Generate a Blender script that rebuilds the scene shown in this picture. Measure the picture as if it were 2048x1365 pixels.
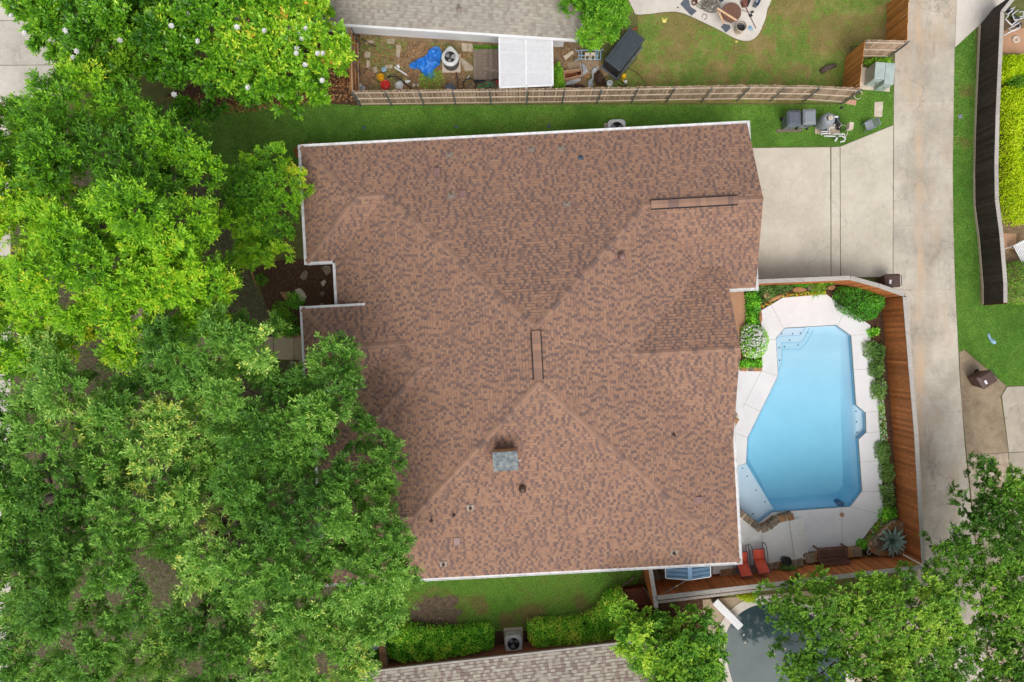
import bpy, bmesh, math, random
import numpy as np
from mathutils import Matrix, Vector
from mathutils.geometry import tessellate_polygon
for _o in list(bpy.data.objects): bpy.data.objects.remove(_o)
random.seed(7); RNG = np.random.default_rng(11)
SC = bpy.context.scene
COL = SC.collection
R = math.radians
# ------------------------------------------------------------------ camera, world, sun, exposure
CAM_H, FPX = 36.0, 1400.0            # drone height in metres, focal length in photo pixels (2048 wide)
cam = bpy.data.cameras.new('camera'); camo = bpy.data.objects.new('camera', cam); COL.objects.link(camo)
camo.location = (0, 0, CAM_H); camo.rotation_euler = (0, 0, 0)
cam.sensor_width = 36.0; cam.lens = FPX / 2048 * 36.0; cam.clip_end = 2000
SC.camera = camo
SUN_EL, SUN_AZ = 58.0, 172.0          # azimuth clockwise from north (photo up)
W = bpy.data.worlds.new('World'); SC.world = W; W.use_nodes = True
nt = W.node_tree; nt.nodes.clear()
sky = nt.nodes.new('ShaderNodeTexSky'); sky.sky_type = 'NISHITA'; sky.sun_disc = False
sky.sun_elevation = R(SUN_EL); sky.sun_rotation = R(SUN_AZ); sky.dust_density = 4.0; sky.air_density = 1.0; sky.ozone_density = 1.0
hs = nt.nodes.new('ShaderNodeHueSaturation'); hs.inputs['Saturation'].default_value = 0.3
bg = nt.nodes.new('ShaderNodeBackground'); bg.inputs['Strength'].default_value = 0.15
wo = nt.nodes.new('ShaderNodeOutputWorld')
nt.links.new(sky.outputs[0], hs.inputs['Color']); nt.links.new(hs.outputs[0], bg.inputs['Color']); nt.links.new(bg.outputs[0], wo.inputs['Surface'])
sl = bpy.data.lights.new('sun', 'SUN'); sl.energy = 1.1; sl.angle = R(34); sl.color = (1.0, 0.97, 0.93)
so = bpy.data.objects.new('sun', sl); COL.objects.link(so)
_d = Vector((math.sin(R(SUN_AZ)) * math.cos(R(SUN_EL)), math.cos(R(SUN_AZ)) * math.cos(R(SUN_EL)), math.sin(R(SUN_EL))))
so.rotation_euler = _d.to_track_quat('Z', 'Y').to_euler(); so.location = (0, 0, 60)
SC.view_settings.view_transform = 'Standard'; SC.view_settings.look = 'None'
SC.view_settings.exposure = 0.14; SC.view_settings.gamma = 1.0; SC.view_settings.use_curve_mapping = False
SC.cycles.max_bounces = 8; SC.cycles.transparent_max_bounces = 16
# ------------------------------------------------------------------ helpers
def P(px, py, z=0.0):
    """real position at height z of a point seen at photo pixel (px, py)"""
    s = (CAM_H - z) / FPX
    return ((px - 1024) * s, -(py - 682.5) * s, z)
def P2(px, py, z=0.0): return P(px, py, z)[:2]
def crop(ox, oy, s): return lambda x, y: (ox + x / s, oy + y / s)
def lin(r, g, b):
    f = lambda c: (c / 255) / 12.92 if c <= 10.3 else (((c / 255) + .055) / 1.055) ** 2.4
    return (f(r), f(g), f(b))
class MB:
    def __init__(s): s.v = []; s.f = []; s.a = []
    def add(s, vs, fs, a=0.5):
        n = len(s.v); s.v += [tuple(p) for p in vs]; s.f += [tuple(i + n for i in f) for f in fs]; s.a += [a] * len(fs); return s
    def box(s, c, d, rz=0.0, M=None, a=0.5):
        x, y, z = d[0] / 2, d[1] / 2, d[2] / 2; vs = []
        cz, sz = math.cos(rz), math.sin(rz)
        for k in range(8):
            p = ((x if k & 1 else -x), (y if k & 2 else -y), (z if k & 4 else -z))
            if M is not None: q = M @ Vector(p); vs.append((q.x + c[0], q.y + c[1], q.z + c[2]))
            else: vs.append((c[0] + p[0] * cz - p[1] * sz, c[1] + p[0] * sz + p[1] * cz, c[2] + p[2]))
        return s.add(vs, [(0, 2, 3, 1), (4, 5, 7, 6), (0, 1, 5, 4), (2, 6, 7, 3), (0, 4, 6, 2), (1, 3, 7, 5)], a)
    def beam(s, p, q, w, h, up=(0, 0, 1), a=0.5):
        p, q = Vector(p), Vector(q); d = (q - p); L = d.length
        if L < 1e-6: return s
        x = d / L; y = Vector(up).cross(x)
        if y.length < 1e-4: y = Vector((0, 1, 0)).cross(x)
        y.normalize(); z = x.cross(y); M = Matrix((x, y, z)).transposed()
        return s.box((p + q) / 2, (L, w, h), M=M, a=a)
    def prism(s, poly, z0, z1, a=0.5, holes=()):
        poly = ccw(poly)
        loops = [[Vector((x, y, 0)) for x, y in poly]] + [[Vector((x, y, 0)) for x, y in h] for h in holes]
        flat = [p for l in loops for p in l]
        tris = tessellate_polygon(loops) if (holes or len(poly) > 4) else [tuple(range(len(poly)))]
        n = len(flat); vs = [(p.x, p.y, z0) for p in flat] + [(p.x, p.y, z1) for p in flat]; fs = []
        for t in tris:
            t = list(t); ar = sum(flat[t[i]].x * flat[t[(i + 1) % len(t)]].y - flat[t[(i + 1) % len(t)]].x * flat[t[i]].y for i in range(len(t)))
            if ar < 0: t.reverse()
            fs.append(tuple(i + n for i in t)); fs.append(tuple(reversed(t)))
        o = 0
        for l in loops:
            m = len(l)
            for i in range(m): j = (i + 1) % m; fs.append((o + i, o + j, o + j + n, o + i + n))
            o += m
        return s.add(vs, fs, a)
    def sheet(s, poly, z, holes=(), a=0.5):
        poly = ccw(poly)
        loops = [[Vector((x, y, 0)) for x, y in poly]] + [[Vector((x, y, 0)) for x, y in h] for h in holes]
        flat = [p for l in loops for p in l]; fs = []
        for t in tessellate_polygon(loops):
            t = list(t); ar = sum(flat[t[i]].x * flat[t[(i + 1) % 3]].y - flat[t[(i + 1) % 3]].x * flat[t[i]].y for i in range(3))
            if ar < 0: t.reverse()
            fs.append(tuple(t))
        return s.add([(p.x, p.y, z) for p in flat], fs, a)
    def tube(s, pts, r, n=8, a=0.5, cap=True):
        pts = [Vector(p) for p in pts]; m = len(pts)
        rs = r if isinstance(r, (list, tuple)) else [r] * m
        vs = []; prev = None
        for i in range(m):
            t = (pts[min(i + 1, m - 1)] - pts[max(i - 1, 0)])
            t = t.normalized() if t.length > 1e-9 else Vector((0, 0, 1))
            if prev is None: u = t.orthogonal().normalized()
            else:
                u = prev - t * prev.dot(t); u = u.normalized() if u.length > 1e-6 else t.orthogonal().normalized()
            prev = u; w = t.cross(u)
            for k in range(n):
                an = 2 * math.pi * k / n; q = pts[i] + (u * math.cos(an) + w * math.sin(an)) * rs[i]; vs.append(q)
        fs = [(i * n + k, i * n + (k + 1) % n, (i + 1) * n + (k + 1) % n, (i + 1) * n + k) for i in range(m - 1) for k in range(n)]
        if cap: fs += [tuple(reversed(range(n))), tuple(range((m - 1) * n, m * n))]
        return s.add(vs, fs, a)
    def lathe(s, prof, n=20, c=(0, 0, 0), a=0.5, cap=(True, True)):
        vs = [(c[0] + r * math.cos(2 * math.pi * k / n), c[1] + r * math.sin(2 * math.pi * k / n), c[2] + z) for r, z in prof for k in range(n)]
        m = len(prof); fs = [(i * n + k, i * n + (k + 1) % n, (i + 1) * n + (k + 1) % n, (i + 1) * n + k) for i in range(m - 1) for k in range(n)]
        if prof[0][0] > 1e-5 and cap[0]: fs.append(tuple(reversed(range(n))))
        if prof[-1][0] > 1e-5 and cap[1]: fs.append(tuple(range((m - 1) * n, m * n)))
        return s.add(vs, fs, a)
    def mesh(s, name, attr=False, smooth=False):
        me = bpy.data.meshes.new(name); me.from_pydata(s.v, [], s.f); me.update()
        if attr:
            at = me.attributes.new('rnd', 'FLOAT', 'FACE'); at.data.foreach_set('value', np.array(s.a, dtype=np.float32))
        if smooth: me.polygons.foreach_set('use_smooth', np.ones(len(me.polygons), dtype=bool))
        return me
    def build(s, name, m, parent=None, attr=False, smooth=False, bevel=0, kind=None, label=None, seg=2):
        return link(name, s.mesh(name, attr, smooth), m, parent, bevel, kind, label, seg)
def ccw(poly):
    poly = list(poly); a = sum(poly[i][0] * poly[(i + 1) % len(poly)][1] - poly[(i + 1) % len(poly)][0] * poly[i][1] for i in range(len(poly)))
    return poly if a > 0 else poly[::-1]
def link(name, me, m, parent=None, bevel=0, kind=None, label=None, seg=2):
    o = bpy.data.objects.new(name, me); COL.objects.link(o)
    if m is not None and not me.materials: me.materials.append(m)
    if parent is not None: o.parent = parent
    if bevel:
        b = o.modifiers.new('bevel', 'BEVEL'); b.width = bevel; b.segments = seg; b.limit_method = 'ANGLE'; b.angle_limit = R(40)
    if kind: o['kind'] = kind
    if label: o['label'] = label
    return o
def tag(o, label, cat, group=None, kind=None):
    o['label'] = label; o['category'] = cat
    if group: o['group'] = group
    if kind: o['kind'] = kind
    return o
def thing(name, label, cat, loc=(0, 0, 0), rz=0.0, group=None):
    o = bpy.data.objects.new(name, None); COL.objects.link(o); o.empty_display_size = .2
    o.location = loc; o.rotation_euler = (0, 0, rz); return tag(o, label, cat, group)
def struct(o): o['kind'] = 'structure'; return o
def place(name, me, m, parent, loc, rz=0.0, sc=(1, 1, 1), rot=None):
    o = link(name, me, m, parent); o.location = loc; o.rotation_euler = rot if rot else (0, 0, rz); o.scale = sc; return o
# ------------------------------------------------------------------ procedural materials
def nodes(name):
    m = bpy.data.materials.new(name); m.use_nodes = True; t = m.node_tree; b = t.nodes['Principled BSDF']; return m, t, b
def noise(t, scale, detail=4.0, rough=.55, coord='Object', vec=None, stretch=None):
    n = t.nodes.new('ShaderNodeTexNoise'); n.inputs['Scale'].default_value = scale; n.inputs['Detail'].default_value = detail; n.inputs['Roughness'].default_value = rough
    if vec is None:
        c = t.nodes.new('ShaderNodeNewGeometry') if coord == 'World' else t.nodes.new('ShaderNodeTexCoord')
        vec = c.outputs['Position'] if coord == 'World' else c.outputs[coord]
    if stretch:
        mp = t.nodes.new('ShaderNodeMapping'); mp.inputs['Scale'].default_value = stretch; t.links.new(vec, mp.inputs['Vector']); vec = mp.outputs[0]
    t.links.new(vec, n.inputs['Vector']); return n.outputs['Fac']
def ramp(t, fac, stops, interp='LINEAR'):
    r = t.nodes.new('ShaderNodeValToRGB'); r.color_ramp.interpolation = interp; e = r.color_ramp.elements
    e[0].position, e[0].color = stops[0][0], (*stops[0][1], 1); e[1].position, e[1].color = stops[-1][0], (*stops[-1][1], 1)
    for p, c in stops[1:-1]: q = e.new(p); q.color = (*c, 1)
    t.links.new(fac, r.inputs['Fac']); return r.outputs['Color']
def mix(t, fac, a, b, mode='MIX'):
    n = t.nodes.new('ShaderNodeMix'); n.data_type = 'RGBA'; n.blend_type = mode
    for sck, val in ((n.inputs['Factor'], fac), (n.inputs['A'], a), (n.inputs['B'], b)):
        if hasattr(val, 'links') or hasattr(val, 'is_linked'): t.links.new(val, sck)
        elif isinstance(val, (int, float)): sck.default_value = val
        else: sck.default_value = (*val, 1)
    return n.outputs['Result']
def math_(t, op, a, b=None, c=None):
    n = t.nodes.new('ShaderNodeMath'); n.operation = op
    for i, v in enumerate((a, b, c)):
        if v is None: continue
        if hasattr(v, 'is_linked'): t.links.new(v, n.inputs[i])
        else: n.inputs[i].default_value = v
    return n.outputs[0]
def maprange(t, v, a, b, c=0.0, d=1.0):
    n = t.nodes.new('ShaderNodeMapRange'); t.links.new(v, n.inputs[0])
    for i, x in enumerate((a, b, c, d)): n.inputs[i + 1].default_value = x
    return n.outputs[0]
def bump(t, b, h, strength=.3, dist=.02):
    n = t.nodes.new('ShaderNodeBump'); n.inputs['Strength'].default_value = strength; n.inputs['Distance'].default_value = dist
    t.links.new(h, n.inputs['Height']); t.links.new(n.outputs[0], b.inputs['Normal'])
def objrand(t): return t.nodes.new('ShaderNodeObjectInfo').outputs['Random']
def attr(t, name='rnd'):
    n = t.nodes.new('ShaderNodeAttribute'); n.attribute_name = name; return n.outputs['Fac']
def plain(name, c, rough=.6, c2=None, scale=6.0, metal=0.0, bmp=0.0, coord='Object', per=0.0, spec=.5):
    """one colour with soft mottling towards c2 and fine grain; per = brightness spread between objects"""
    m, t, b = nodes(name); c2 = c2 or tuple(x * .72 for x in c)
    col = ramp(t, noise(t, scale, 5, .6, coord), [(.35, c), (.7, c2)])
    if per:
        k = math_(t, 'MULTIPLY_ADD', objrand(t), per, 1 - per / 2)
        hsv = t.nodes.new('ShaderNodeHueSaturation'); t.links.new(k, hsv.inputs['Value']); t.links.new(col, hsv.inputs['Color']); col = hsv.outputs[0]
    t.links.new(col, b.inputs['Base Color']); b.inputs['Roughness'].default_value = rough; b.inputs['Metallic'].default_value = metal
    b.inputs['Specular IOR Level'].default_value = spec
    if bmp: bump(t, b, noise(t, scale * 12, 3, .6, coord), bmp, .01)
    return m
def leafmat(name, stops, trans=.26, rough=.5):
    m, t, b = nodes(name); out = t.nodes['Material Output']
    col = ramp(t, attr(t), stops)
    t.links.new(col, b.inputs['Base Color']); b.inputs['Roughness'].default_value = rough; b.inputs['Specular IOR Level'].default_value = .35
    tr = t.nodes.new('ShaderNodeBsdfTranslucent'); tc = mix(t, .35, col, (.35, .45, .02)); t.links.new(tc, tr.inputs['Color'])
    ms = t.nodes.new('ShaderNodeMixShader'); ms.inputs[0].default_value = trans
    t.links.new(b.outputs[0], ms.inputs[1]); t.links.new(tr.outputs[0], ms.inputs[2]); t.links.new(ms.outputs[0], out.inputs['Surface']); return m
def shinglemat(name, stops):
    m, t, b = nodes(name)
    col = ramp(t, attr(t), stops)
    g = noise(t, 55, 3, .7, 'World'); big = noise(t, .45, 3, .5, 'World')
    col = mix(t, .25, col, ramp(t, g, [(.3, (.3, .3, .3)), (.7, (.75, .75, .75))]), 'OVERLAY')
    col = mix(t, .18, col, ramp(t, big, [(.35, (.38, .38, .4)), (.65, (.62, .6, .58))]), 'OVERLAY')
    t.links.new(col, b.inputs['Base Color']); b.inputs['Roughness'].default_value = .92; b.inputs['Specular IOR Level'].default_value = .15
    bump(t, b, g, .35, .006); return m
def concrete(name, c, c2, stain=None, grain=.25, crack=True, scale=.5, per=.1, swale=None):
    m, t, b = nodes(name)
    col = ramp(t, noise(t, scale, 6, .65, 'World'), [(.3, c2), (.62, c)])
    col = mix(t, grain, col, ramp(t, noise(t, 22, 4, .75, 'World'), [(.25, (.25, .25, .25)), (.75, (.8, .8, .8))]), 'OVERLAY')
    col = mix(t, .22, col, ramp(t, noise(t, 3.2, 6, .7, 'World'), [(.35, (.36, .35, .33)), (.65, (.6, .6, .6))]), 'OVERLAY')
    if stain: col = mix(t, math_(t, 'MULTIPLY', maprange(t, noise(t, .55, 5, .65, 'World', stretch=(1.4, .5, 1)), .5, .72), .75), col, stain)
    if swale:
        gp = t.nodes.new('ShaderNodeNewGeometry'); sx = t.nodes.new('ShaderNodeSeparateXYZ'); t.links.new(gp.outputs['Position'], sx.inputs[0])
        wob = math_(t, 'MULTIPLY_ADD', noise(t, .9, 5, .7, 'World', stretch=(1, .5, 1)), 1.1, -.55)
        dist = math_(t, 'ABSOLUTE', math_(t, 'ADD', math_(t, 'SUBTRACT', sx.outputs['X'], swale), wob))
        patch = maprange(t, noise(t, .28, 3, .6, 'World', stretch=(.1, 1, 1)), .38, .6)
        col = mix(t, math_(t, 'MULTIPLY', maprange(t, dist, .02, .75, 1, 0), .35), col, lin(158, 146, 130))
        col = mix(t, math_(t, 'MULTIPLY', math_(t, 'MULTIPLY', maprange(t, dist, .06, .3, 1, 0), patch), .8), col, lin(208, 178, 146))
    if crack:
        v = t.nodes.new('ShaderNodeTexVoronoi'); v.feature = 'DISTANCE_TO_EDGE'; v.inputs['Scale'].default_value = .33
        geo = t.nodes.new('ShaderNodeNewGeometry'); nz = t.nodes.new('ShaderNodeTexNoise'); nz.inputs['Scale'].default_value = 2.2; nz.inputs['Detail'].default_value = 5
        t.links.new(geo.outputs['Position'], nz.inputs['Vector'])
        va = t.nodes.new('ShaderNodeVectorMath'); va.operation = 'MULTIPLY_ADD'; t.links.new(nz.outputs['Color'], va.inputs[0]); va.inputs[1].default_value = (.9, .9, .9); t.links.new(geo.outputs['Position'], va.inputs[2])
        t.links.new(va.outputs[0], v.inputs['Vector'])
        line = maprange(t, v.outputs['Distance'], 0.0, .011, 1, 0); gate = maprange(t, noise(t, .35, 2, .5, 'World'), .46, .54)
        dk = maprange(t, noise(t, 1.1, 6, .72, 'World', stretch=(1, .35, 1)), .54, .74); col = mix(t, math_(t, 'MULTIPLY', dk, .62 if crack is True else .25), col, tuple(x * .55 for x in c2))
        col = mix(t, math_(t, 'MULTIPLY', math_(t, 'MULTIPLY', line, gate), .4 if crack is True else crack), col, tuple(x * .3 for x in c2))
    if per:
        k = math_(t, 'MULTIPLY_ADD', objrand(t), per, 1 - per / 2); hsv = t.nodes.new('ShaderNodeHueSaturation'); t.links.new(k, hsv.inputs['Value']); t.links.new(col, hsv.inputs['Color']); col = hsv.outputs[0]
    t.links.new(col, b.inputs['Base Color']); b.inputs['Roughness'].default_value = .9; b.inputs['Specular IOR Level'].default_value = .2
    bump(t, b, noise(t, 60, 3, .7, 'World'), .2, .004); return m
def woodmat(name, c, c2, per=.5, streak=None, axis='z'):
    m, t, b = nodes(name); st = {'z': (9, 9, 1.0), 'x': (1.0, 9, 9)}[axis]
    tc = t.nodes.new('ShaderNodeTexCoord'); vm = t.nodes.new('ShaderNodeVectorMath'); vm.operation = 'ADD'
    cb = t.nodes.new('ShaderNodeCombineXYZ'); t.links.new(math_(t, 'MULTIPLY', objrand(t), 37.0), cb.inputs[0]); t.links.new(math_(t, 'MULTIPLY', objrand(t), 91.0), cb.inputs[2])
    t.links.new(tc.outputs['Object'], vm.inputs[0]); t.links.new(cb.outputs[0], vm.inputs[1])
    f = noise(t, 3.0, 6, .7, vec=vm.outputs[0], stretch=st)
    col = ramp(t, f, [(.32, c2), (.62, c)])
    if streak: col = mix(t, maprange(t, noise(t, 5.0, 4, .8, vec=vm.outputs[0], stretch=st), .62, .74), col, streak)
    k = math_(t, 'MULTIPLY_ADD', objrand(t), per, 1 - per / 2); hsv = t.nodes.new('ShaderNodeHueSaturation'); t.links.new(k, hsv.inputs['Value']); t.links.new(col, hsv.inputs['Color'])
    t.links.new(hsv.outputs[0], b.inputs['Base Color']); b.inputs['Roughness'].default_value = .8; b.inputs['Specular IOR Level'].default_value = .2
    bump(t, b, f, .3, .006); return m
def soilmat(name, c, c2, c3=None, scale=3.0):
    m, t, b = nodes(name)
    col = ramp(t, noise(t, scale, 7, .75, 'World'), [(.3, c2), (.5, c), (.72, c3 or c)])
    col = mix(t, .45, col, ramp(t, noise(t, 38, 4, .8, 'World'), [(.3, (.15, .15, .15)), (.7, (.85, .85, .85))]), 'OVERLAY')
    t.links.new(col, b.inputs['Base Color']); b.inputs['Roughness'].default_value = 1; b.inputs['Specular IOR Level'].default_value = .1
    bump(t, b, noise(t, 25, 5, .8, 'World'), .8, .04); return m
M = {}
M['soil'] = soilmat('soil', lin(104, 108, 62), lin(84, 88, 50), lin(128, 122, 78))
M['mulch'] = soilmat('mulch', lin(88, 66, 52), lin(54, 40, 33), lin(126, 96, 70), 9)
M['bare'] = soilmat('bare_soil', lin(102, 88, 74), lin(72, 60, 52), lin(140, 122, 100), 5)
M['dirt'] = soilmat('dirt', lin(138, 116, 90), lin(96, 82, 62), lin(170, 146, 114), 2.2)
M['lawn'] = soilmat('lawn_thatch', lin(94, 118, 50), lin(72, 98, 38), lin(122, 134, 70), 2.0)
M['drylawn'] = soilmat('dry_lawn_thatch', lin(132, 128, 70), lin(104, 114, 52), lin(176, 152, 106), .9)
M['alley'] = concrete('alley_concrete', lin(202, 193, 178), lin(166, 157, 143), lin(186, 160, 130), swale=20.95)
M['swale'] = concrete('alley_swale_silt', lin(198, 178, 152), lin(186, 162, 134), None, .3, False)
M['drive'] = concrete('driveway_concrete', lin(206, 197, 180), lin(188, 179, 162), None, .25, .25)
M['walk'] = concrete('walk_concrete', lin(190, 172, 146), lin(166, 148, 124), None, .25, False)
M['white_concrete'] = concrete('pale_concrete', lin(222, 214, 203), lin(206, 197, 186), None, .15, .2)
M['sidewalk'] = concrete('sidewalk_concrete', lin(205, 198, 186), lin(184, 177, 166))
M['aggregate'] = concrete('brown_aggregate', lin(160, 142, 118), lin(128, 112, 92), None, .45, False, .8)
M['broken'] = concrete('broken_concrete', lin(190, 176, 158), lin(140, 126, 110), lin(150, 112, 84), .5, True, 2.0)
M['deck'] = concrete('pool_deck_paint', lin(231, 230, 231), lin(221, 220, 221), None, .1, False, .7, 0)
M['terrace'] = concrete('terrace_paint', lin(234, 232, 227), lin(220, 218, 212), None, .15, False, .9, 0)
M['tan_patio'] = concrete('tan_patio', lin(188, 148, 118), lin(172, 132, 102), None, .2, False)
M['joint'] = plain('joint_dark', lin(182, 171, 153), .95, lin(150, 140, 122), 3)
M['deckjoint_and_shade'] = plain('deck_score_and_shade_line', lin(176, 170, 164), .95)
M['white'] = plain('white_paint', (.83, .83, .83), .45, (.74, .74, .75), 2.0)
M['gutter'] = plain('gutter_paint', (.8, .8, .81), .45, (.58, .57, .55), 4.5)
M['white2'] = plain('white_siding', (.80, .81, .82), .6, (.7, .71, .73), 1.2)
M['pvc'] = plain('white_pvc', (.76, .76, .77), .35, (.68, .68, .7))
M['deckbox'] = plain('charcoal_resin', lin(64, 72, 78), .5, lin(52, 60, 66), 5)
M['oldconcrete'] = concrete('old_concrete', lin(182, 172, 156), lin(158, 147, 132))
M['shingle'] = shinglemat('brown_shingles', [(0, lin(112, 93, 88)), (.25, lin(126, 102, 93)), (.45, lin(140, 111, 96)), (.7, lin(154, 119, 99)), (1, lin(162, 128, 106))])
M['cap'] = shinglemat('cap_shingles', [(0, lin(114, 95, 90)), (.35, lin(138, 110, 96)), (1, lin(162, 128, 107))])
M['shingle_grey'] = shinglemat('grey_shingles', [(0, lin(142, 134, 124)), (.4, lin(154, 147, 136)), (1, lin(168, 162, 150))])
M['shingle_tan'] = shinglemat('tan_shingles', [(0, lin(140, 124, 117)), (.3, lin(158, 142, 132)), (.6, lin(172, 162, 148)), (1, lin(188, 181, 166))])
M['felt'] = plain('roof_felt', lin(70, 54, 46), .95)
M['brick'] = plain('house_brick', lin(160, 100, 76), .85, lin(130, 80, 62), 5)
M['ventbrown'] = plain('brown_vent_metal', lin(142, 108, 100), .45, lin(122, 94, 88))
M['ventdark'] = plain('dark_vent_metal', lin(84, 62, 54), .4)
M['lead'] = plain('lead_flashing', lin(160, 146, 132), .5, lin(132, 118, 106), metal=.2)
M['bluegrey'] = plain('blue_grey_paint', lin(80, 98, 114), .5)
M['black'] = plain('black_plastic', (.022, .022, .025), .45, (.035, .035, .04))
M['rubber'] = plain('black_rubber', (.018, .018, .02), .7)
M['dark'] = plain('dark_void', (.012, .012, .014), .8)
M['redfence'] = woodmat('red_stained_cedar', lin(206, 128, 74), lin(160, 92, 50), .55, lin(116, 68, 40))
M['orangefence'] = woodmat('orange_cedar', lin(208, 142, 76), lin(166, 104, 52), .4, lin(112, 78, 54))
M['greyfence'] = woodmat('weathered_cedar', lin(196, 172, 146), lin(136, 112, 92), .6, lin(90, 74, 62))
M['greyrail'] = woodmat('weathered_rail', lin(208, 192, 170), lin(170, 154, 134), .2, None, 'x')
M['darkfence'] = woodmat('black_stained_boards', lin(74, 66, 60), lin(46, 41, 38), .5, lin(140, 132, 124))
M['capboard'] = woodmat('grey_cap_board', lin(186, 180, 172), lin(158, 151, 143), .18, None, 'x')
M['greywood'] = woodmat('grey_deck_board', lin(142, 128, 114), lin(102, 90, 78), .35, None, 'x')
M['newwood'] = woodmat('fresh_lumber', lin(222, 184, 150), lin(196, 152, 114), .2, None, 'x')
M['brownwood'] = woodmat('brown_stained_wood', lin(112, 62, 44), lin(82, 44, 32), .25, None, 'x')
M['benchwood'] = woodmat('dark_bench_wood', lin(126, 90, 79), lin(100, 69, 61), .25, None, 'x')
M['galv'] = plain('galvanised_post', lin(140, 146, 150), .45, lin(112, 118, 122), metal=.5)
M['bark'] = plain('bark', lin(104, 90, 78), .95, lin(70, 60, 52), 9, bmp=.6)
M['palebark'] = plain('pale_bark', lin(150, 138, 124), .95, lin(116, 104, 92), 9, bmp=.5)
M['stone1'] = plain('flagstone', lin(178, 132, 88), .9, lin(134, 98, 70), 4, per=.5, bmp=.4, coord='Object')
M['stone2'] = plain('grey_flagstone', lin(150, 134, 112), .9, lin(112, 98, 82), 4, per=.55, bmp=.4)
M['mortar'] = plain('mortar', lin(206, 192, 166), .95, lin(178, 164, 140), 8)
M['tile'] = plain('blue_tile', lin(70, 104, 140), .3)
M['plaster'] = plain('pool_plaster', lin(214, 222, 232), .7, lin(206, 216, 227), 1.0)
M['pooledge'] = plain('pool_edge_tile', lin(160, 200, 218), .35, lin(140, 186, 208), 6)
M['greyplastic'] = plain('grey_plastic', lin(122, 130, 138), .5, lin(104, 112, 120), 3)
M['greylid'] = plain('light_grey_plastic', lin(144, 150, 156), .5, lin(126, 132, 138), 3)
M['brownplastic'] = plain('brown_plastic', lin(92, 66, 58), .5, lin(76, 54, 48), 3)
M['greenbin'] = plain('dark_green_plastic', lin(30, 48, 40), .5)
M['transformer'] = plain('green_grey_enamel', lin(176, 190, 184), .5, lin(156, 170, 166), 3)
M['tarp'] = None
M['yellow'] = plain('yellow_plastic', lin(242, 196, 26), .45, lin(222, 170, 20))
M['paleyellow'] = plain('pale_yellow_plastic', lin(232, 214, 110), .5)
M['red'] = plain('red_plastic', lin(216, 40, 34), .45, lin(186, 30, 26))
M['orange'] = plain('coral_sling_fabric', lin(232, 100, 72), .75, lin(216, 84, 58), 5, per=.22)
M['slate'] = plain('slate_rubber_mat', lin(96, 102, 112), .8, lin(80, 86, 96))
M['green_paint'] = plain('green_bike_paint', lin(42, 160, 104), .4)
M['cardboard'] = plain('cardboard', lin(186, 140, 92), .9, lin(150, 104, 62), 5)
M['blueroof'] = plain('blue_metal_roof', lin(112, 146, 176), .4, lin(96, 130, 160), 2, metal=.2)
M['brownbag'] = plain('brown_bag', lin(86, 60, 46), .8, lin(50, 34, 28), 8)
M['greyplasticbag'] = plain('pale_plastic_sheet', lin(206, 208, 212), .4, lin(160, 164, 170), 6)
M['wicker'] = plain('brown_wicker', lin(128, 92, 74), .8, lin(92, 64, 52), 14)
M['cable'] = plain('grey_hose', lin(126, 122, 108), .6, lin(96, 92, 82))
M['navy'] = plain('navy_fabric', lin(44, 62, 98), .8)
M['sky_cloth'] = plain('pale_blue_cloth', lin(150, 186, 206), .8, lin(126, 164, 188))
M['rustred'] = plain('rust_red', lin(120, 72, 60), .7)
M['pinkpaver'] = plain('pink_paver', lin(206, 158, 138), .9, lin(186, 138, 118), 6, bmp=.3)
M['paver'] = plain('concrete_paver', lin(190, 174, 152), .9, lin(160, 146, 126), 6, bmp=.3, per=.25)
M['palestone'] = plain('pale_stone', lin(214, 200, 182), .9, lin(190, 174, 156), 5, bmp=.3)
M['acmetal'] = plain('ac_cream_metal', lin(214, 216, 212), .45, lin(182, 184, 182), 3)
M['acdark'] = plain('ac_dark_grille', lin(104, 102, 98), .55, lin(84, 82, 80), 6)
M['fan'] = plain('fan_blade', lin(176, 178, 182), .4, lin(146, 148, 154), 4)
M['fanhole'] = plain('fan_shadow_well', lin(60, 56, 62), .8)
M['dirtyglass'] = plain('chimney_cap_metal', lin(72, 86, 98), .5, lin(150, 156, 150), 5.5)
M['chimbrick'] = plain('chimney_brick', lin(214, 164, 116), .9, lin(190, 140, 96), 9)
M['litter'] = plain('dry_leaf', lin(178, 128, 80), .9, lin(120, 80, 48), 4)
M['agave'] = plain('agave_leaf', lin(178, 202, 188), .5, lin(148, 176, 164), 2.5)
# leaves: position on the ramp is the leaf's own tone
M['ash'] = leafmat('ash_leaves', [(0, lin(61, 105, 29)), (.35, lin(98, 162, 34)), (.7, lin(163, 222, 44)), (.95, lin(208, 232, 58)), (1, lin(239, 232, 67))])
M['oak'] = leafmat('oak_leaves', [(0, lin(54, 97, 33)), (.4, lin(99, 155, 54)), (.75, lin(151, 203, 81)), (.95, lin(210, 237, 131)), (1, lin(239, 241, 103))])
M['magnolia'] = leafmat('magnolia_leaves', [(0, lin(54, 104, 29)), (.4, lin(108, 173, 40)), (.75, lin(176, 226, 57)), (.92, lin(247, 250, 85)), (1, lin(241, 163, 76))], .18, .3)
M['elm'] = leafmat('elm_leaves', [(0, lin(60, 103, 31)), (.4, lin(100, 156, 47)), (.75, lin(150, 199, 64)), (1, lin(206, 232, 94))])
M['myrtle'] = leafmat('myrtle_leaves', [(0, lin(55, 105, 33)), (.4, lin(102, 166, 49)), (.75, lin(172, 220, 70)), (1, lin(233, 253, 91))])
M['hedge'] = leafmat('hedge_leaves', [(0, lin(48, 100, 32)), (.4, lin(97, 183, 50)), (.75, lin(173, 255, 72)), (1, lin(255, 255, 106))], .2, .35)
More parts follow.
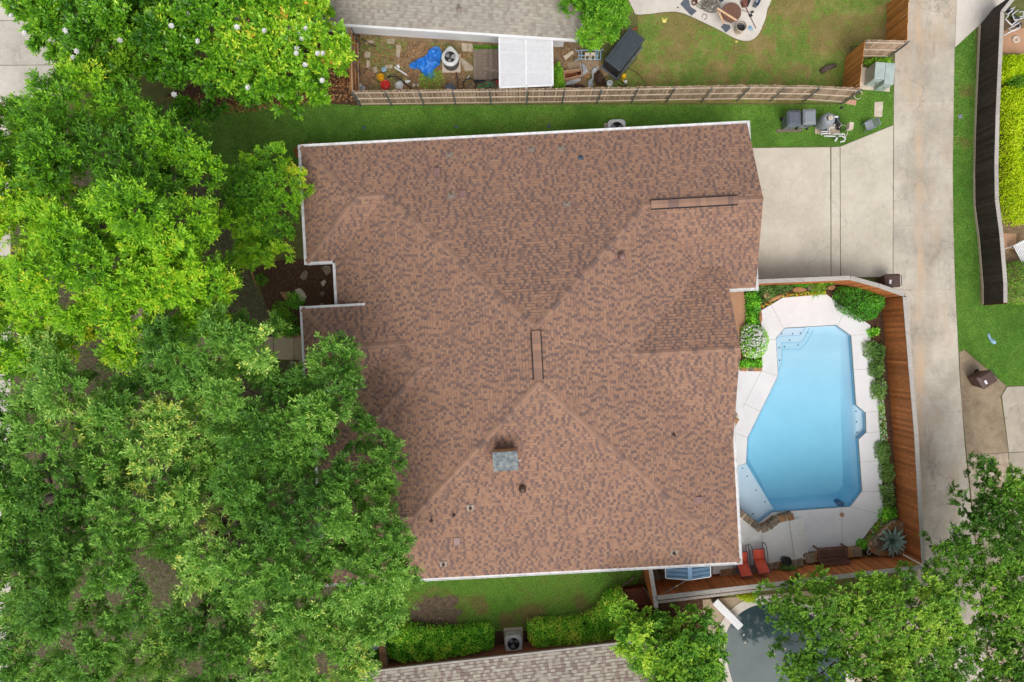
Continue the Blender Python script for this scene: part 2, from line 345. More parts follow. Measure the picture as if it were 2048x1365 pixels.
M['willow'] = leafmat('willow_leaves', [(0, lin(55, 108, 26)), (.4, lin(104, 171, 38)), (.75, lin(156, 213, 59)), (1, lin(205, 241, 91))])
M['chartreuse'] = leafmat('chartreuse_leaves', [(0, lin(140, 176, 10)), (.4, lin(188, 222, 12)), (.75, lin(214, 238, 18)), (1, lin(230, 242, 48))])
M['lavender'] = leafmat('perennial_leaves', [(0, lin(70, 109, 46)), (.4, lin(114, 160, 76)), (.75, lin(154, 193, 104)), (.9, lin(170, 207, 114)), (1, lin(118, 117, 167))])
M['grassblade'] = leafmat('grass_blades', [(0, lin(63, 119, 36)), (.35, lin(106, 170, 60)), (.6, lin(146, 208, 82)), (.8, lin(160, 164, 84)), (1, lin(184, 156, 112))], .3, .6)
M['petal_white'] = plain('white_petal', (.8, .8, .77), .6)
M['petal_orange'] = plain('orange_petal', lin(236, 120, 30), .6)
M['petal_yellow'] = plain('yellow_petal', lin(240, 206, 40), .6)
M['petal_red'] = plain('red_petal', lin(190, 40, 40), .6)
def tarpmat():
    m, t, b = nodes('blue_tarp'); f = noise(t, 7, 5, .7)
    t.links.new(ramp(t, f, [(.3, lin(20, 92, 190)), (.55, lin(36, 128, 222)), (.75, lin(110, 178, 236))]), b.inputs['Base Color']); b.inputs['Roughness'].default_value = .35
    bump(t, b, f, .7, .05); return m
M['tarp'] = tarpmat()
def watermat(name, tint, rough=.02, refl=1.0):
    m, t, b = nodes(name); out = t.nodes['Material Output']; t.nodes.remove(b)
    tr = t.nodes.new('ShaderNodeBsdfTransparent'); tr.inputs[0].default_value = (*tint, 1)
    gl = t.nodes.new('ShaderNodeBsdfGlossy'); gl.inputs['Roughness'].default_value = rough
    fr = t.nodes.new('ShaderNodeFresnel'); fr.inputs['IOR'].default_value = 1.33
    bn = t.nodes.new('ShaderNodeBump'); bn.inputs['Strength'].default_value = .12; bn.inputs['Distance'].default_value = .02; t.links.new(noise(t, 2.6, 3, .5, 'World'), bn.inputs['Height'])
    t.links.new(bn.outputs[0], gl.inputs['Normal']); t.links.new(bn.outputs[0], fr.inputs['Normal'])
    ms = t.nodes.new('ShaderNodeMixShader'); t.links.new(math_(t, 'MULTIPLY', fr.outputs[0], refl), ms.inputs[0]); t.links.new(tr.outputs[0], ms.inputs[1]); t.links.new(gl.outputs[0], ms.inputs[2]); t.links.new(ms.outputs[0], out.inputs['Surface'])
    return m, t, out
M['water'], _t, _o = watermat('pool_water', (1, 1, 1))
_va = _t.nodes.new('ShaderNodeVolumeAbsorption'); _va.inputs['Color'].default_value = (.02, .82, .97, 1); _va.inputs['Density'].default_value = .54; _t.links.new(_va.outputs[0], _o.inputs['Volume'])
def darkwater():
    m, t, b = nodes('dark_pool_water')
    col = ramp(t, noise(t, .8, 5, .6, 'World'), [(.35, lin(50, 68, 72)), (.7, lin(66, 84, 86))])
    t.links.new(col, b.inputs['Base Color']); b.inputs['Roughness'].default_value = .06; b.inputs['IOR'].default_value = 1.33
    bump(t, b, noise(t, 2.0, 3, .5, 'World'), .08, .02); return m
M['darkwater'] = darkwater()
# ------------------------------------------------------------------ foliage engine (numpy)
def inpoly(x, y, poly):
    poly = np.asarray(poly); n = len(poly); c = np.zeros(len(x), bool); j = n - 1
    for i in range(n):
        xi, yi = poly[i]; xj, yj = poly[j]
        c ^= ((yi > y) != (yj > y)) & (x < (xj - xi) * (y - yi) / (yj - yi + 1e-12) + xi); j = i
    return c
def edgedist(x, y, poly):
    poly = np.asarray(poly, float); d = np.full(len(x), 1e9)
    for i in range(len(poly)):
        a, b = poly[i], poly[(i + 1) % len(poly)]; ab = b - a; t = np.clip(((x - a[0]) * ab[0] + (y - a[1]) * ab[1]) / (ab @ ab + 1e-12), 0, 1)
        d = np.minimum(d, np.hypot(x - a[0] - t * ab[0], y - a[1] - t * ab[1]))
    return d
def vnoise(x, y, seed=0, s=1.0):
    x = np.asarray(x) * s + seed * 17.3; y = np.asarray(y) * s + seed * 5.1; xi, yi = np.floor(x), np.floor(y); fx, fy = x - xi, y - yi; fx = fx * fx * (3 - 2 * fx); fy = fy * fy * (3 - 2 * fy)
    h = lambda a, b: np.modf(np.abs(np.sin(a * 127.1 + b * 311.7 + seed * 74.7) * 43758.5453))[0]
    return (h(xi, yi) * (1 - fx) + h(xi + 1, yi) * fx) * (1 - fy) + (h(xi, yi + 1) * (1 - fx) + h(xi + 1, yi + 1) * fx) * fy
def sample(poly, n, mind=0.0, rng=RNG):
    poly = np.asarray(poly, float); lo, hi = poly.min(0), poly.max(0); out = []
    pts = rng.uniform(lo, hi, (int(n * 25 + 400), 2)); pts = pts[inpoly(pts[:, 0], pts[:, 1], poly)]
    if mind <= 0: return pts[:n]
    grid = {}
    for p in pts:
        k = (int(p[0] // mind), int(p[1] // mind)); ok = True
        for a in (-1, 0, 1):
            for b in (-1, 0, 1):
                for q in grid.get((k[0] + a, k[1] + b), ()):
                    if (q[0] - p[0]) ** 2 + (q[1] - p[1]) ** 2 < mind * mind: ok = False; break
                if not ok: break
            if not ok: break
        if ok: grid.setdefault(k, []).append(p); out.append(p)
        if len(out) >= n: break
    return np.array(out).reshape(-1, 2)
def norm(a): return a / (np.linalg.norm(a, axis=-1, keepdims=True) + 1e-9)
def leafmesh(name, base, d, nrm, L, Wd, tone, fold=0.0):
    """rhombic leaves: base point, direction, normal, length, width, tone"""
    n = len(base); d = norm(d); side = norm(np.cross(nrm, d)); up = np.cross(d, side)
    L = np.asarray(L).reshape(-1, 1); Wd = np.asarray(Wd).reshape(-1, 1)
    v = np.empty((n, 4, 3), np.float32)
    v[:, 0] = base; v[:, 1] = base + d * L * .48 + side * Wd * .5 + up * Wd * fold; v[:, 2] = base + d * L - up * L * .06; v[:, 3] = base + d * L * .48 - side * Wd * .5 + up * Wd * fold
    return quadmesh(name, v.reshape(-1, 3), n, tone)
def quadmesh(name, v, n, tone):
    me = bpy.data.meshes.new(name); me.vertices.add(n * 4); me.loops.add(n * 4); me.polygons.add(n)
    me.vertices.foreach_set('co', np.ascontiguousarray(v, np.float32).ravel()); me.loops.foreach_set('vertex_index', np.arange(n * 4, dtype=np.int32))
    me.polygons.foreach_set('loop_start', np.arange(0, n * 4, 4, dtype=np.int32))
    me.update(calc_edges=True)
    a = me.attributes.new('rnd', 'FLOAT', 'FACE'); a.data.foreach_set('value', np.clip(tone, 0, 1).astype(np.float32)); return me
def sprays(c, out, r, tone, twigs, per, L, Wd, rng, tilt=.35, flat=.55, tip=.25):
    """each clump centre c gets twigs that radiate from it, with leaves along them"""
    n = len(c); k = n * twigs
    ci = np.repeat(np.arange(n), twigs); az = rng.uniform(0, 2 * np.pi, k); el = rng.normal(.25, .4, k)
    td = np.stack([np.cos(az) * np.cos(el), np.sin(az) * np.cos(el), np.sin(el) * flat + .12], 1) + out[ci] * .45; td = norm(td)
    tl = r[ci] * rng.uniform(.55, 1.1, k); tb = c[ci] + rng.normal(0, .12, (k, 3)) * r[ci][:, None]
    m = k * per; ti = np.repeat(np.arange(k), per); s = np.tile((np.arange(per) + .5) / per, k) * .95 + rng.uniform(-.05, .05, m)
    base = tb[ti] + td[ti] * (tl[ti] * s)[:, None]; base[:, 2] -= .18 * (tl[ti] * s) ** 2
    up = norm(np.array([0, 0, 1.0]) + rng.normal(0, tilt, (m, 3))); sd = norm(np.cross(up, td[ti])); sg = np.where(np.arange(m) % 2 == 0, 1, -1)[:, None]
    ld = norm(td[ti] * rng.uniform(.5, 1.2, (m, 1)) + sd * sg * rng.uniform(.4, 1.0, (m, 1)) + rng.normal(0, .18, (m, 3)))
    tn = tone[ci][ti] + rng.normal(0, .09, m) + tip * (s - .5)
    return base, ld, up, L * rng.uniform(.7, 1.2, m), Wd * rng.uniform(.8, 1.2, m), tn
def limb(mb, p, q, r0, r1, rng, n=6, wob=.25, sides=6):
    p, q = np.array(p, float), np.array(q, float); pts = []
    for i in range(n + 1):
        t = i / n; b = p + (q - p) * t; b[2] += (q - p)[2] * (math.sqrt(t) - t) * .5; b[:2] += rng.normal(0, wob * .35, 2) * math.sin(math.pi * t); pts.append(b)
    mb.tube(pts, [r0 + (r1 - r0) * i / n for i in range(n + 1)], sides); return pts
def tree(name, label, outline, z0, z1, trunk, mat, R_=(.8, 1.25), sr=.5, ns=3.2, twigs=8, per=11, L=.16, Wd=.055, tone=(.15, .85), seed=1, gaps=(), edge=2.6, group=None, bark='bark', tr=.22, low=.7, flat=.55, tip=.3, bright=None, tilt=.4, space=.98, drop=1.9, inset=.75, zj=.5):
    """crown of many leafy tufts (domes of twigs with leaves), a few more tufts lower down between them"""
    rng = np.random.default_rng(seed); zm = (z0 + z1) / 2; poly = [P2(x, y, zm) for x, y in outline]; Rm = (R_[0] + R_[1]) / 2
    ar = abs(sum(poly[i][0] * poly[i - 1][1] - poly[i - 1][0] * poly[i][1] for i in range(len(poly)))) / 2
    t = thing(name, label, 'tree', (*P2(*trunk), 0), 0, group); o = np.array([*P2(*trunk), 0.0]); allb = []; cs_all = []
    for layer in (0, 1):
        sp = Rm * space * (1.0 if layer == 0 else 1.15); T = sample(poly, int(ar / (sp * sp) * (2.0 if layer == 0 else 1.5 * low)) + 12, sp, rng)
        d = edgedist(T[:, 0], T[:, 1], poly); k = d > Rm * inset; T, d = T[k], d[k]
        dome = np.sqrt(np.clip(1 - (1 - np.minimum(d / edge, 1)) ** 2, 0, 1)); big = vnoise(T[:, 0], T[:, 1], seed, .3)
        TR = rng.uniform(R_[0], R_[1], len(T)); z = z0 + (z1 - z0) * dome * (.55 + .6 * big) + rng.normal(0, zj, len(T)) * Rm
        if layer: z = z - drop * Rm * rng.uniform(.8, 1.3, len(T)); TR = TR * .9
        z = np.maximum(z, 1.0 + Rm * .3); C3 = np.column_stack([T, z]); cs_all.append(C3)
        tn = tone[0] + (tone[1] - tone[0]) * np.clip(.5 + .9 * (vnoise(T[:, 0], T[:, 1], seed + 5, .33) - .5) + rng.normal(0, .17, len(T)), 0, 1.1)
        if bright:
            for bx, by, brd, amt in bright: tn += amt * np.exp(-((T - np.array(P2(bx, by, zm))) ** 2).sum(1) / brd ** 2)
        n = np.maximum(4, (ns * 2 * np.pi * TR ** 2 * (1 if layer == 0 else .75)).astype(int)); ti_ = np.repeat(np.arange(len(T)), n); m = len(ti_)
        az = rng.uniform(0, 2 * np.pi, m); cz = rng.uniform(-.15, 1, m) ** 1.0; sz = np.sqrt(np.clip(1 - cz ** 2, 0, 1)); dr = np.column_stack([np.cos(az) * sz, np.sin(az) * sz, cz])
        ax = C3 - np.array([o[0], o[1], z0 - 2.0]); ax[:, 2] = np.abs(ax[:, 2]) + 1.0; ax = norm(ax); dr = norm(dr + ax[ti_] * .45)
        lump = 1 + .35 * (vnoise(az * 1.3 + ti_ * 3.1, cz * 2.0 + ti_, seed + 2, 1.2) - .5)
        pos = C3[ti_] + dr * (TR[ti_] * rng.uniform(.45, .85, m) * lump)[:, None] * np.array([1, 1, .9])
        keep = pos[:, 2] > .6; zz = pos[:, 2]
        for gx, gy, gr in gaps:      # openings in the crown
            g = (CAM_H - zz) / FPX; keep &= np.hypot((gx - 1024) * g - pos[:, 0], -(gy - 682.5) * g - pos[:, 1]) > gr
        pos, dr, ti_ = pos[keep], dr[keep], ti_[keep]
        allb.append(sprays(pos, dr * 2.0, sr * rng.uniform(.75, 1.25, len(pos)), tn[ti_] + rng.normal(0, .09, len(pos)), twigs, per, L, Wd, rng, tilt, flat, tip))
    cat = [np.concatenate([a[i] for a in allb]) for i in range(6)]
    cat[0] = cat[0] - o
    me = leafmesh('crown', *cat, fold=.12); cr = link('crown', me, M[mat], t)
    mb = MB(); h = z0 * .62; limb(mb, (0, 0, -.1), (rng.normal(0, .2), rng.normal(0, .2), h), tr * 1.25, tr * .8, rng, 5, .1, 9)
    cs = np.concatenate(cs_all) - o; idx = rng.permutation(len(cs))[:max(6, min(46, len(cs) // 6))]; nodesl = []
    for n_, i in enumerate(idx[:9]): nodesl += limb(mb, (0, 0, h - rng.uniform(0, h * .35)), cs[i] * np.array([.8, .8, .92]), tr * .6, .03, rng, 7, .9)[2:]
    nodesl = np.array(nodesl)
    for i in idx[9:]:
        j = np.argmin(((nodesl - cs[i]) ** 2).sum(1) + 4 * np.maximum(0, nodesl[:, 2] - cs[i][2])); limb(mb, nodesl[j], cs[i], .035, .008, rng, 4, .3, 5)
    mb.build('trunk', M[bark], t, smooth=True); return t, cs, o
def foliage(poly, h, mat, n, L, Wd, seed=1, base=0.0, edge=.5, tone=(.2, .8), spread=.9, parent=None, name='foliage', z=None, rough=.5, layers=3, upb=.6):
    """leafy mound over a plan polygon (metres)"""
    rng = np.random.default_rng(seed); B = []
    for l in range(layers):
        p = sample(poly, int(n / layers), 0, rng); d = edgedist(p[:, 0], p[:, 1], poly); dome = np.sqrt(np.clip(1 - (1 - np.minimum(d / edge, 1)) ** 2, 0, 1))
        nz = vnoise(p[:, 0], p[:, 1], seed, 2.2); n2 = vnoise(p[:, 0], p[:, 1], seed + 3, 6.0)
        zz = base + h * (.12 + .88 * dome) * (1 - rough * .5 + rough * .8 * (nz - .3)) * (1 - l * .22) + (n2 - .5) * .18 * h - rng.uniform(0, .12, len(p)) * h
        zz = np.maximum(zz, base + .02); cen = np.mean(poly, 0)
        out = np.column_stack([(p - cen) / (np.linalg.norm(p - cen, axis=1, keepdims=True) + .01) * (1 - dome)[:, None], np.full(len(p), upb)])
        d_ = norm(out * .6 + rng.normal(0, .55, (len(p), 3))); nm = norm(np.array([0, 0, 1.0]) + rng.normal(0, spread * .5, (len(p), 3)))
        tn = tone[0] + (tone[1] - tone[0]) * np.clip(.1 + .5 * nz + .5 * n2 + rng.normal(0, .18, len(p)), 0, 1.15) 
        B.append((np.column_stack([p, zz]), d_, nm, L * rng.uniform(.7, 1.3, len(p)), Wd * rng.uniform(.8, 1.2, len(p)), tn))
    c = [np.concatenate([b[i] for b in B]) for i in range(6)]; me = leafmesh(name, *c, fold=.1)
    return link(name, me, M[mat], parent)
def blob(px, py, rx, ry, rot=0.0, n=14, jit=.12, seed=0, z=0.0):
    rr = random.Random(seed * 31 + int(px) + int(py)); out = []
    for k in range(n):
        a = 2 * math.pi * k / n; q = 1 + rr.uniform(-jit, jit); x, y = rx * q * math.cos(a), ry * q * math.sin(a)
        out.append((px + x * math.cos(rot) - y * math.sin(rot), py + x * math.sin(rot) + y * math.cos(rot)))
    return [P2(x, y, z) for x, y in out]
def shrub(name, label, poly, h, mat, n, L=.07, Wd=.035, seed=1, edge=.6, tone=(.2, .8), group=None, stems=3, cat='shrub', base=0.0, **k):
    c = np.mean(poly, 0); t = thing(name, label, cat, (c[0], c[1], base), 0, group); lp = [(x - c[0], y - c[1]) for x, y in poly]
    foliage(lp, h, mat, n, L, Wd, seed, 0, edge, tone, parent=t, **k)
    mb = MB(); rng = np.random.default_rng(seed)
    for _ in range(stems):
        q = sample(lp, 1, 0, rng)[0] * .7; limb(mb, (q[0] * .2, q[1] * .2, -.03), (q[0], q[1], h * .75), .02, .006, rng, 4, .1, 5)
    mb.build('stems', M['bark'], t); return t
def flowers(parent, poly, n, h, mat, s=.045, seed=3, base=0.0, name='flowers', jz=.3):
    rng = np.random.default_rng(seed); p = sample(poly, n, 0, rng); d = edgedist(p[:, 0], p[:, 1], poly); mb = MB()
    for (x, y), e in zip(p, d):
        z = base + h * (1 - jz * rng.random()) * (.35 + .65 * min(1, e / .4)); r = s * rng.uniform(.7, 1.3); a0 = rng.uniform(0, 6.28); tx, ty = rng.normal(0, .35, 2)
        vs = [(x, y, z + r * .1)] ; fs = []
        for k in range(10):
            a = a0 + k * math.pi / 5; q = r * (1 if k % 2 else .45); vs.append((x + q * math.cos(a), y + q * math.sin(a), z + q * (tx * math.cos(a) + ty * math.sin(a)) + .12 * r))
        for k in range(10): fs.append((0, 1 + k, 1 + (k + 1) % 10))
        mb.add(vs, fs)
    return mb.build(name, M[mat], parent, kind='stuff')
def grass(name, label, polys, dens, seed, h=.065, w=.016, z=.012, tone=(.25, .6), dryf=None, holes=()):
    rng = np.random.default_rng(seed); Bs = []
    for poly in polys:
        poly = [tuple(q) for q in poly]; ar = abs(sum(poly[i][0] * poly[i - 1][1] - poly[i - 1][0] * poly[i][1] for i in range(len(poly)))) / 2
        lo, hi = np.min(poly, 0), np.max(poly, 0); n = int((hi[0] - lo[0]) * (hi[1] - lo[1]) * dens); p = rng.uniform(lo, hi, (n, 2)); p = p[inpoly(p[:, 0], p[:, 1], poly)]
        for hl in holes: p = p[~inpoly(p[:, 0], p[:, 1], hl)]
        Bs.append(p)
    p = np.concatenate(Bs); n = len(p)
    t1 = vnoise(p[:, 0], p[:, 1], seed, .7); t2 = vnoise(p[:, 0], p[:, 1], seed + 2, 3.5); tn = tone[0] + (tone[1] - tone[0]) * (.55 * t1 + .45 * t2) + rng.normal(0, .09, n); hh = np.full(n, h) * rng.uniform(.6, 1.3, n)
    if dryf is not None:
        dry, keep = dryf(p[:, 0], p[:, 1], rng); tn = tn + dry; k = rng.random(n) < keep; p, tn, hh = p[k], tn[k], hh[k]; n = len(p)
    az = rng.uniform(0, 6.283, n); d = np.column_stack([np.cos(az), np.sin(az), rng.uniform(.35, 1.3, n)]); nm = norm(np.column_stack([-np.cos(az), -np.sin(az), np.ones(n)]) + rng.normal(0, .2, (n, 3)))
    d = norm(d); sd_ = norm(np.cross(nm, d)) * (w * .5); b0 = np.column_stack([p, np.full(n, z)]); v = np.empty((n, 3, 3), np.float32); v[:, 0] = b0 - sd_; v[:, 1] = b0 + sd_; v[:, 2] = b0 + d * hh[:, None]
    me = bpy.data.meshes.new(name); me.vertices.add(n * 3); me.loops.add(n * 3); me.polygons.add(n); me.vertices.foreach_set('co', v.ravel()); me.loops.foreach_set('vertex_index', np.arange(n * 3, dtype=np.int32)); me.polygons.foreach_set('loop_start', np.arange(0, n * 3, 3, dtype=np.int32)); me.update(calc_edges=True)
    a_ = me.attributes.new('rnd', 'FLOAT', 'FACE'); a_.data.foreach_set('value', np.clip(tn, 0, 1).astype(np.float32))
    o = link(name, me, M['grassblade']); o['kind'] = 'stuff'; o['label'] = label; o['category'] = 'grass'; return o
def wp(o):
    """the mesh was built in world coordinates: undo the parent's placement"""
    p = o.parent; o.matrix_parent_inverse = Matrix.LocRotScale(p.location, p.rotation_euler, None).inverted(); return o
def px(poly, z=0.0): return [P2(x, y, z) for x, y in poly]
def smooth_poly(pts, n=6):
    out = []; m = len(pts)
    for i in range(m):
        p0, p1, p2, p3 = (np.array(pts[(i + k - 1) % m], float) for k in range(4))
        for t in np.linspace(0, 1, n, endpoint=False):
            out.append(tuple(.5 * ((2 * p1) + (-p0 + p2) * t + (2 * p0 - 5 * p1 + 4 * p2 - p3) * t ** 2 + (-p0 + 3 * p1 - 3 * p2 + p3) * t ** 3)))
    return out
# ------------------------------------------------------------------ ground and hard surfaces
POOL = px([(1569, 657), (1672, 651), (1701, 672), (1711, 810), (1730, 826), (1731.5, 865), (1716, 879), (1723, 982), (1700, 1013), (1545, 1024), (1513, 1048), (1466, 1008), (1466, 936), (1492, 927), (1495, 876), (1556, 752), (1552, 677)])
DPOOL = px(smooth_poly([(1448, 1296), (1452, 1262), (1468, 1236), (1490, 1218), (1520, 1208), (1570, 1212), (1640, 1240), (1680, 1300), (1690, 1400), (1640, 1470), (1540, 1460), (1480, 1400), (1458, 1345)], 5))
ground = struct(MB().sheet([(-300, -300), (300, -300), (300, 300), (-300, 300)], 0, [POOL, DPOOL]).build('ground', M['soil']))
def slab(parent, poly, top, mat, bev=.008):
    o = MB().prism(poly, -.06, top).build('slab', mat, parent, bevel=bev); return o
def shrink(poly, g):
    poly = ccw(poly); c = np.mean(poly, 0); out = []
    n = len(poly)
    for i in range(n):
        a, b, d = np.array(poly[i - 1]), np.array(poly[i]), np.array(poly[(i + 1) % n])
        e1 = (b - a) / np.linalg.norm(b - a); e2 = (d - b) / np.linalg.norm(d - b); n1 = np.array([-e1[1], e1[0]]); n2 = np.array([-e2[1], e2[0]]); k = n1 + n2; k = k / max(.35, (k @ k) / 2) if (k @ k) > .01 else n1
        out.append(tuple(b + k * g))
    return out
def paving(name, polys, top, mat, gap=.005):
    o = struct(bpy.data.objects.new(name, None)); COL.objects.link(o)
    for p in polys:
        slab(o, shrink(px(p), gap), top, mat); MB().prism(px(p), -.08, top - .006).build('joint_filler', M['joint'], o)
    return o
AL = [(-60, 1792, 1916), (84, 1790, 1909), (203, 1787, 1907), (337, 1787, 1905), (451, 1786, 1906), (580, 1786, 1910), (759, 1788, 1919), (891, 1794, 1929), (1010, 1800, 1941), (1130, 1806, 1954), (1250, 1812, 1966), (1440, 1822, 1985)]
alley = paving('alley', [[(AL[i][1], AL[i][0]), (AL[i][2], AL[i][0]), (AL[i + 1][2], AL[i + 1][0]), (AL[i + 1][1], AL[i + 1][0])] for i in range(len(AL) - 1)], .03, M['alley'])
drive = paving('driveway', [[(1480, 297), (1660, 295), (1661, 557), (1480, 559)], [(1662, 295), (1679, 294), (1680, 556), (1662, 557)], [(1680, 294), (1786, 251), (1785, 554), (1681, 556)]], .035, M['drive'])
paving('neighbour_drive', [[(1917, -40), (2030, -40), (2004, 22), (1954, 55), (1909, 96), (1913, 0)]], .034, M['white_concrete'])
paving('trash_pad', [[(1918, 704), (1928, 701), (2012, 772), (2000, 793), (1922, 800)], [(1922, 800), (2000, 793), (2016, 905), (1933, 910)]], .032, M['aggregate'])
paving('side_drive', [[(2003, 792), (2014, 774), (2120, 770), (2120, 900), (2017, 905)], [(2017, 906), (2120, 901), (2130, 1060), (2026, 1064)], [(2026, 1066), (2130, 1062), (2150, 1420), (2060, 1420)]], .03, M['oldconcrete'])
paving('broken_pavement', [[(1934, 911), (2016, 906), (2026, 1064), (1950, 1070)], [(1950, 1071), (2026, 1066), (2058, 1420), (1988, 1420)]], .022, M['broken'])
paving('sidewalk', [[(-140, -60), (112, -60), (108, 40), (-140, 44)], [(-140, 45), (108, 41), (112, 130), (-140, 132)], [(-140, 133), (112, 131), (150, 200), (-140, 210)]] + [[(-60, 211 + k * 115), (22, 211 + k * 115), (22, 325 + k * 115), (-60, 325 + k * 115)] for k in range(11)], .03, M['sidewalk'])
paving('front_walk', [[(548, 674), (588, 675), (588, 720), (548, 719)], [(589, 675), (632, 676), (632, 722), (589, 720)], [(440, 672), (547, 674), (547, 719), (440, 717)], [(330, 668), (439, 671), (439, 716), (330, 714)], [(262, 616), (288, 616), (288, 700), (262, 700)], [(225, 701), (329, 701), (329, 735), (225, 735)]], .032, M['walk'])
paving('back_patio', [smooth_poly([(1265, -60), (1266, 20), (1285, 30), (1330, 25), (1360, 26), (1390, 38), (1440, 62), (1470, 78), (1495, 83), (1513, 74), (1525, 52), (1534, 20), (1538, -60)], 3)], .05, M['white_concrete'], 0)
# ------------------------------------------------------------------ lawns
LN = px([(400, 214), (600, 205), (716, 212), (1684, 210), (1718, 190), (1730, 176), (1786, 120), (1786, 250), (1680, 293), (1480, 296), (1480, 330), (560, 330), (500, 400), (380, 330)])
LY = px([(1276, 32), (1330, 26), (1360, 27), (1390, 39), (1440, 63), (1470, 79), (1495, 84), (1514, 75), (1527, 52), (1536, 20), (1540, -50), (1790, -50), (1790, 90), (1700, 92), (1684, 206), (1180, 206), (1240, 160), (1274, 120)])
LR = px([(1908, 98), (1950, 58), (1953, 330), (1960, 610), (2120, 604), (2120, 768), (2013, 772), (1930, 700), (1917, 703), (1911, 590), (1906, 451), (1905, 330)])
LS = px([(760, 1140), (1300, 1110), (1270, 1170), (1240, 1200), (1200, 1235), (1150, 1250), (1060, 1262), (990, 1262), (900, 1265), (820, 1260), (770, 1280), (700, 1280), (640, 1200)])
LF = px([(24, 240), (400, 215), (380, 330), (500, 400), (520, 520), (500, 560), (540, 625), (552, 672), (330, 667), (289, 700), (288, 616), (262, 616), (262, 700), (225, 702), (225, 736), (330, 736), (600, 722), (640, 770), (640, 1000), (760, 1200), (720, 1400), (24, 1400)])
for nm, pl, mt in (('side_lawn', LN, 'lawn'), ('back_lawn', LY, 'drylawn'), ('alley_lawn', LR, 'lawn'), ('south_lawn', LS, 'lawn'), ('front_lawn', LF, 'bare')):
    struct(MB().sheet(pl, .008).build(nm, M[mt]))
def dry_back(x, y, rng):
    n = .4 * vnoise(x, y, 4, .55) + .3 * vnoise(x, y, 6, 1.6) + .3 * vnoise(x, y, 7, 4.0); return np.clip((n - .39) * 3.0 + rng.normal(0, .12, len(x)), -.1, .7), np.clip(1.15 - n * .7, .3, 1)
def dry_alley(x, y, rng):
    n = vnoise(x, y, 8, .8); return np.clip((n - .72) * 1.6, 0, .4), np.ones_like(x)
_dp = [P2(862, 1232), P2(905, 1228), P2(845, 1248), P2(880, 1205)]
def dry_south(x, y, rng):
    w = np.zeros_like(x); nz = vnoise(x, y, 12, 1.6) - .5
    for (a, b), rad in zip(_dp, (1.0, 1.0, .7, .8)): w = np.maximum(w, 1.35 - np.hypot((x - a) / 1.1, (y - b) / .8) / rad + nz * .8)
    e = np.zeros_like(x)
    for (a, b) in (P2(1060, 1228), P2(1180, 1215), P2(960, 1215), P2(1020, 1240)): e = np.maximum(e, .6 - np.hypot((x - a) / 1.6, y - b) + nz)
    return np.clip(w * .5, 0, .5) + np.clip(e * .7, 0, .5), np.clip(1 - w * 1.6, .06, 1)
def dry_side(x, y, rng):
    n = vnoise(x, y, 15, .9); k = np.clip((x - P2(560, 0)[0]) / 5, 0, 1); return np.clip((n - .6) * .5, 0, .2), np.clip(.55 + k, 0, 1)
grass('side_grass', 'thick mown green grass of the lawn strip between house and wooden fence', [LN], 1600, 21, tone=(.15, .66), dryf=dry_side)
grass('back_grass', 'patchy half-dry grass of the neighbouring backyard behind the fence', [LY], 1300, 22, tone=(.3, .7), dryf=dry_back)
grass('alley_grass', 'green grass verge beside the alley and the black fence', [LR], 1700, 23, tone=(.2, .68), dryf=dry_alley)
grass('south_grass', 'bright green grass south of the house with a bare brown patch', [LS], 1900, 24, tone=(.38, .8), dryf=dry_south)
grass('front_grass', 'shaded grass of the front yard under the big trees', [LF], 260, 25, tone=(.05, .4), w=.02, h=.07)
# bare soil patch under the thin grass of the south lawn, mulch beds
struct(MB().sheet(smooth_poly(px([(826, 1212), (838, 1196), (848, 1190), (862, 1197), (872, 1191), (886, 1196), (900, 1190), (912, 1193), (918, 1203), (908, 1216), (926, 1222), (912, 1238), (918, 1250), (888, 1252), (870, 1258), (850, 1254), (832, 1250), (822, 1232)]), 4), .0125).build('bare_soil', M['bare']))
struct(MB().sheet(px([(508, 540), (560, 520), (690, 515), (690, 690), (560, 690), (545, 640), (528, 600)]), .013).build('mulch_bed', M['mulch']))
struct(MB().sheet(px([(740, 1255), (990, 1250), (1260, 1175), (1310, 1180), (1450, 1195), (1445, 1420), (740, 1420)]), .0065).build('hedge_bed', M['mulch']))
struct(MB().sheet(px([(330, 190), (660, 60), (720, 60), (720, 212), (600, 205), (400, 216)]), .0075).build('leaf_litter_bed', M['mulch']))
struct(MB().sheet(px([(700, 40), (1160, 70), (1180, 206), (716, 210)]), .007).build('junk_yard', M['dirt']))
struct(MB().sheet(px([(2000, 40), (2120, 40), (2120, 603), (1962, 606), (1956, 330)]), .0055).build('neighbour_yard', M['dirt']))
# ------------------------------------------------------------------ the house
TH = R(3.05); HO = P(1075, 708, 2.6); PIT = .4; ZE = 2.6
house = thing('brick_house', 'large house with brown shingle hip roof and white gutters beside the pool', 'house', (HO[0], HO[1], 0), TH)
def H2(u, v): return (HO[0] + u * math.cos(TH) - v * math.sin(TH), HO[1] + u * math.sin(TH) + v * math.cos(TH))
def HL(x, y):
    x -= HO[0]; y -= HO[1]; return (x * math.cos(TH) + y * math.sin(TH), -x * math.sin(TH) + y * math.cos(TH))
uE, uW, vN, vS = 9.1, -9.4, 10.44, -10.42
wallp = [(-10.3, 10.0), (10.2, 10.0), (10.2, 3.05), (6.2, 3.05), (6.2, -4.2), (8.65, -4.2), (8.65, -9.97), (-10.3, -9.97), (-10.3, -4.25), (-8.95, -4.25), (-8.95, 5.4), (-10.3, 5.4)]
MB().prism(wallp, -.05, 2.45).build('wall', M['brick'], house)
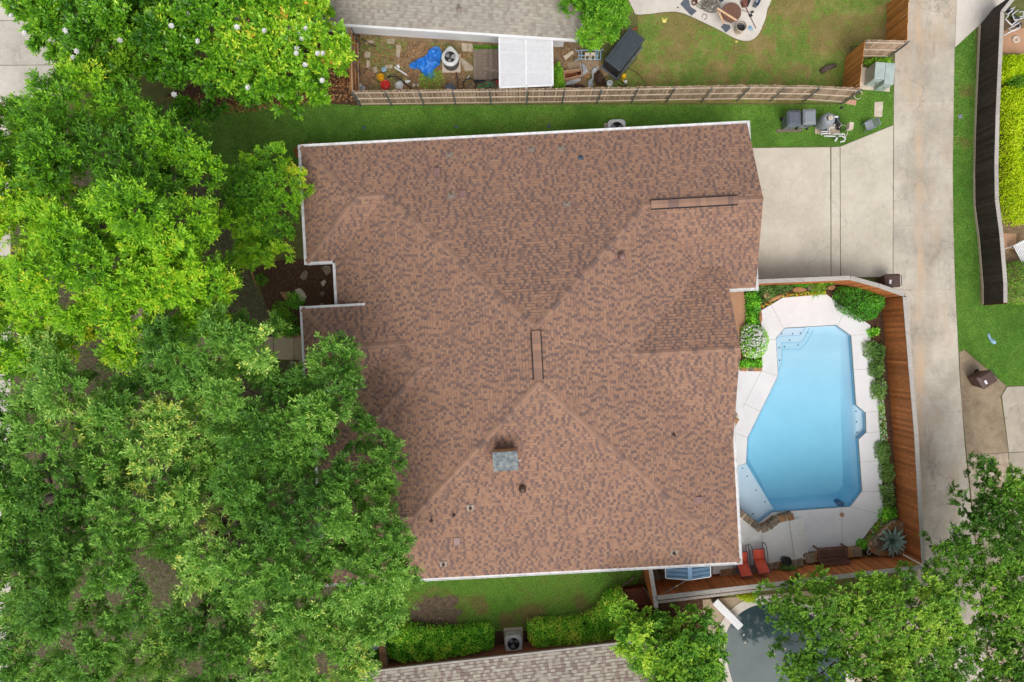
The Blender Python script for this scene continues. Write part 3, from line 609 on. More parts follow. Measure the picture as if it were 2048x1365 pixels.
MB().prism([(x * .995, y * .995) for x, y in [(-10.65, 10.34), (10.45, 10.34), (10.45, 2.7), (9.0, 2.7), (9.0, -10.32), (-10.65, -10.32), (-10.65, -3.9), (-9.85, -3.9), (-9.85, -1.0), (-10.8, -1.0), (-10.8, 2.6), (-9.3, 2.6), (-9.3, 5.05), (-10.65, 5.05)]], 2.452, 2.5).build('soffit', M['white2'], house)
PL = {'N': lambda c, z0: (lambda u, v: z0 + PIT * (c - v)), 'S': lambda c, z0: (lambda u, v: z0 + PIT * (v - c)), 'E': lambda c, z0: (lambda u, v: z0 + PIT * (c - u)), 'W': lambda c, z0: (lambda u, v: z0 + PIT * (u - c))}
def sd(kind, c):   # plan -> (s along eave, d inward), both ways
    if kind == 'N': return (lambda u, v: (-u, c - v)), (lambda s, d: (-s, c - d))
    if kind == 'S': return (lambda u, v: (u, v - c)), (lambda s, d: (s, d + c))
    if kind == 'E': return (lambda u, v: (v, c - u)), (lambda s, d: (c - d, s))
    return (lambda u, v: (-v, u - c)), (lambda s, d: (c + d, -s))
def clip(poly, cl):
    for i in range(len(cl)):
        a, b = cl[i], cl[(i + 1) % len(cl)]; ex, ey = b[0] - a[0], b[1] - a[1]; out = []
        if not poly: return poly
        ds = [ex * (p[1] - a[1]) - ey * (p[0] - a[0]) for p in poly]
        if min(ds) >= -1e-9: continue
        for j in range(len(poly)):
            p, q, dp, dq = poly[j], poly[(j + 1) % len(poly)], ds[j], ds[(j + 1) % len(poly)]
            if dp >= 0: out.append(p)
            if (dp >= 0) != (dq >= 0): t = dp / (dp - dq); out.append((p[0] + (q[0] - p[0]) * t, p[1] + (q[1] - p[1]) * t))
        poly = out
    return poly
def shingles(faces, pit, seed, wmin=.08, wmax=.18, expo=.145, thick=.018, tone=None, band=True):
    mb = MB(); deck = MB(); e = expo * math.cos(math.atan(pit))
    for fi, (kind, c, z0, poly) in enumerate(faces):
        to, fr = sd(kind, c); q = ccw([to(u, v) for u, v in poly]); zf = lambda d: z0 + pit * d
        deck.add([(*fr(s, d), zf(d) - .012) for s, d in q], [tuple(range(len(q)))])
        s0, s1 = min(p[0] for p in q), max(p[0] for p in q); d0, d1 = min(p[1] for p in q), max(p[1] for p in q)
        for r in range(int(math.floor(d0 / e + 1e-6)), int(math.ceil(d1 / e))):
            rr = random.Random(f'{seed}{kind}{c}{z0}{r}'); s = -24 + rr.random() * .3; last = .5
            while s < s1:
                w = rr.uniform(wmin, wmax); tn = tone(rr, last, s, r); last = tn; tk = thick * (1.35 if rr.random() < .62 else .6)
                if s + w > s0:
                    pl = clip([(s, r * e), (s + w, r * e), (s + w, (r + 1) * e), (s, (r + 1) * e)], q)
                    if len(pl) >= 3:
                        n = len(pl); lift = [tk * (1 - (p[1] - r * e) / e) + .0015 for p in pl]
                        vs = [(*fr(*p), zf(p[1]) + l) for p, l in zip(pl, lift)]; fs = [tuple(range(n))]
                        for j in range(n):
                            k = (j + 1) % n
                            if lift[j] > .004 and lift[k] > .004 and abs(pl[j][1] - pl[k][1]) < .01:
                                m = len(vs); vs += [(*fr(*pl[j]), zf(pl[j][1]) - .01), (*fr(*pl[k]), zf(pl[k][1]) - .01)]; fs.append((j, m, m + 1, k))
                        mb.add(vs, fs, tn)
                        if tk > thick and band:   # course shadow painted as a dark band under the thick tabs
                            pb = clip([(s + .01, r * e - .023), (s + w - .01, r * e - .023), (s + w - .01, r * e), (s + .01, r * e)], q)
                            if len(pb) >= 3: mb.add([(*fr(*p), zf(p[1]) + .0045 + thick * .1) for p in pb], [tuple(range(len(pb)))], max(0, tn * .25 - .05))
                s += w
    return mb, deck
def tone_brown(rr, last, s, r):
    x = rr.random(); k = math.sin(s * 1.7 + r * .9) * .5 + math.sin(s * .63 - r * .37) * .5
    if last < .3 and x < .7: return rr.uniform(.55, 1.0)
    if x < .34 - .08 * k: return rr.uniform(0, .28)
    if x < .55: return rr.uniform(.3, .5)
    return rr.uniform(.6, 1.0)
hv = lambda a, b: (a + b) / 2
FACES = [
    ('N', vN, ZE, [(-10.75, 10.44), (-6.66, 10.44), (-6.66, 7.7), (-8.0, 7.7)]), ('N', vN, ZE, [(-6.66, 10.44), (5.18, 10.44), (5.18, 6.52), (-.15, 1.19), (-6.66, 7.7)]), ('N', vN, ZE, [(5.18, 10.44), (10.57, 10.44), (10.57, 6.52), (5.18, 6.52)]),
    ('W', uW, ZE, [(-9.4, 4.95), (-6.66, 7.7), (-.15, 1.19), (-.15, -1.17), (-6.1, -7.12), (-9.4, -3.8)]),
    ('E', uE, ZE, [(5.18, 6.52), (-.15, 1.19), (-.15, -1.17), (9.1, -10.42), (9.1, 2.6)]),
    ('S', vS, ZE, [(-10.75, -10.42), (-6.1, -10.42), (-6.1, -7.12), (-7.45, -7.12)]), ('S', vS, ZE, [(-6.1, -10.42), (9.1, -10.42), (-.15, -1.17), (-6.1, -7.12)]),
    ('W', -10.75, ZE, [(-10.75, 10.44), (-8.0, 7.7), (-10.75, 4.95)]), ('S', 4.95, ZE, [(-10.75, 4.95), (-8, 7.7), (-6.66, 7.7), (-9.4, 4.95)]),
    ('W', -10.75, ZE, [(-10.75, -3.8), (-7.45, -7.12), (-10.75, -10.42)]), ('N', -3.8, ZE, [(-10.75, -3.8), (-9.4, -3.8), (-6.1, -7.12), (-7.45, -7.12)]),
    ('S', 2.6, ZE, [(9.1, 2.6), (10.57, 2.6), (10.57, 6.52), (5.18, 6.52)]),
    ('N', 4.76, ZE, [(4.14, -.2), (9.03, -.2), (9.03, 4.69)]), ('S', -5.16, ZE, [(4.14, -.2), (9.03, -5.09), (9.03, -.2)]),
    ('N', 2.7, 3.2, [(-10.92, 2.7), (-9.02, .8), (-6.0, .8), (-7.9, 2.7)]), ('S', -1.1, 3.2, [(-10.92, -1.1), (-9.02, .8), (-6.0, .8), (-7.9, -1.1)]), ('W', -10.92, 3.2, [(-10.92, 2.7), (-9.02, .8), (-10.92, -1.1)]),
    ('W', -9.9, ZE, [(-5.4, -.31), (-6.52, .81), (-9.9, -1.1), (-9.9, -4.81)]), ('S', -4.81, ZE, [(-5.4, -.31), (-4.9, -.31), (-9.4, -4.81), (-9.9, -4.81)]), ('N', 4.19, ZE, [(-5.4, -.31), (-4.9, -.31), (-6.02, .81), (-6.52, .81)]),
]
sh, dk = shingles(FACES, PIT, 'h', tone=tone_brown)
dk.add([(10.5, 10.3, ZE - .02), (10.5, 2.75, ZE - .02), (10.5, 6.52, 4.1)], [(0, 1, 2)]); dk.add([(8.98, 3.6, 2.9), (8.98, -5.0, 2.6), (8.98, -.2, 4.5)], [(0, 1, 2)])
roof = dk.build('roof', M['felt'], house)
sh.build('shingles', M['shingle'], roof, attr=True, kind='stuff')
# ridge and hip cap shingles, one piece each
def zmain(u, v): return min(ZE + PIT * (vN - v), ZE + PIT * (v - vS), ZE + PIT * (u - uW), ZE + PIT * (uE - u))
ZR = ZE + 9.25 * PIT; zw = ZE + 2.745 * PIT; zs = ZE + 3.3 * PIT; zg = ZE + 3.92 * PIT; ze = ZE + 4.96 * PIT; zn = 3.2 + 1.9 * PIT; zq = ZE + 4.5 * PIT
HIPS = [((-.15, 1.19, ZR), (5.18, 6.52, zg)), ((-.15, 1.19, ZR), (-6.66, 7.7, zw)), ((-.15, -1.17, ZR), (9.1, -10.42, ZE)), ((-.15, -1.17, ZR), (-6.1, -7.12, zs)),
        ((-8, 7.7, zw), (-10.75, 10.44, ZE)), ((-8, 7.7, zw), (-10.75, 4.95, ZE)), ((-7.45, -7.12, zs), (-10.75, -10.42, ZE)), ((-7.45, -7.12, zs), (-10.75, -3.8, ZE)),
        ((-9.02, .8, zn), (-10.92, 2.7, 3.2)), ((-9.02, .8, zn), (-10.92, -1.1, 3.2)), ((-5.4, -.31, zq), (-9.9, -4.81, ZE)), ((-5.4, -.31, zq), (-6.52, .81, zq - 1.12 * PIT))]
RIDGES = [((-8, 7.7, zw), (-6.66, 7.7, zw)), ((-7.45, -7.12, zs), (-6.1, -7.12, zs)), ((5.18, 6.52, zg), (5.45, 6.52, zg)), ((9.45, 6.52, zg), (10.57, 6.52, zg)), ((4.14, -.2, ze), (9.03, -.2, ze)), ((-9.02, .8, zn), (-6.05, .8, zn)), ((-5.4, -.31, zq), (-4.9, -.31, zq))]
def capmesh(w, L, droop, t=.012):
    mb = MB(); vs = []
    for x, l in ((0, t * 1.9), (L, .002)):
        vs += [(x, -w, l - droop), (x, 0, l), (x, w, l - droop)]
    vs += [(0, -w, -droop - .02), (0, w, -droop - .02), (0, 0, -.02)]
    mb.add(vs, [(0, 3, 4, 1), (1, 4, 5, 2), (6, 0, 1, 8), (8, 1, 2, 7)]); return mb
def caps(lines, droop, w=.125, step=.27):
    mes = []
    for k in range(6):
        mb = capmesh(w, step * 1.25, droop); mb.a = [[.1, .4, .6, .75, .9, .5][k]] * len(mb.f); mes.append(mb.mesh('ridge_shingle', True))
    for p, q in lines:
        p, q = Vector(p), Vector(q); d = q - p; n = max(1, int(d.length / step)); x = -d.normalized()   # laid from the low end up
        y = Vector((0, 0, 1)).cross(x).normalized(); z = x.cross(y); Mx = Matrix((x, y, z)).transposed().to_4x4()
        for i in range(n):
            me = mes[random.choice((0, 1, 2, 3, 3, 4, 5))]; o = link('ridge_shingle', me, M['cap'], roof)
            o.matrix_local = Matrix.Translation(p + d * ((i + 1) / n) + Vector((0, 0, .022))) @ Mx
caps(HIPS, .15 * PIT * .7); caps(RIDGES, .15 * PIT)
def ridge_vent(p, q, w=.19):
    p, q = Vector(p), Vector(q); d = q - p; n = int(d.length / .24); x = d.normalized(); y = Vector((0, 0, 1)).cross(x); o0 = None
    mb = MB(); 
    for sgn in (-1, 1):
        off = y * sgn * w * .6; mb.beam(p + off + Vector((0, 0, .01)), q + off + Vector((0, 0, .01)), w * 1.2, .07)
    rv = mb.build('ridge_vent', M['dark'], roof)
    for i in range(n):
        a = p + d * (i / n); b = p + d * ((i + 1.12) / n); k = random.choice((.15, .4, .6, .75, .9)); vs = []
        for pt, l in ((a, .0), (b, .012)): vs += [pt + y * w * .95 + Vector((0, 0, .058 + l)), pt + Vector((0, 0, .09 + l)), pt - y * w * .95 + Vector((0, 0, .058 + l))]
        MB().add(vs, [(0, 1, 4, 3), (1, 2, 5, 4)], k).build('cap_shingle', M['cap'], roof, attr=True)
ridge_vent((-.15, 1.05, ZR), (-.15, -1.02, ZR)); ridge_vent((5.45, 6.52, zg), (9.4, 6.52, zg))
# gutters: each run one part
def gutter(a, b, z=ZE, w=.17, h=.12, side=1):
    a, b = Vector((*a, 0)), Vector((*b, 0)); x = (b - a).normalized(); n = Vector((x.y, -x.x, 0)) * side; mb = MB()
    mid = n * (w / 2 - .03)
    mb.beam(a + mid + Vector((0, 0, z - .09)), b + mid + Vector((0, 0, z - .09)), w, .14)
    mb.beam(a + n * (w - .045) + Vector((0, 0, z - .01)), b + n * (w - .045) + Vector((0, 0, z - .01)), .03, .03)
    mb.build('gutter', M['gutter'], house, bevel=.006)
for a, b in (((10.57, 10.44), (-10.75, 10.44)), ((-10.75, 10.57), (-10.75, 4.83)), ((-10.75, 4.95), (-9.42, 4.95)), ((-9.4, 5.05), (-9.4, 2.72)), ((-10.75, -3.8), (-10.75, -10.55)), ((-10.75, -10.42), (9.1, -10.42)), ((9.1, -10.55), (9.1, -3.75)), ((9.1, 2.6), (10.57, 2.6)), ((10.57, 2.46), (10.57, 4.1)), ((10.57, 9.2), (10.57, 10.58)), ((-9.9, -1.2), (-9.9, -3.6))):
    gutter(a, b)
for a, b in (((-7.95, 2.7), (-10.92, 2.7)), ((-10.92, 2.83), (-10.92, -1.23)), ((-10.92, -1.1), (-8.0, -1.1))): gutter(a, b, 3.2, .15)
# porch posts under the patio gable and the entry
for u, v in ((8.7, 3.0), (8.7, -.2)): MB().box((u, v, 1.25), (.22, .22, 2.5)).build('porch_post', M['brick'], house)
for u, v in ((-10.6, 2.4), (-10.6, -.8)): MB().box((u, v, 1.5), (.3, .3, 3.0)).build('porch_post', M['brick'], house)
# chimney and everything that pokes through the roof
def rz_at(x, y):
    u, v = HL(x, y)
    z = zmain(u, v) if (-9.4 < u < 9.1) else ZE
    if v > 2.6 and u > 5.18: z = max(z, min(ZE + PIT * (vN - v), ZE + PIT * (v - 2.6)))
    return z
def on_roof(pxx, pyy, lift=0.0):
    z = 4.0
    for _ in range(8): x, y, _z = P(pxx, pyy, z + lift); z = rz_at(x, y)
    return (*HL(x, y), z)
cu, cv, cz = on_roof(1011, 921, .9)
ch = MB().box((cu, cv, cz + .35), (1.0, .74, 1.5)).build('chimney', M['chimbrick'], roof)
for k in range(9):
    for s in range(4):   # brick courses of the two long sides
        for sg in (-1, 1): MB().box((cu - .375 + s * .25 + (.06 if k % 2 else -.06) * (.8 if 0 < s < 3 else 0), cv + sg * .372, cz + .06 + k * .112), (.225, .02, .095)).build('brick', M['chimbrick'], roof)
MB().box((cu, cv, cz + 1.13), (1.08, .82, .06)).build('chimney_cap', M['dirtyglass'], roof, bevel=.01)
for a, b in ((-.38, -.26), (-.32, .24), (.33, -.2), (.36, .27)): MB().lathe([(.012, 0), (.012, .02)], 8, (cu + a, cv + b, cz + 1.16)).build('bolt', M['ventdark'], roof)
MB().tube([(cu + .5, cv - .02, cz + 1.0), (cu + .66, cv - .02, cz + 1.0)], .018).build('pipe_stub', M['white'], roof)
def slope_at(u, v):
    d = .05; f = lambda a, b: rz_at(*H2(a, b)); return ((f(u + d, v) - f(u - d, v)) / (2 * d), (f(u, v + d) - f(u, v - d)) / (2 * d))
def tilt(u, v):
    gx, gy = slope_at(u, v); return Vector((-gx, -gy, 1)).normalized().to_track_quat('Z', 'Y').to_matrix().to_4x4()
bm_box = MB(); bm_box.add([(-.17, -.2, 0), (.17, -.2, 0), (.17, .2, 0), (-.17, .2, 0), (-.15, -.17, .12), (.15, -.17, .12), (.15, .2, .03), (-.15, .2, .03)], [(0, 1, 5, 4), (1, 2, 6, 5), (2, 3, 7, 6), (3, 0, 4, 7), (4, 5, 6, 7)]); bm_box = bm_box.mesh('box_vent')
for a, b in ((874, 345), (926, 390), (914, 1082), (1396, 1000)):
    u, v, z = on_roof(a, b); o = link('box_vent', bm_box, M['ventbrown'], roof, .01)
    gx, gy = slope_at(u, v); dn = Vector((-gx, -gy, -(gx * gx + gy * gy))).normalized(); nn = Vector((-gx, -gy, 1)).normalized(); xx = dn.cross(nn) * -1; yy = -dn
    o.matrix_local = Matrix.Translation((u, v, z + .01)) @ Matrix((yy.cross(nn), yy, nn)).transposed().to_4x4()
pipe_me = MB().lathe([(.1, 0), (.06, .05), (.035, .06), (.035, .34), (.026, .34), (.024, .1)], 14).mesh('vent_pipe', smooth=False)
flash_me = MB().box((0, .02, .006), (.34, .3, .012)).mesh('flashing')
for a, b, m, fl in ((899, 310, 'lead', 1), (1062, 299, 'lead', 1), (1122, 297, 'lead', 1), (903, 392, 'lead', 1), (1134, 408, 'lead', 1), (1161, 317, 'bluegrey', 0), (863, 1041, 'ventdark', 0), (908, 1030, 'ventdark', 0), (941, 1016, 'ventdark', 1), (887, 1129, 'ventdark', 1), (1347, 870, 'ventdark', 0), (1348, 1106, 'ventdark', 1)):
    u, v, z = on_roof(a, b); o = link('vent_pipe', pipe_me.copy(), M[m], roof); s = 1.5 if m == 'bluegrey' else 1.0; o.location = (u, v, z); o.scale = (s, s, 1)
    if fl: f = link('flashing', flash_me.copy(), M['lead'], roof); f.matrix_local = Matrix.Translation((u, v, z + .015)) @ tilt(u, v)
dome_me = MB().lathe([(.17, 0), (.15, .05), (.08, .07), (.08, .2), (.17, .22), (.16, .27), (.08, .33), (0, .345)], 18).mesh('dome_vent', smooth=True)
for a, b, m in ((1243, 515, 'ventbrown'), (1045, 977, 'ventdark')):
    u, v, z = on_roof(a, b); o = link('dome_vent', dome_me.copy(), M[m], roof); o.location = (u, v, z)
# ------------------------------------------------------------------ neighbouring houses
def neighbour(name, label, eaveA, eaveB, ze_, side, depth, mat, tonef, over=.6, wallm='white2', gutterm='white', pit=.38, seed='n', overA=.4, overB=.4):
    """gable house with its ridge parallel to the eave A-B seen in the photo; side = +1 when the roof rises to the left of A->B"""
    A, B = Vector(P(*eaveA, ze_)), Vector(P(*eaveB, ze_)); d = B - A; L = d.length; ang = math.atan2(d.y, d.x)
    t = thing(name, label, 'house', (A.x, A.y, 0), ang); D = depth
    f = [('S' if side > 0 else 'N', 0.0, ze_, [(0, 0), (L, 0), (L, side * D / 2), (0, side * D / 2)]), ('N' if side > 0 else 'S', side * D, ze_, [(0, side * D), (L, side * D), (L, side * D / 2), (0, side * D / 2)])]
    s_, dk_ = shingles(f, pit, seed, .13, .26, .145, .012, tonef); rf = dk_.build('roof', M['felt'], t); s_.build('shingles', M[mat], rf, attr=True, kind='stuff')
    w0, w1 = over * side, (D - over) * side
    MB().prism([(overA, w0), (L - overB, w0), (L - overB, w1), (overA, w1)], -.05, ze_ - .08).build('wall', M[wallm], t)
    gm = MB()
    for x in (overA + .02, L - overB - .02): gm.add([(x, w0, ze_ - .08), (x, w1, ze_ - .08), (x, side * D / 2, ze_ + pit * (D / 2 - over) - .03)], [(0, 1, 2)])
    gm.build('gable', M[wallm], t)
    MB().beam((0, side * -.05, ze_ - .07), (L, side * -.05, ze_ - .07), .11, .13).build('gutter', M[gutterm], t, bevel=.006)
    for x in (.0, L):
        for a, b in ((0, D / 2), (D, D / 2)): MB().beam((x, side * a, ze_ - .05), (x, side * b, ze_ + pit * D / 2 - .05), .035, .16).build('rake_board', M[gutterm], t)
    return t, rf, L
def tone_grey(rr, last, s, r): return rr.uniform(.45, 1) if (last < .4 or rr.random() < .55) else rr.uniform(0, .4)
nh, nrf, nL = neighbour('white_house', 'white-walled house with grey shingle roof at the top of the photo', (470, 33.5), (1162, 79), 2.5, 1, 11, 'shingle_grey', tone_grey, .62, seed='n1', overB=.72)
o = link('vent_pipe', pipe_me.copy(), M['lead'], nrf); v_ = Vector(P(918, 18, 3.1)) - Vector(P(470, 33.5, 2.5)); an = -nh.rotation_euler.z
o.location = (v_.x * math.cos(an) - v_.y * math.sin(an), v_.x * math.sin(an) + v_.y * math.cos(an), 3.05); o.scale = (1.4, 1.4, 1.2)
for k, (a, b) in enumerate(((700, 985), (986, 1060))):   # wooden fascia patches where the gutter is bare
    pass
sh_, srf, sL = neighbour('tan_roof_house', 'house with tan and grey chequered shingle roof at the bottom of the photo', (690, 1352.5), (1412, 1270), 2.5, -1, 10, 'shingle_tan', lambda rr, l, s, r: rr.uniform(.6, 1) if (l < .45 and rr.random() < .75) or rr.random() < .4 else rr.uniform(0, .45), .45, 'brick', 'capboard', seed='n2')
# ------------------------------------------------------------------ pool
pool = thing('swimming_pool', 'angular light blue swimming pool with steps and benches in white deck', 'pool', P(1610, 840))
def pbuild(mb, name, m, parent=pool, **k): return wp(mb.build(name, m, parent, **k))
def floor_z(x, y):
    t = (P2(0, 700)[1] - y) / (P2(0, 700)[1] - P2(0, 980)[1]); return -.5 - .6 * min(1, max(0, t))
mb = MB(); n = len(POOL)
shell = [(x, y) for x, y in ccw(POOL)]
vs = [(x, y, .0) for x, y in shell] + [(x, y, -2.0) for x, y in shell]
mb.add(vs, [(i, (i + 1) % n, (i + 1) % n + n, i + n) for i in range(n)]); pbuild(mb, 'basin_wall', M['plaster'])
# sloping floor as a grid clipped to the outline
mb = MB(); lo, hi = np.min(POOL, 0), np.max(POOL, 0); N1, N2 = 1, 14
rows = [hi[1] + .1 + (lo[1] - hi[1] - .2) * i / N2 for i in range(N2 + 1)]
for i in range(N2): mb.add([(lo[0] - .1, rows[i], floor_z(0, rows[i])), (lo[0] - .1, rows[i + 1], floor_z(0, rows[i + 1])), (hi[0] + .1, rows[i + 1], floor_z(0, rows[i + 1])), (hi[0] + .1, rows[i], floor_z(0, rows[i]))], [(0, 1, 2, 3)])
pbuild(mb, 'basin_floor', M['plaster'])
MAIN = ccw(px([(1569, 657), (1672, 651), (1701, 672), (1711, 810), (1716, 879), (1723, 982), (1700, 1013), (1545, 1024), (1492, 927), (1495, 876), (1556, 752), (1552, 677)])); cin = shrink(MAIN, .42); m_ = len(MAIN)
mb = MB().add([(x, y, -.26) for x, y in shrink(MAIN, .004)] + [((x + a) / 2, (y + b) / 2, (-.26 + floor_z(x, y)) / 2 - .1) for (x, y), (a, b) in zip(cin, MAIN)] + [(x, y, floor_z(x, y) + .004) for x, y in cin], [(r * m_ + i, r * m_ + (i + 1) % m_, (r + 1) * m_ + (i + 1) % m_, (r + 1) * m_ + i) for r in (0, 1) for i in range(m_)]); pbuild(mb, 'cove', M['plaster'], smooth=True)
mb = MB(); tw = [(x, y, -.02) for x, y in shell] + [(x, y, -.2) for x, y in shell]; sh2 = shrink(shell, .012); tw = [(x, y, .0) for x, y in sh2] + [(x, y, -.24) for x, y in sh2]
mb.add(tw, [(i, (i + 1) % n, (i + 1) % n + n, i + n) for i in range(n)]); pbuild(mb, 'waterline_tile', M['pooledge'])
# underwater steps and benches, seen through the surface (apparent places, shallow)
for nm, pl, z in (('pool_step', [(1569, 657), (1612, 655), (1600, 671), (1563, 673), (1552, 677)], -.2), ('pool_step', [(1552, 677), (1563, 673), (1600, 671), (1612, 655), (1620, 654), (1607, 681), (1598, 686), (1564, 686), (1564, 712), (1552, 712)], -.32), ('pool_step', [(1564, 686), (1598, 686), (1607, 681), (1620, 654), (1631, 654), (1612, 687), (1601, 699), (1564, 699)], -.45),
                  ('pool_bench', [(1553, 712), (1564, 699), (1564, 724), (1556, 744)], -.36), ('pool_bench', [(1704, 811), (1711, 810), (1730, 826), (1731.5, 865), (1716, 879), (1708, 879)], -.3), ('tanning_ledge', [(1492, 927), (1549, 1023), (1513, 1048), (1466, 1008), (1466, 936)], -.24)):
    pbuild(MB().prism(px(pl, z), -1.9, z), nm, M['plaster'], bevel=.012)
for z, ln in ((-.2, [(1552, 677), (1563, 673), (1600, 671), (1612, 655)]), (-.32, [(1564, 712), (1564, 686), (1598, 686), (1607, 681), (1620, 654)]), (-.45, [(1564, 699), (1601, 699), (1612, 687), (1631, 654)]), (-.36, [(1564, 700), (1564, 724), (1556, 744)]), (-.3, [(1709, 812), (1711, 878)]), (-.24, [(1492, 928), (1549, 1022)])):
    for a, b in zip(ln[:-1], ln[1:]): pbuild(MB().beam(P(*a, z + .004), P(*b, z + .004), .035, .012), 'edge_strip', M['pooledge'])
for a, b, z in ((1563, 668, -.2), (1585, 668, -.2), (1601, 667, -.2), (1579, 681, -.32), (1615, 666, -.45), (1569, 694, -.45), (1596, 691, -.45), (1558, 696, -.32), (1559, 721, -.36), (1709 + 3, 823, -.3), (1711 + 2, 844, -.3), (1714, 865, -.3), (1485, 937, -.24), (1494, 953, -.24), (1512, 981, -.24), (1530, 1004, -.24), (1506, 1028, -.24)):
    c = P(a, b, z); pbuild(MB().box((c[0], c[1], z + .004), (.07, .07, .01), .05), 'marker_tile', M['tile'])
c = P(1685, 1010, -.12); pbuild(MB().lathe([(.0, 0), (.17, 0), (.17, -.5), (0, -.5)], 14, (c[0] - .05, c[1] + .02, -.18)), 'skimmer', M['tile'])
c = P(1638, 1011, -.6); pbuild(MB().box((c[0], c[1], -.7), (.3, .1, .08), .05), 'return_fitting', M['bluegrey'])
w = shrink(shell, .006); mb = MB().prism(w, -2.2, -.11); pbuild(mb, 'water', M['water'])
# ------------------------------------------------------------------ pool deck
DECK = px([(1521, 622), (1565, 596), (1652, 589), (1676, 607), (1700, 624), (1740, 651), (1741, 690), (1748, 745), (1756, 812), (1760, 880), (1766, 1018), (1762, 1032), (1739, 1059), (1716, 1091), (1715, 1108), (1420, 1150), (1420, 735), (1524, 741)])
deck = struct(MB().prism(DECK, -.1, .045, holes=[shrink(POOL, -.02)]).build('pool_deck', M['deck'], bevel=.01))
JL = [((1541, 608), (1567, 655)), ((1690, 622), (1676, 650)), ((1701, 672), (1739, 668)), ((1706, 740), (1742, 738)), ((1731, 825), (1756, 823)), ((1733, 866), (1760, 864)), ((1720, 925), (1761, 922)), ((1724, 984), (1765, 983)), ((1702, 1014), (1764, 1030)), ((1683, 1015), (1685, 1098)), ((1554, 752), (1523, 742)), ((1523, 742), (1486, 815)), ((1520, 823), (1484, 806)), ((1495, 875), (1470, 867)), ((1552, 680), (1532, 678))]
for a, b in JL: MB().beam(P(*a, .046), P(*b, .046), .016, .006).build('score_line', M['deckjoint_and_shade'], deck)
MB().lathe([(.0, 0), (.125, 0), (.125, .006), (0, .006)], 18, (*P2(1684, 1030, .05), .045)).build('skimmer_lid', M['tan_patio'], deck)
# upper terrace, three steps down, stone coping around the ledge
terr = px([(1420, 985), (1466, 1012), (1521, 1054), (1547, 1034), (1580, 1034), (1592, 1117), (1420, 1144)])
ter = struct(MB().prism(terr, .0, .45).build('upper_terrace', M['terrace'], bevel=.012))
MB().beam(P(1523, 1070, .451), P(1527, 1126, .451), .016, .006).build('score_line', M['deckjoint_and_shade'], ter)
for k in range(3):
    x0 = 1577 + k * 9; MB().prism(px([(x0, 1035), (x0 + 9, 1035), (x0 + 20, 1115), (x0 + 11, 1116)]), .0, .45 - .012 - k * .13).build('step', M['terrace'], ter, bevel=.012)
for k in range(1, 4):
    x0 = 1577 + k * 9 - 9; MB().beam(P(x0 + .5, 1035.5, .462 - max(0, k - 1) * .13), P(x0 + 11.5, 1115, .462 - max(0, k - 1) * .13), .02, .012).build('step_shade_line', M['deckjoint_and_shade'], ter)  # thin dark strips paint the shading lines along the step edges
def stone_poly(c, rx, ry, rot, rr, n=7):
    return [(c[0] + rx * math.cos(a) * q * math.cos(rot) - ry * math.sin(a) * q * math.sin(rot), c[1] + rx * math.cos(a) * q * math.sin(rot) + ry * math.sin(a) * q * math.cos(rot)) for a, q in ((2 * math.pi * k / n + rr.uniform(-.2, .2), rr.uniform(.85, 1.1)) for k in range(n))]
def stone_wall(name, label, line, z0, z1, w, seed, cat='wall', sides=2):
    """mortared rubble wall along a world polyline; each cap and face stone is a part"""
    rr = random.Random(seed); t = thing(name, label, cat, (*line[0], z0)); core = MB()
    for a, b in zip(line[:-1], line[1:]):
        a3, b3 = Vector((*a, (z0 + z1) / 2)), Vector((*b, (z0 + z1) / 2)); core.beam(a3, b3, w, z1 - z0)
    wp(core.build('core', M['mortar'], t))
    for a, b in zip(line[:-1], line[1:]):
        d = Vector((b[0] - a[0], b[1] - a[1])); L = d.length; d.normalize(); nn = Vector((-d.y, d.x)); s = 0; ang = math.atan2(d.y, d.x)
        while s < L - .12:
            l = min(rr.uniform(.28, .5), L - s); m = M['stone1'] if rr.random() < .5 else M['stone2']
            c = (a[0] + d.x * (s + l / 2), a[1] + d.y * (s + l / 2)); hw, hl = w / 2 + .02, l / 2 - .018
            poly = [(c[0] + x * d.x + y * nn.x, c[1] + x * d.y + y * nn.y) for x, y in ((-hl + rr.uniform(0, .04), -hw), (hl - rr.uniform(0, .04), -hw + rr.uniform(0, .03)), (hl, hw - rr.uniform(0, .04)), (-hl, hw))]
            wp(MB().prism(poly, z1 - .03, z1 + .045 + rr.uniform(0, .03)).build('stone', m, t, bevel=.018)); s += l
        for sg in (-1, 1):
            zz = z0 + .02
            while zz < z1 - .12:
                s = rr.uniform(0, .15); hh = min(rr.uniform(.13, .2), z1 - .04 - zz)
                while s < L - .15:
                    l = min(rr.uniform(.22, .45), L - s); c = (a[0] + d.x * (s + l / 2) + nn.x * sg * w / 2, a[1] + d.y * (s + l / 2) + nn.y * sg * w / 2, zz + hh / 2)
                    wp(MB().box(c, (l - .03, .05 + rr.uniform(0, .03), hh - .03), ang).build('stone', M['stone1'] if rr.random() < .45 else M['stone2'], t, bevel=.012)); s += l
                zz += hh
    return t
stone_wall('stone_coping', 'curved flagstone coping wall around the shallow pool ledge below the terrace', [P2(1464, 1012, .5), P2(1490, 1034, .5), P2(1522, 1061, .5), P2(1537, 1056, .5), P2(1556, 1040, .5), P2(1588, 1033, .5)], -.1, .47, .3, 4)
stone_wall('stone_planter_wall', 'mortared stone seat wall behind the wooden bench along the red fence', [P2(1722, 1103, .3), P2(1660, 1110, .3), P2(1610, 1118, .3)], 0, .38, .42, 6)
stone_wall('stone_edging', 'low mortared stone edging behind the orange lounge chairs', [P2(1606, 1124, .46), P2(1530, 1134, .46), P2(1440, 1147, .46)], 0, .5, .34, 8)
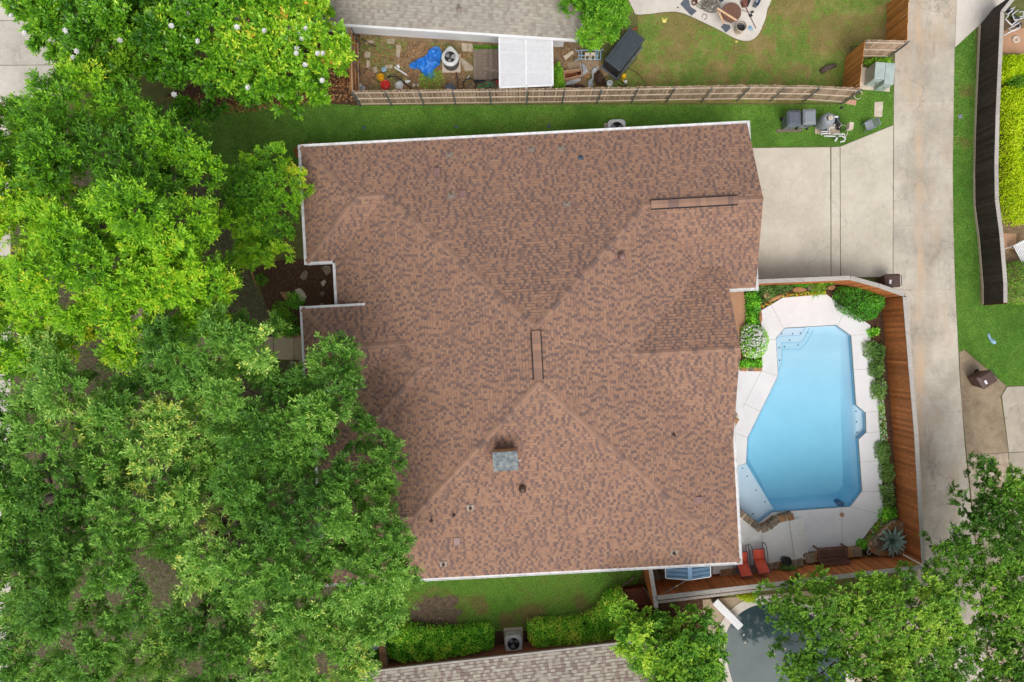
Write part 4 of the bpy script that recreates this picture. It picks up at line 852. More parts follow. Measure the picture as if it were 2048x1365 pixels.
stone_wall('stone_border', 'flat orange stone border at the end of the patio flower bed', [P2(1480, 738, .1), P2(1524, 739, .1)], 0, .12, .2, 9)
stone_wall('stone_pier', 'short flagstone wall end under the patio gutter by the pool', [P2(1462, 822, .3), P2(1474, 836, .3), P2(1462, 858, .3)], 0, .3, .25, 12)
# patio floor under the gable
pt = struct(MB().prism(px([(1390, 565), (1482, 563), (1488, 590), (1492, 620), (1491, 660), (1482, 700), (1479, 737), (1390, 740)]), -.05, .04).build('patio_floor', M['tan_patio']))
# ------------------------------------------------------------------ fences
def fence(name, label, tops, h, mat, face, pw=.135, gap=.006, railm='greyrail', posts=2.0, postm='galv', cap=None, capw=.2, post_side=None, jit=.03, z0=.02, tops_z=None, rails=(.25, .95, 1.65), rail_side=None, kick=False, sides=None):
    """tops = photo pixels of the top edge; face=+1 puts the boards left of the direction of travel"""
    pts = [Vector((*P2(x, y, h), 0)) for x, y in tops]; t = thing(name, label, 'fence', pts[0]); o = pts[0]
    variants = []
    for k in range(5):
        mb = MB(); mb.box((0, 0, h / 2), (pw * (1 - .03 * k / 4), .018, h)); variants.append(mb.mesh('picket'))
    for i, (a, b) in enumerate(zip(pts[:-1], pts[1:])):
        d = b - a; L = d.length; d.normalize(); nn = Vector((-d.y, d.x, 0)); ang = math.atan2(d.y, d.x); n = max(1, int(L / (pw + gap))); st = L / n
        for k in range(n):
            p = a + d * (st * (k + .5)) + nn * ((.03 + (.006 if k % 2 else 0)) * face) - o; ob = link('picket', random.choice(variants), M[mat], t); ob.location = (p.x, p.y, z0); tight = gap < .001; ob.rotation_euler = (random.uniform(-.006, .006), 0 if tight else random.uniform(-.01, .01), ang); ob.scale = (st / (pw + gap) * (1.035 if tight else 1), 1, 1 + random.uniform(-jit, jit * .2))
        for rz_ in rails:
            if rz_ > h: continue
            s = -1 * face
            wp(MB().beam(a + nn * (.0 + .022 * s) + Vector((0, 0, rz_)), b + nn * (.022 * s) + Vector((0, 0, rz_)), .045, .09).build('rail', M[railm], t))
        np_ = max(1, round(L / posts))
        for k in range(np_ + (1 if i == len(pts) - 2 else 0)):
            p = a + d * (L * k / np_) - nn * (.085 * face)
            if postm == 'galv': mb = MB().tube([(p.x, p.y, -.1), (p.x, p.y, h - .04)], .035, 10)
            else: mb = MB().box((p.x, p.y, h / 2 - .02), (.09, .09, h - .02), ang)
            wp(mb.build('post', M[postm], t))
        if cap:
            nb = max(1, round(L / 2.4))
            for k in range(nb):
                p, q = a + d * (L * k / nb + .004), a + d * (L * (k + 1) / nb - .004); off = nn * (-.03 * face)
                wp(MB().beam(p + off + Vector((0, 0, h + .012 + .003 * (k % 2))), q + off + Vector((0, 0, h + .012 + .003 * (k % 2))), capw, .035).build('cap_board', M[cap], t, bevel=.005))
        if kick: wp(MB().beam(a + nn * (.05 * face) + Vector((0, 0, .08)), b + nn * (.05 * face) + Vector((0, 0, .08)), .03, .16).build('kick_board', M['greyrail'], t))
    return t
fence('wooden_fence', 'weathered grey picket fence with three rails and metal posts along the side lawn', [(703, 183), (905, 180.5), (1130, 178), (1350, 174), (1500, 171.5), (1640, 173), (1720, 178)], 2.0, 'greyfence', 1, gap=.022, jit=.035, rails=(.22, 1.0, 1.8), posts=1.93)
fence('wooden_fence', 'short weathered side fence with diagonal brace left of the junk yard', [(699, 56), (702, 184)], 2.0, 'orangefence', -1, pw=.15, rails=(.25, 1.0, 1.8), railm='greyfence')
fence('wooden_fence', 'orange cedar fence section beside the green utility box', [(1720, 178), (1731.5, 81)], 2.0, 'orangefence', 1, rails=(.25, 1.0, 1.8))
fence('wooden_fence', 'short grey fence section above the utility box showing rails', [(1732, 81), (1816, 83)], 2.0, 'greyfence', 1, rails=(.25, 1.0, 1.8))
fence('wooden_fence', 'orange cedar fence along the alley at the top of the photo', [(1816, 82), (1819.5, -30)], 2.0, 'orangefence', 1, pw=.16, rails=(.25, 1.0, 1.8))
HF = 2.15
fence('red_fence', 'red stained fence with grey cap between driveway and pool', [(1512, 565), (1700, 557.5), (1757, 573), (1808, 591)], HF, 'redfence', -1, gap=.0005, cap='capboard', railm='brownwood', postm='brownwood', rails=(.25, 1.0, 1.85), jit=.0, capw=.21)
fence('red_fence', 'long red stained fence with grey cap between pool and alley', [(1808, 594), (1820, 740), (1831, 870), (1838, 1000), (1846, 1128)], 2.0, 'redfence', -1, gap=.0005, cap='capboard', railm='brownwood', postm='brownwood', rails=(.25, 1.0, 1.85), jit=.0, capw=.21)
fence('red_fence', 'red stained fence with grey cap behind bench and lounge chairs', [(1843, 1133), (1700, 1150), (1560, 1166), (1440, 1180), (1312, 1195)], HF, 'redfence', -1, gap=.0005, cap='capboard', railm='brownwood', postm='brownwood', rails=(.25, 1.0, 1.85), jit=.0, capw=.22)
fence('red_fence', 'short red gate panel with grey cap between house and south fence', [(1311, 1216), (1309, 1196), (1299, 1136)], HF, 'redfence', 1, gap=.0005, cap='capboard', railm='brownwood', postm='brownwood', rails=(.25, 1.0, 1.85), jit=.0, capw=.2)
fence('pool_fence', 'plain weathered fence of the dark pool yard behind the red fence', [(1312, 1206), (1440, 1191), (1600, 1172)], 1.45, 'greyfence', -1, cap='capboard', capw=.12, railm='greyrail', postm='brownwood', rails=(.25, 1.2), jit=0)
fence('black_fence', 'black stained board fence with pale cap beside the chartreuse shrubs', [(2003, 24), (1998, 130), (1993.5, 230), (1991, 330), (1992, 400), (2001, 468), (2009, 568), (2009, 606)], 1.62, 'darkfence', -1, pw=.16, gap=.0005, cap='capboard', capw=.19, railm='brownwood', postm='brownwood', rails=(.3, .9, 1.45), jit=0, kick=True)
fence('black_fence', 'black fence corner section in the top right by pool pipes', [(2034, -14), (2003, 24)], 1.62, 'darkfence', -1, pw=.16, gap=.0005, cap='capboard', capw=.19, railm='brownwood', postm='brownwood', rails=(.3, .9, 1.45), jit=0)
# ------------------------------------------------------------------ bins and utilities
def wheelie(label, c, rz, body, lid, w=.62, d=.72, h=1.02, open_=False, paper=False, group='wheeled rubbish bins'):
    t = thing('wheeled_bin', label, 'bin', c, rz, group); mb = MB(); wb, db = w * .78, d * .76
    mb.add([(-wb / 2, -db / 2, .06), (wb / 2, -db / 2, .06), (wb / 2, db / 2, .06), (-wb / 2, db / 2, .06), (-w / 2, -d / 2, h), (w / 2, -d / 2, h), (w / 2, d / 2, h), (-w / 2, d / 2, h)], [(3, 2, 1, 0), (0, 1, 5, 4), (1, 2, 6, 5), (2, 3, 7, 6), (3, 0, 4, 7)]); mb.build('body', M[body], t, bevel=.03)
    rim = MB()
    for a, b in (((-1, -1), (1, -1)), ((1, -1), (1, 1)), ((1, 1), (-1, 1)), ((-1, 1), (-1, -1))): rim.beam((a[0] * w / 2, a[1] * d / 2, h - .02), (b[0] * w / 2, b[1] * d / 2, h - .02), .05, .05)
    rim.build('rim', M[body], t, bevel=.01)
    l = MB(); l.add([(-w / 2 - .01, -d / 2 - .02, h + .01), (w / 2 + .01, -d / 2 - .02, h + .01), (w / 2 + .01, d / 2, h + .01), (-w / 2 - .01, d / 2, h + .01), (-w * .4, -d * .34, h + .09), (w * .4, -d * .34, h + .09), (w * .4, d * .42, h + .09), (-w * .4, d * .42, h + .09)], [(0, 1, 5, 4), (1, 2, 6, 5), (2, 3, 7, 6), (3, 0, 4, 7), (4, 5, 6, 7)])
    lo_ = l.build('lid', M[lid], t, bevel=.03, seg=3)
    MB().tube([(-w * .4, d / 2 + .02, h - .04), (-w * .4, d / 2 + .1, h - .02), (w * .4, d / 2 + .1, h - .02), (w * .4, d / 2 + .02, h - .04)], .017).build('handle', M['black'], t)
    MB().tube([(-w * .45, d * .38, .1), (w * .45, d * .38, .1)], .012).build('axle', M['galv'], t)
    for sx in (-1, 1): MB().tube([(sx * w * .4, d * .38, .1), (sx * (w * .4 + .06), d * .38, .1)], .1, 16).build('wheel', M['rubber'], t)
    if paper:
        MB().box((w * .1, -.16, h + .0935), (.2, .11, .004), -.1).build('sticker', M['white'], lo_)
    return t
wheelie('grey wheeled bin with sunken dark lid, left of two on the lawn', P(1572, 250), R(2), 'greyplastic', 'slate')
wheelie('lighter grey wheeled bin with flat lid, right of two on the lawn', P(1602, 247), R(180), 'greylid', 'greylid', .6, .72, 1.02)
wheelie('brown wheeled bin with white sticker standing in the alley by the fence corner', P(1764, 565), R(-88), 'brownplastic', 'brownplastic', .62, .72, 1.0, paper=True)
wheelie('brown wheeled bin with white sticker on the brown pavement past the alley', P(1947, 757), R(-58), 'brownplastic', 'brownplastic', .66, .78, 1.0, paper=True)
o = tag(MB().box((*P2(1578, 262), .03), (1.35, .14, .05), .02).build('timber_sleeper', M['greywood'], bevel=.008), 'pale timber board lying on the grass in front of grey bins', 'timber')
t = thing('utility_box', 'pale green double electrical utility cabinet beside the cedar fence', 'utility box', P(1740, 178), R(-5))
def boxat(t, x0, y0, x1, y1, z1, nm, m, zb=0, **k):
    return MB().box(((x0 + x1) / 2, (y0 + y1) / 2, (z1 + zb) / 2), (x1 - x0, y1 - y0, z1 - zb)).build(nm, M[m], t, **k)
boxat(t, -.75, -.08, 1.0, 1.05, .05, 'pad', 'palestone', -.05, bevel=.01)
boxat(t, -.33, .1, .17, .95, 1.05, 'cabinet', 'transformer', .05, bevel=.015); boxat(t, .175, -.1, .65, .95, 1.06, 'cabinet', 'transformer', .05, bevel=.015)
boxat(t, -.3, .085, .14, .105, .9, 'door', 'transformer', .15); boxat(t, .2, -.115, .62, -.095, .9, 'door', 'transformer', .15); boxat(t, -.02, .06, .02, .09, .6, 'latch', 'ventdark', .5); boxat(t, .4, -.14, .44, -.11, .6, 'latch', 'ventdark', .5)
def ac_unit(name, label, c, rz, w, h, round_=False, body='acmetal', side='acdark', group='air conditioners'):
    t = thing(name, label, 'air conditioner', c, rz, group); MB().box((0, 0, .03), (w * 1.2, w * 1.2, .08)).build('pad', M['palestone'], t, bevel=.01)
    if not round_:
        MB().box((0, 0, (h - .12) / 2 + .05), (w, w, h - .2)).build('body', M[side], t, bevel=.09, seg=3)
        for k in range(int(h / .09)):
            for (dx, dy, lx, ly) in ((0, 1, w * .78, .012), (0, -1, w * .78, .012), (1, 0, .012, w * .78), (-1, 0, .012, w * .78)): MB().box((dx * w / 2, dy * w / 2, .14 + k * .09), (lx, ly, .03)).build('louvre', M[body], t)
        mb = MB(); R0 = w * .37; n = 28; vs = []; a = w * .52
        for k in range(n):
            an = 2 * math.pi * k / n; cx, sy = math.cos(an), math.sin(an); m = max(abs(cx), abs(sy)); p = (abs(cx) ** 5 + abs(sy) ** 5) ** (-1 / 5); vs.append((a * cx * p, a * sy * p, h + .1)); 
        for k in range(n): an = 2 * math.pi * k / n; vs.append((R0 * math.cos(an), R0 * math.sin(an), h + .13))
        for k in range(n): an = 2 * math.pi * k / n; cx, sy = math.cos(an), math.sin(an); p = (abs(cx) ** 5 + abs(sy) ** 5) ** (-1 / 5); vs.append((a * cx * p, a * sy * p, h + .02))
        mb.add(vs, [(k, (k + 1) % n, n + (k + 1) % n, n + k) for k in range(n)] + [(2 * n + k, 2 * n + (k + 1) % n, (k + 1) % n, k) for k in range(n)]); mb.build('top', M[body], t)
    else:
        MB().lathe([(w * .5, .07), (w * .52, .1), (w * .5, h - .12)], 26).build('body', M[side], t, smooth=True); R0 = w * .35
        for k in range(26): an = 2 * math.pi * k / 26; MB().tube([(w * .52 * math.cos(an), w * .52 * math.sin(an), .1), (w * .515 * math.cos(an), w * .515 * math.sin(an), h)], .008, 5).build('guard_rib', M['acdark'], t)
        out = []; n = 36
        for k in range(n):
            an = 2 * math.pi * k / n; r = w * .55 * (1 + (.32 * max(0, math.cos(an - math.pi / 2)) ** 12)); out.append((r * math.cos(an), r * math.sin(an)))
        mb = MB(); vs = [(x, y, h + .02) for x, y in out] + [(R0 * math.cos(2 * math.pi * k / n), R0 * math.sin(2 * math.pi * k / n), h + .07) for k in range(n)] + [(x, y, h - .06) for x, y in out]
        mb.add(vs, [(k, (k + 1) % n, n + (k + 1) % n, n + k) for k in range(n)] + [(2 * n + k, 2 * n + (k + 1) % n, (k + 1) % n, k) for k in range(n)]); mb.build('top', M[body], t, smooth=False)
    MB().lathe([(R0, h + .1), (R0, h - .1), (0, h - .1)], 24, cap=(False, False)).build('fan_well', M['fanhole'], t)
    for k in range(3):
        an = 2 * math.pi * k / 3 + .4; mb = MB(); c1, s1 = math.cos(an), math.sin(an)
        pr = [(.06, -.05, -.02), (R0 * .92, -.16, -.04), (R0 * .95, .1, .03), (.06, .05, .02)]; mb.add([(x * c1 - y * s1, x * s1 + y * c1, h - .02 + z) for x, y, z in pr], [(0, 1, 2, 3)]); mb.build('fan_blade', M['fan'], t)
    MB().lathe([(.07, h - .06), (.07, h + .02), (0, h + .03)], 14).build('hub', M['acdark'], t)
    g = MB()
    for k in range(1, 6):
        q = [(R0 * k / 6 * math.cos(2 * math.pi * j / 28), R0 * k / 6 * math.sin(2 * math.pi * j / 28), h + .105) for j in range(29)]; g.tube(q, .003, 4, cap=False)
    for k in range(4): an = math.pi * k / 4; g.tube([(R0 * math.cos(an), R0 * math.sin(an), h + .11), (-R0 * math.cos(an), -R0 * math.sin(an), h + .11)], .004, 4)
    g.build('fan_guard', M['ventdark'], t); return t
ac_unit('air_conditioner', 'square cream air conditioner with fan between the two hedges', P(1027, 1274), R(3), .82, .72, body='acmetal', side='acmetal')
ac_unit('air_conditioner', 'round-topped grey air conditioner beside the blue tarp', P(903, 128), 0, .78, .78, True)
ac_unit('air_conditioner', 'air conditioner mostly hidden under the north gutter of the house', P(1229, 266.5), R(3), .86, .7, body='acmetal', side='acmetal')
# pool filter and plumbing on the side lawn
q = crop(1530, 200, 7.877)
t = thing('pool_equipment', 'grey pool filter tank with white plumbing pipes on the side lawn', 'pool equipment', P(1655, 262))
wp(MB().prism(px([q(780, 370), q(1170, 400), q(1170, 560), q(780, 540)]), -.05, .06).build('pad', M['paver'], t, bevel=.01))
c = P(*q(868, 400)); wp(MB().lathe([(.3, .08), (.34, .16), (.34, .62), (.35, .64), (.35, .69), (.34, .71), (.34, .92), (.27, 1.06), (.12, 1.13), (.12, 1.17), (0, 1.18)], 26, (c[0], c[1], 0)).build('filter_tank', M['greylid'], t, smooth=False))
wp(MB().lathe([(.12, 0), (.12, .05), (.05, .06), (.05, .12), (0, .12)], 14, (c[0], c[1], 1.17)).build('pressure_gauge', M['palestone'], t)); wp(MB().tube([(c[0] - .15, c[1] + .1, 1.12), (c[0] - .12, c[1] - .12, 1.12)], .02).build('lid_clamp', M['ventdark'], t))
def pipe(parent, pts, r, m='pvc', nm='pipe', wpx=True):
    o = MB().tube(pts, r, 8).build(nm, M[m], parent, smooth=True); return wp(o) if wpx else o
def qp(f, z, *pts): return [P(*f(x, y), z) for x, y in pts]
pipe(t, qp(q, .42, (1090, 390), (1085, 440), (1015, 445), (1010, 530), (890, 530)), .033); pipe(t, qp(q, .36, (990, 440), (985, 500), (890, 500), (890, 560)), .033); pipe(t, qp(q, .32, (930, 570), (1110, 575)), .035); pipe(t, qp(q, .38, (1075, 540), (1250, 540), (1265, 610), (1250, 650), (1185, 665)), .035); pipe(t, qp(q, .35, (1160, 575), (1215, 570), (1250, 600)), .03)
pipe(t, qp(q, .3, (1105, 650), (1140, 590)), .05); pipe(t, [P(*q(1015, 530), .05), P(*q(1015, 530), .5)], .045, nm='valve'); pipe(t, [P(*q(1100, 390), .05), P(*q(1100, 390), .44)], .033)
pipe(t, qp(q, .5, (1085, 215), (1160, 330), (1200, 380), (1280, 430)), .012, 'greylid', 'hose'); pipe(t, qp(q, .45, (1165, 440), (1200, 400), (1260, 400), (1300, 450), (1300, 530), (1270, 580)), .016, 'palestone', 'hose')
for cx, cy, rx in ((1095, 360, .17), (1130, 440, .14)):
    c = P(*q(cx, cy)); wp(MB().tube([(c[0], c[1] + .2, .25), (c[0], c[1] - .18, .25)], rx * .8, 14).build('pump', M['black'], t, smooth=False))
c = P(*q(920, 480)); wp(MB().box((c[0], c[1], .22), (.22, .3, .28)).build('pump', M['black'], t, bevel=.02))
wp(MB().box((*P2(*q(1090, 205)), .8), (.12, .1, .14)).build('valve_actuator', M['black'], t, bevel=.01)); wp(MB().box((*P2(*q(1120, 270), .7), .7), (.2, .08, .08)).build('multiport_valve', M['pvc'], t, bevel=.01))
wp(MB().beam(P(*q(1210, 490), .0), P(*q(1345, 420), .75), .05, .02).build('post', M['galv'], t)); wp(MB().box((*P2(*q(1340, 420), .8), .8), (.22, .34, .3), -.1).build('timer_box', M['palestone'], t, bevel=.01))
# the same kind of plumbing in the top right yard
q2 = crop(1960, 0, 6.83); t = thing('pool_equipment', 'white plumbing pipes and black pump in the top right yard', 'pool equipment', P(*q2(470, 300)))
pipe(t, qp(q2, .4, (350, 190), (390, 215), (345, 265), (430, 345), (540, 260)), .035); pipe(t, qp(q2, .45, (420, 130), (480, 95), (430, 160), (380, 195)), .03); pipe(t, qp(q2, .38, (520, 140), (440, 200), (470, 280), (600, 250)), .03); pipe(t, qp(q2, .34, (320, 490), (430, 430), (545, 380), (540, 310), (390, 400), (440, 430), (520, 400)), .035); pipe(t, qp(q2, .5, (530, 170), (590, 160), (590, 230), (540, 235)), .025)
for cx, cy in ((370, 170), (470, 350), (450, 280)): c = P(*q2(cx, cy)); wp(MB().tube([(c[0] - .15, c[1] + .1, .2), (c[0] + .15, c[1] - .1, .2)], .11, 12).build('pump', M['black'], t))
t = tag(MB().lathe([(.12, 0), (.2, .01), (.2, .07), (.1, .08), (.07, .05), (.07, .01)], 20, P(2031, 80)).build('float_ring', M['palestone'], smooth=True), 'round white ring lying on brown bricks in the top right yard', 'ring')
# grey chair on side lawn, slab, paver, small lawn things
q = crop(1530, 200, 7.877)
t = thing('garden_chair', 'small grey plastic chair standing on the lawn beside driveway', 'chair', P(1731, 256), R(-70), None)
MB().box((0, 0, .4), (.44, .42, .03)).build('seat', M['greylid'], t, bevel=.01)
for sx in (-1, 1):
    for sy in (-1, 1): MB().beam((sx * .2, sy * .18, 0), (sx * .19, sy * .17, .4), .035, .035).build('leg', M['greylid'], t)
    MB().tube([(sx * .22, -.2, .4), (sx * .23, -.18, .6), (sx * .23, .18, .62)], .018).build('armrest', M['greyplastic'], t)
for k in range(5): MB().beam((-.17 + k * .085, .2, .42), (-.16 + k * .08, .3, .82), .055, .014).build('back_slat', M['greylid'], t)
MB().beam((-.2, .3, .82), (.2, .3, .82), .03, .05).build('back_rail', M['greylid'], t)
tag(MB().prism(px([q(1720, 40), q(1855, 35), q(1850, 110), q(1840, 270), q(1712, 270)]), -.02, .05).build('stone_slab', M['palestone'], bevel=.012), 'pale rectangular stone slab set in the grass beside the alley', 'slab')
for k, pl in enumerate(([(1250, 60), (1330, 0), (1435, 5), (1425, 92)],)): tag(MB().prism(px([q(*p) for p in pl]), -.02, .05).build('paver', M['pinkpaver'], bevel=.01), 'pink paving slab at the end of the grey picket fence', 'paver')
q7 = crop(1680, 70, 8.53); c = P(*q7(275, 1050), .08); tag(MB().tube([(c[0] + .2 * math.cos(a), c[1] + .2 * math.sin(a), .3 + .05 * math.sin(a)) for a in np.linspace(0, 5.6, 22)], .018, 6).build('hose_loop', M['palestone'], smooth=True), 'pale hose loop hanging at the grey fence end', 'hose')
for k, (a, b) in enumerate(((729, 256), (912, 254), (1098, 253))):
    tag(MB().lathe([(.02, 0), (.09, .02), (.09, .035), (.05, .045), (0, .045)], 12, P(a, b)).build('sprinkler_head', M['bluegrey']), ['leftmost', 'middle', 'rightmost'][k] + ' of three small bluish lawn sprinkler heads beside the gutter', 'sprinkler', 'lawn sprinkler heads')
tag(MB().box((*P2(1920, 234), .03), (.2, .22, .03), .3).build('meter_cover', M['greylid'], bevel=.01), 'small grey square cover in the grass beside the alley', 'cover')
# crumpled sheets (displaced grids)
def crumple(poly, seed, h=.25, n=26, base=.03, freq=2.2):
    poly = np.array(poly); lo, hi = poly.min(0), poly.max(0); mb = MB(); ids = {}
    xs, ys = np.linspace(lo[0], hi[0], n), np.linspace(lo[1], hi[1], n); X, Y = np.meshgrid(xs, ys, indexing='ij'); ins = inpoly(X.ravel(), Y.ravel(), poly).reshape(n, n); ed = edgedist(X.ravel(), Y.ravel(), poly).reshape(n, n)
    rid = 1 - np.abs(2 * vnoise(X.ravel(), Y.ravel(), seed, freq) - 1); rid2 = 1 - np.abs(2 * vnoise(X.ravel(), Y.ravel(), seed + 3, freq * 2.6) - 1); Z = base + h * (rid.reshape(n, n) ** 2 * .7 + rid2.reshape(n, n) ** 2 * .3) * np.minimum(1, ed / .12)
    vs = [(X[i, j], Y[i, j], Z[i, j]) for i in range(n) for j in range(n)]; fs = [(i * n + j, (i + 1) * n + j, (i + 1) * n + j + 1, i * n + j + 1) for i in range(n - 1) for j in range(n - 1) if ins[i, j] and ins[i + 1, j] and ins[i + 1, j + 1] and ins[i, j + 1]]
    used = sorted({k for f in fs for k in f}); mp = {k: i for i, k in enumerate(used)}; mb.add([vs[k] for k in used], [tuple(mp[k] for k in f) for f in fs]); return mb
q2 = crop(690, 60, 7.877); q3 = crop(920, 60, 7.877); q4 = crop(1110, 60, 10.5)
tag(crumple(px([q2(*p) for p in [(1000, 560), (1120, 470), (1280, 400), (1310, 320), (1400, 260), (1490, 262), (1530, 340), (1550, 440), (1500, 500), (1525, 560), (1460, 590), (1400, 640), (1440, 740), (1380, 790), (1250, 760), (1210, 700), (1170, 640), (1040, 620)]]), 3, .4, 46, freq=1.7).build('blue_tarp', M['tarp'], smooth=True), 'crumpled bright blue tarp on the ground of the junk yard', 'tarp')
# small junk-yard things
def bucket(name, label, c, m, r0, r1, h, rz=0.0, tiltv=None, cat='bucket'):
    t = thing(name, label, cat, c, rz)
    b = MB().lathe([(0, 0), (r0, 0), (r1, h), (r1 + .012, h), (r1 + .012, h - .02), (r1 - .008, h), (r0 - .01, .02), (0, .02)], 20).build('bucket_body', M[m], t, smooth=False)
    MB().tube([((r1 + .01) * math.cos(a), .02 + (r1 + .01) * .5 * math.sin(a), h - .03 - .12 * math.sin(a)) for a in np.linspace(0, math.pi, 12)], .006, 5).build('handle', M['galv'], t)
    if tiltv: t.rotation_euler = tiltv
    return t
bucket('bucket', 'yellow plastic bucket with pale bag near the junk yard fence', (*P2(764, 160), .02), 'yellow', .13, .17, .36)
t = thing('plastic_bag', 'pale crumpled bag stuffed behind the yellow bucket', 'bag', P(768, 139)); wp(crumple(blob(768, 140, 6, 6, 0, 12, .2, 1), 5, .3, 18).build('sheet', M['sky_cloth'], t, smooth=True))
tag(MB().lathe([(.0, .04), (.1, .06), (.18, .03), (.24, .05), (.25, .0), (.24, -.02), (0, -.02)], 22, (*P2(771, 171), .06)).build('bin_lid', M['red'], smooth=False), 'round red plastic lid lying by the junk yard fence', 'lid')
tag(MB().lathe([(0, .5), (.2, .5), (.27, .46), (.28, 0)], 22, P(902, 184)).build('barrel', M['slate'], smooth=False), 'dark slate barrel behind the grey fence near the bike', 'barrel')
tag(crumple(px([q2(*p) for p in [(180, 900), (240, 830), (290, 880), (330, 900), (320, 960), (180, 960)]]), 8, .3, 22).build('plastic_sheet', M['greyplasticbag'], smooth=True), 'crumpled pale grey sheet in the corner of the junk yard', 'sheet')
for k, (pl, lb) in enumerate((([(660, 150), (790, 150), (785, 225), (655, 220)], 'flat concrete paver near the white wall'), ([(340, 485), (400, 485), (400, 610), (340, 600)], 'narrow upright-lying paver near the side fence'), ([(630, 560), (750, 555), (755, 615), (640, 610)], 'flat tan paver beside the white stick'), ([(325, 185), (450, 165), (455, 220), (330, 230)], 'tan paver in the upper left of the junk yard'), ([(450, 600), (500, 580), (520, 660), (460, 690)], 'grey paver left of the yellow bucket'), ([(805, 240), (880, 250), (890, 300), (870, 380), (865, 450), (810, 430), (810, 330)], 'long pale concrete slab fragment left of the tarp'), ([(1840, 215), (1930, 222), (1925, 350), (1840, 345)], 'left of two square pavers by the air conditioner'), ([(1932, 222), (2012, 230), (2015, 355), (1930, 350)], 'right of two square pavers by the air conditioner'), ([(1790, 450), (1860, 460), (2020, 590), (2020, 650), (1890, 655)], 'big broken concrete piece beside the grey boards'))):
    tag(MB().prism(px([q2(*p) for p in pl]), -.02, .05 + .004 * k).build('paver', M['paver'], bevel=.012), lb, 'paver', 'loose pavers in the junk yard')
tag(MB().lathe([(.17, -.02), (.17, .05), (.14, .06), (0, .06)], 14, P(*q2(355, 395))).build('round_paver', M['paver']), 'round stepping paver in the junk yard', 'paver')
tag(MB().beam(P(*q2(780, 590), .05), P(*q2(975, 715), .05), .07, .05).build('white_stick', M['pvc']), 'white stick lying diagonally in the junk yard leaves', 'stick')
tag(crumple(px([q2(*p) for p in [(800, 560), (850, 545), (875, 600), (840, 620)]]), 11, .12, 12).build('paper_scrap', M['white'], smooth=True), 'white paper scrap at the end of the white stick', 'paper')
tag(crumple(px([q2(*p) for p in [(775, 860), (830, 795), (900, 800), (930, 870), (900, 950), (800, 930)]]), 13, .25, 20).build('rag', M['white'], smooth=True), 'crumpled white rag with dark folds by the junk yard fence', 'rag')
tag(crumple(px([q2(*p) for p in [(940, 790), (1050, 800), (1000, 850), (950, 840)]]), 14, .1, 14).build('rag', M['white'], smooth=True), 'flat white rag piece right of the crumpled rag', 'rag')
for k, (a, b, r) in enumerate(((1085, 880, .1), (1150, 880, .07))): tag(MB().lathe([(0, 0), (r * .8, .01), (r, r * .6), (r * .8, r * 1.3), (0, r * 1.5)], 12, P(*q2(a, b))).build('foam_ball', M['palestone'], smooth=True), ['larger pale round ball by the junk yard fence', 'smaller white round ball by the junk yard fence'][k], 'ball')
def cable(label, f, z, pts, r, m='rubber', nm='cable', cat='cable'):
    w = smooth_poly([f(*p) for p in pts], 5)[:-5]; return tag(MB().tube([P(x, y, z + .01 * math.sin(i)) for i, (x, y) in enumerate(w)], r, 6).build(nm, M[m], smooth=True), label, cat)
cable('thick black cable lying across the junk yard below the tarp', q2, .06, [(690, 760), (780, 740), (880, 790), (970, 870), (1040, 920)], .035)
cable('thin black cable looping left of the yellow bucket', q2, .05, [(300, 680), (350, 610), (430, 570), (540, 610), (560, 700)], .012)
cable('black hose curling above the white rag', q2, .08, [(660, 760), (740, 700), (820, 720), (900, 770), (840, 800), (760, 770)], .014)
tag(MB().tube([P(*q2(250, 140), .9), P(*q2(480, 270), .05)], .025, 6).build('pole', M['black']), 'dark pole leaning at the top left of the junk yard', 'pole')
tag(MB().beam(P(*q2(90, 215), 1.6), P(*q2(235, 510), .1), .04, .12).build('brace_board', M['greyfence']), 'diagonal board propped against the short side fence', 'board')
tag(MB().tube([P(*q2(1755, 670), .3), P(*q2(1785, 915), .3)], .025, 6).build('pipe_offcut', M['black']), 'black upright pipe beside the slate barrel', 'pipe')
tag(MB().beam(P(*q2(1895, 810), .1), P(*q2(1965, 715), .1), .03, .03).build('white_offcut', M['pvc']), 'short white slat near the bicycle wheel', 'slat')
# grey board platform, each board
t = thing('board_platform', 'weathered grey board platform beside the white lattice cover', 'platform', P(975, 135))
for k in range(11):
    x0 = 215 + k * 42
    wp(MB().prism(px([q3(x0, 322), q3(x0 + 39, 320), q3(x0 + 39, 800), q3(x0, 800)]), .1, .14 + .006 * (k % 3)).build('board', M['greywood'], t, bevel=.006))
for yy in (360, 740): wp(MB().beam(P(*q3(215, yy), .05), P(*q3(670, yy), .05), .08, .1).build('joist', M['greywood'], t))
tag(MB().beam(P(*q3(370, 605), .17), P(*q3(660, 670), .17), .17, .04).build('plank', M['greywood'], bevel=.005), 'loose grey plank lying across the board platform', 'plank')
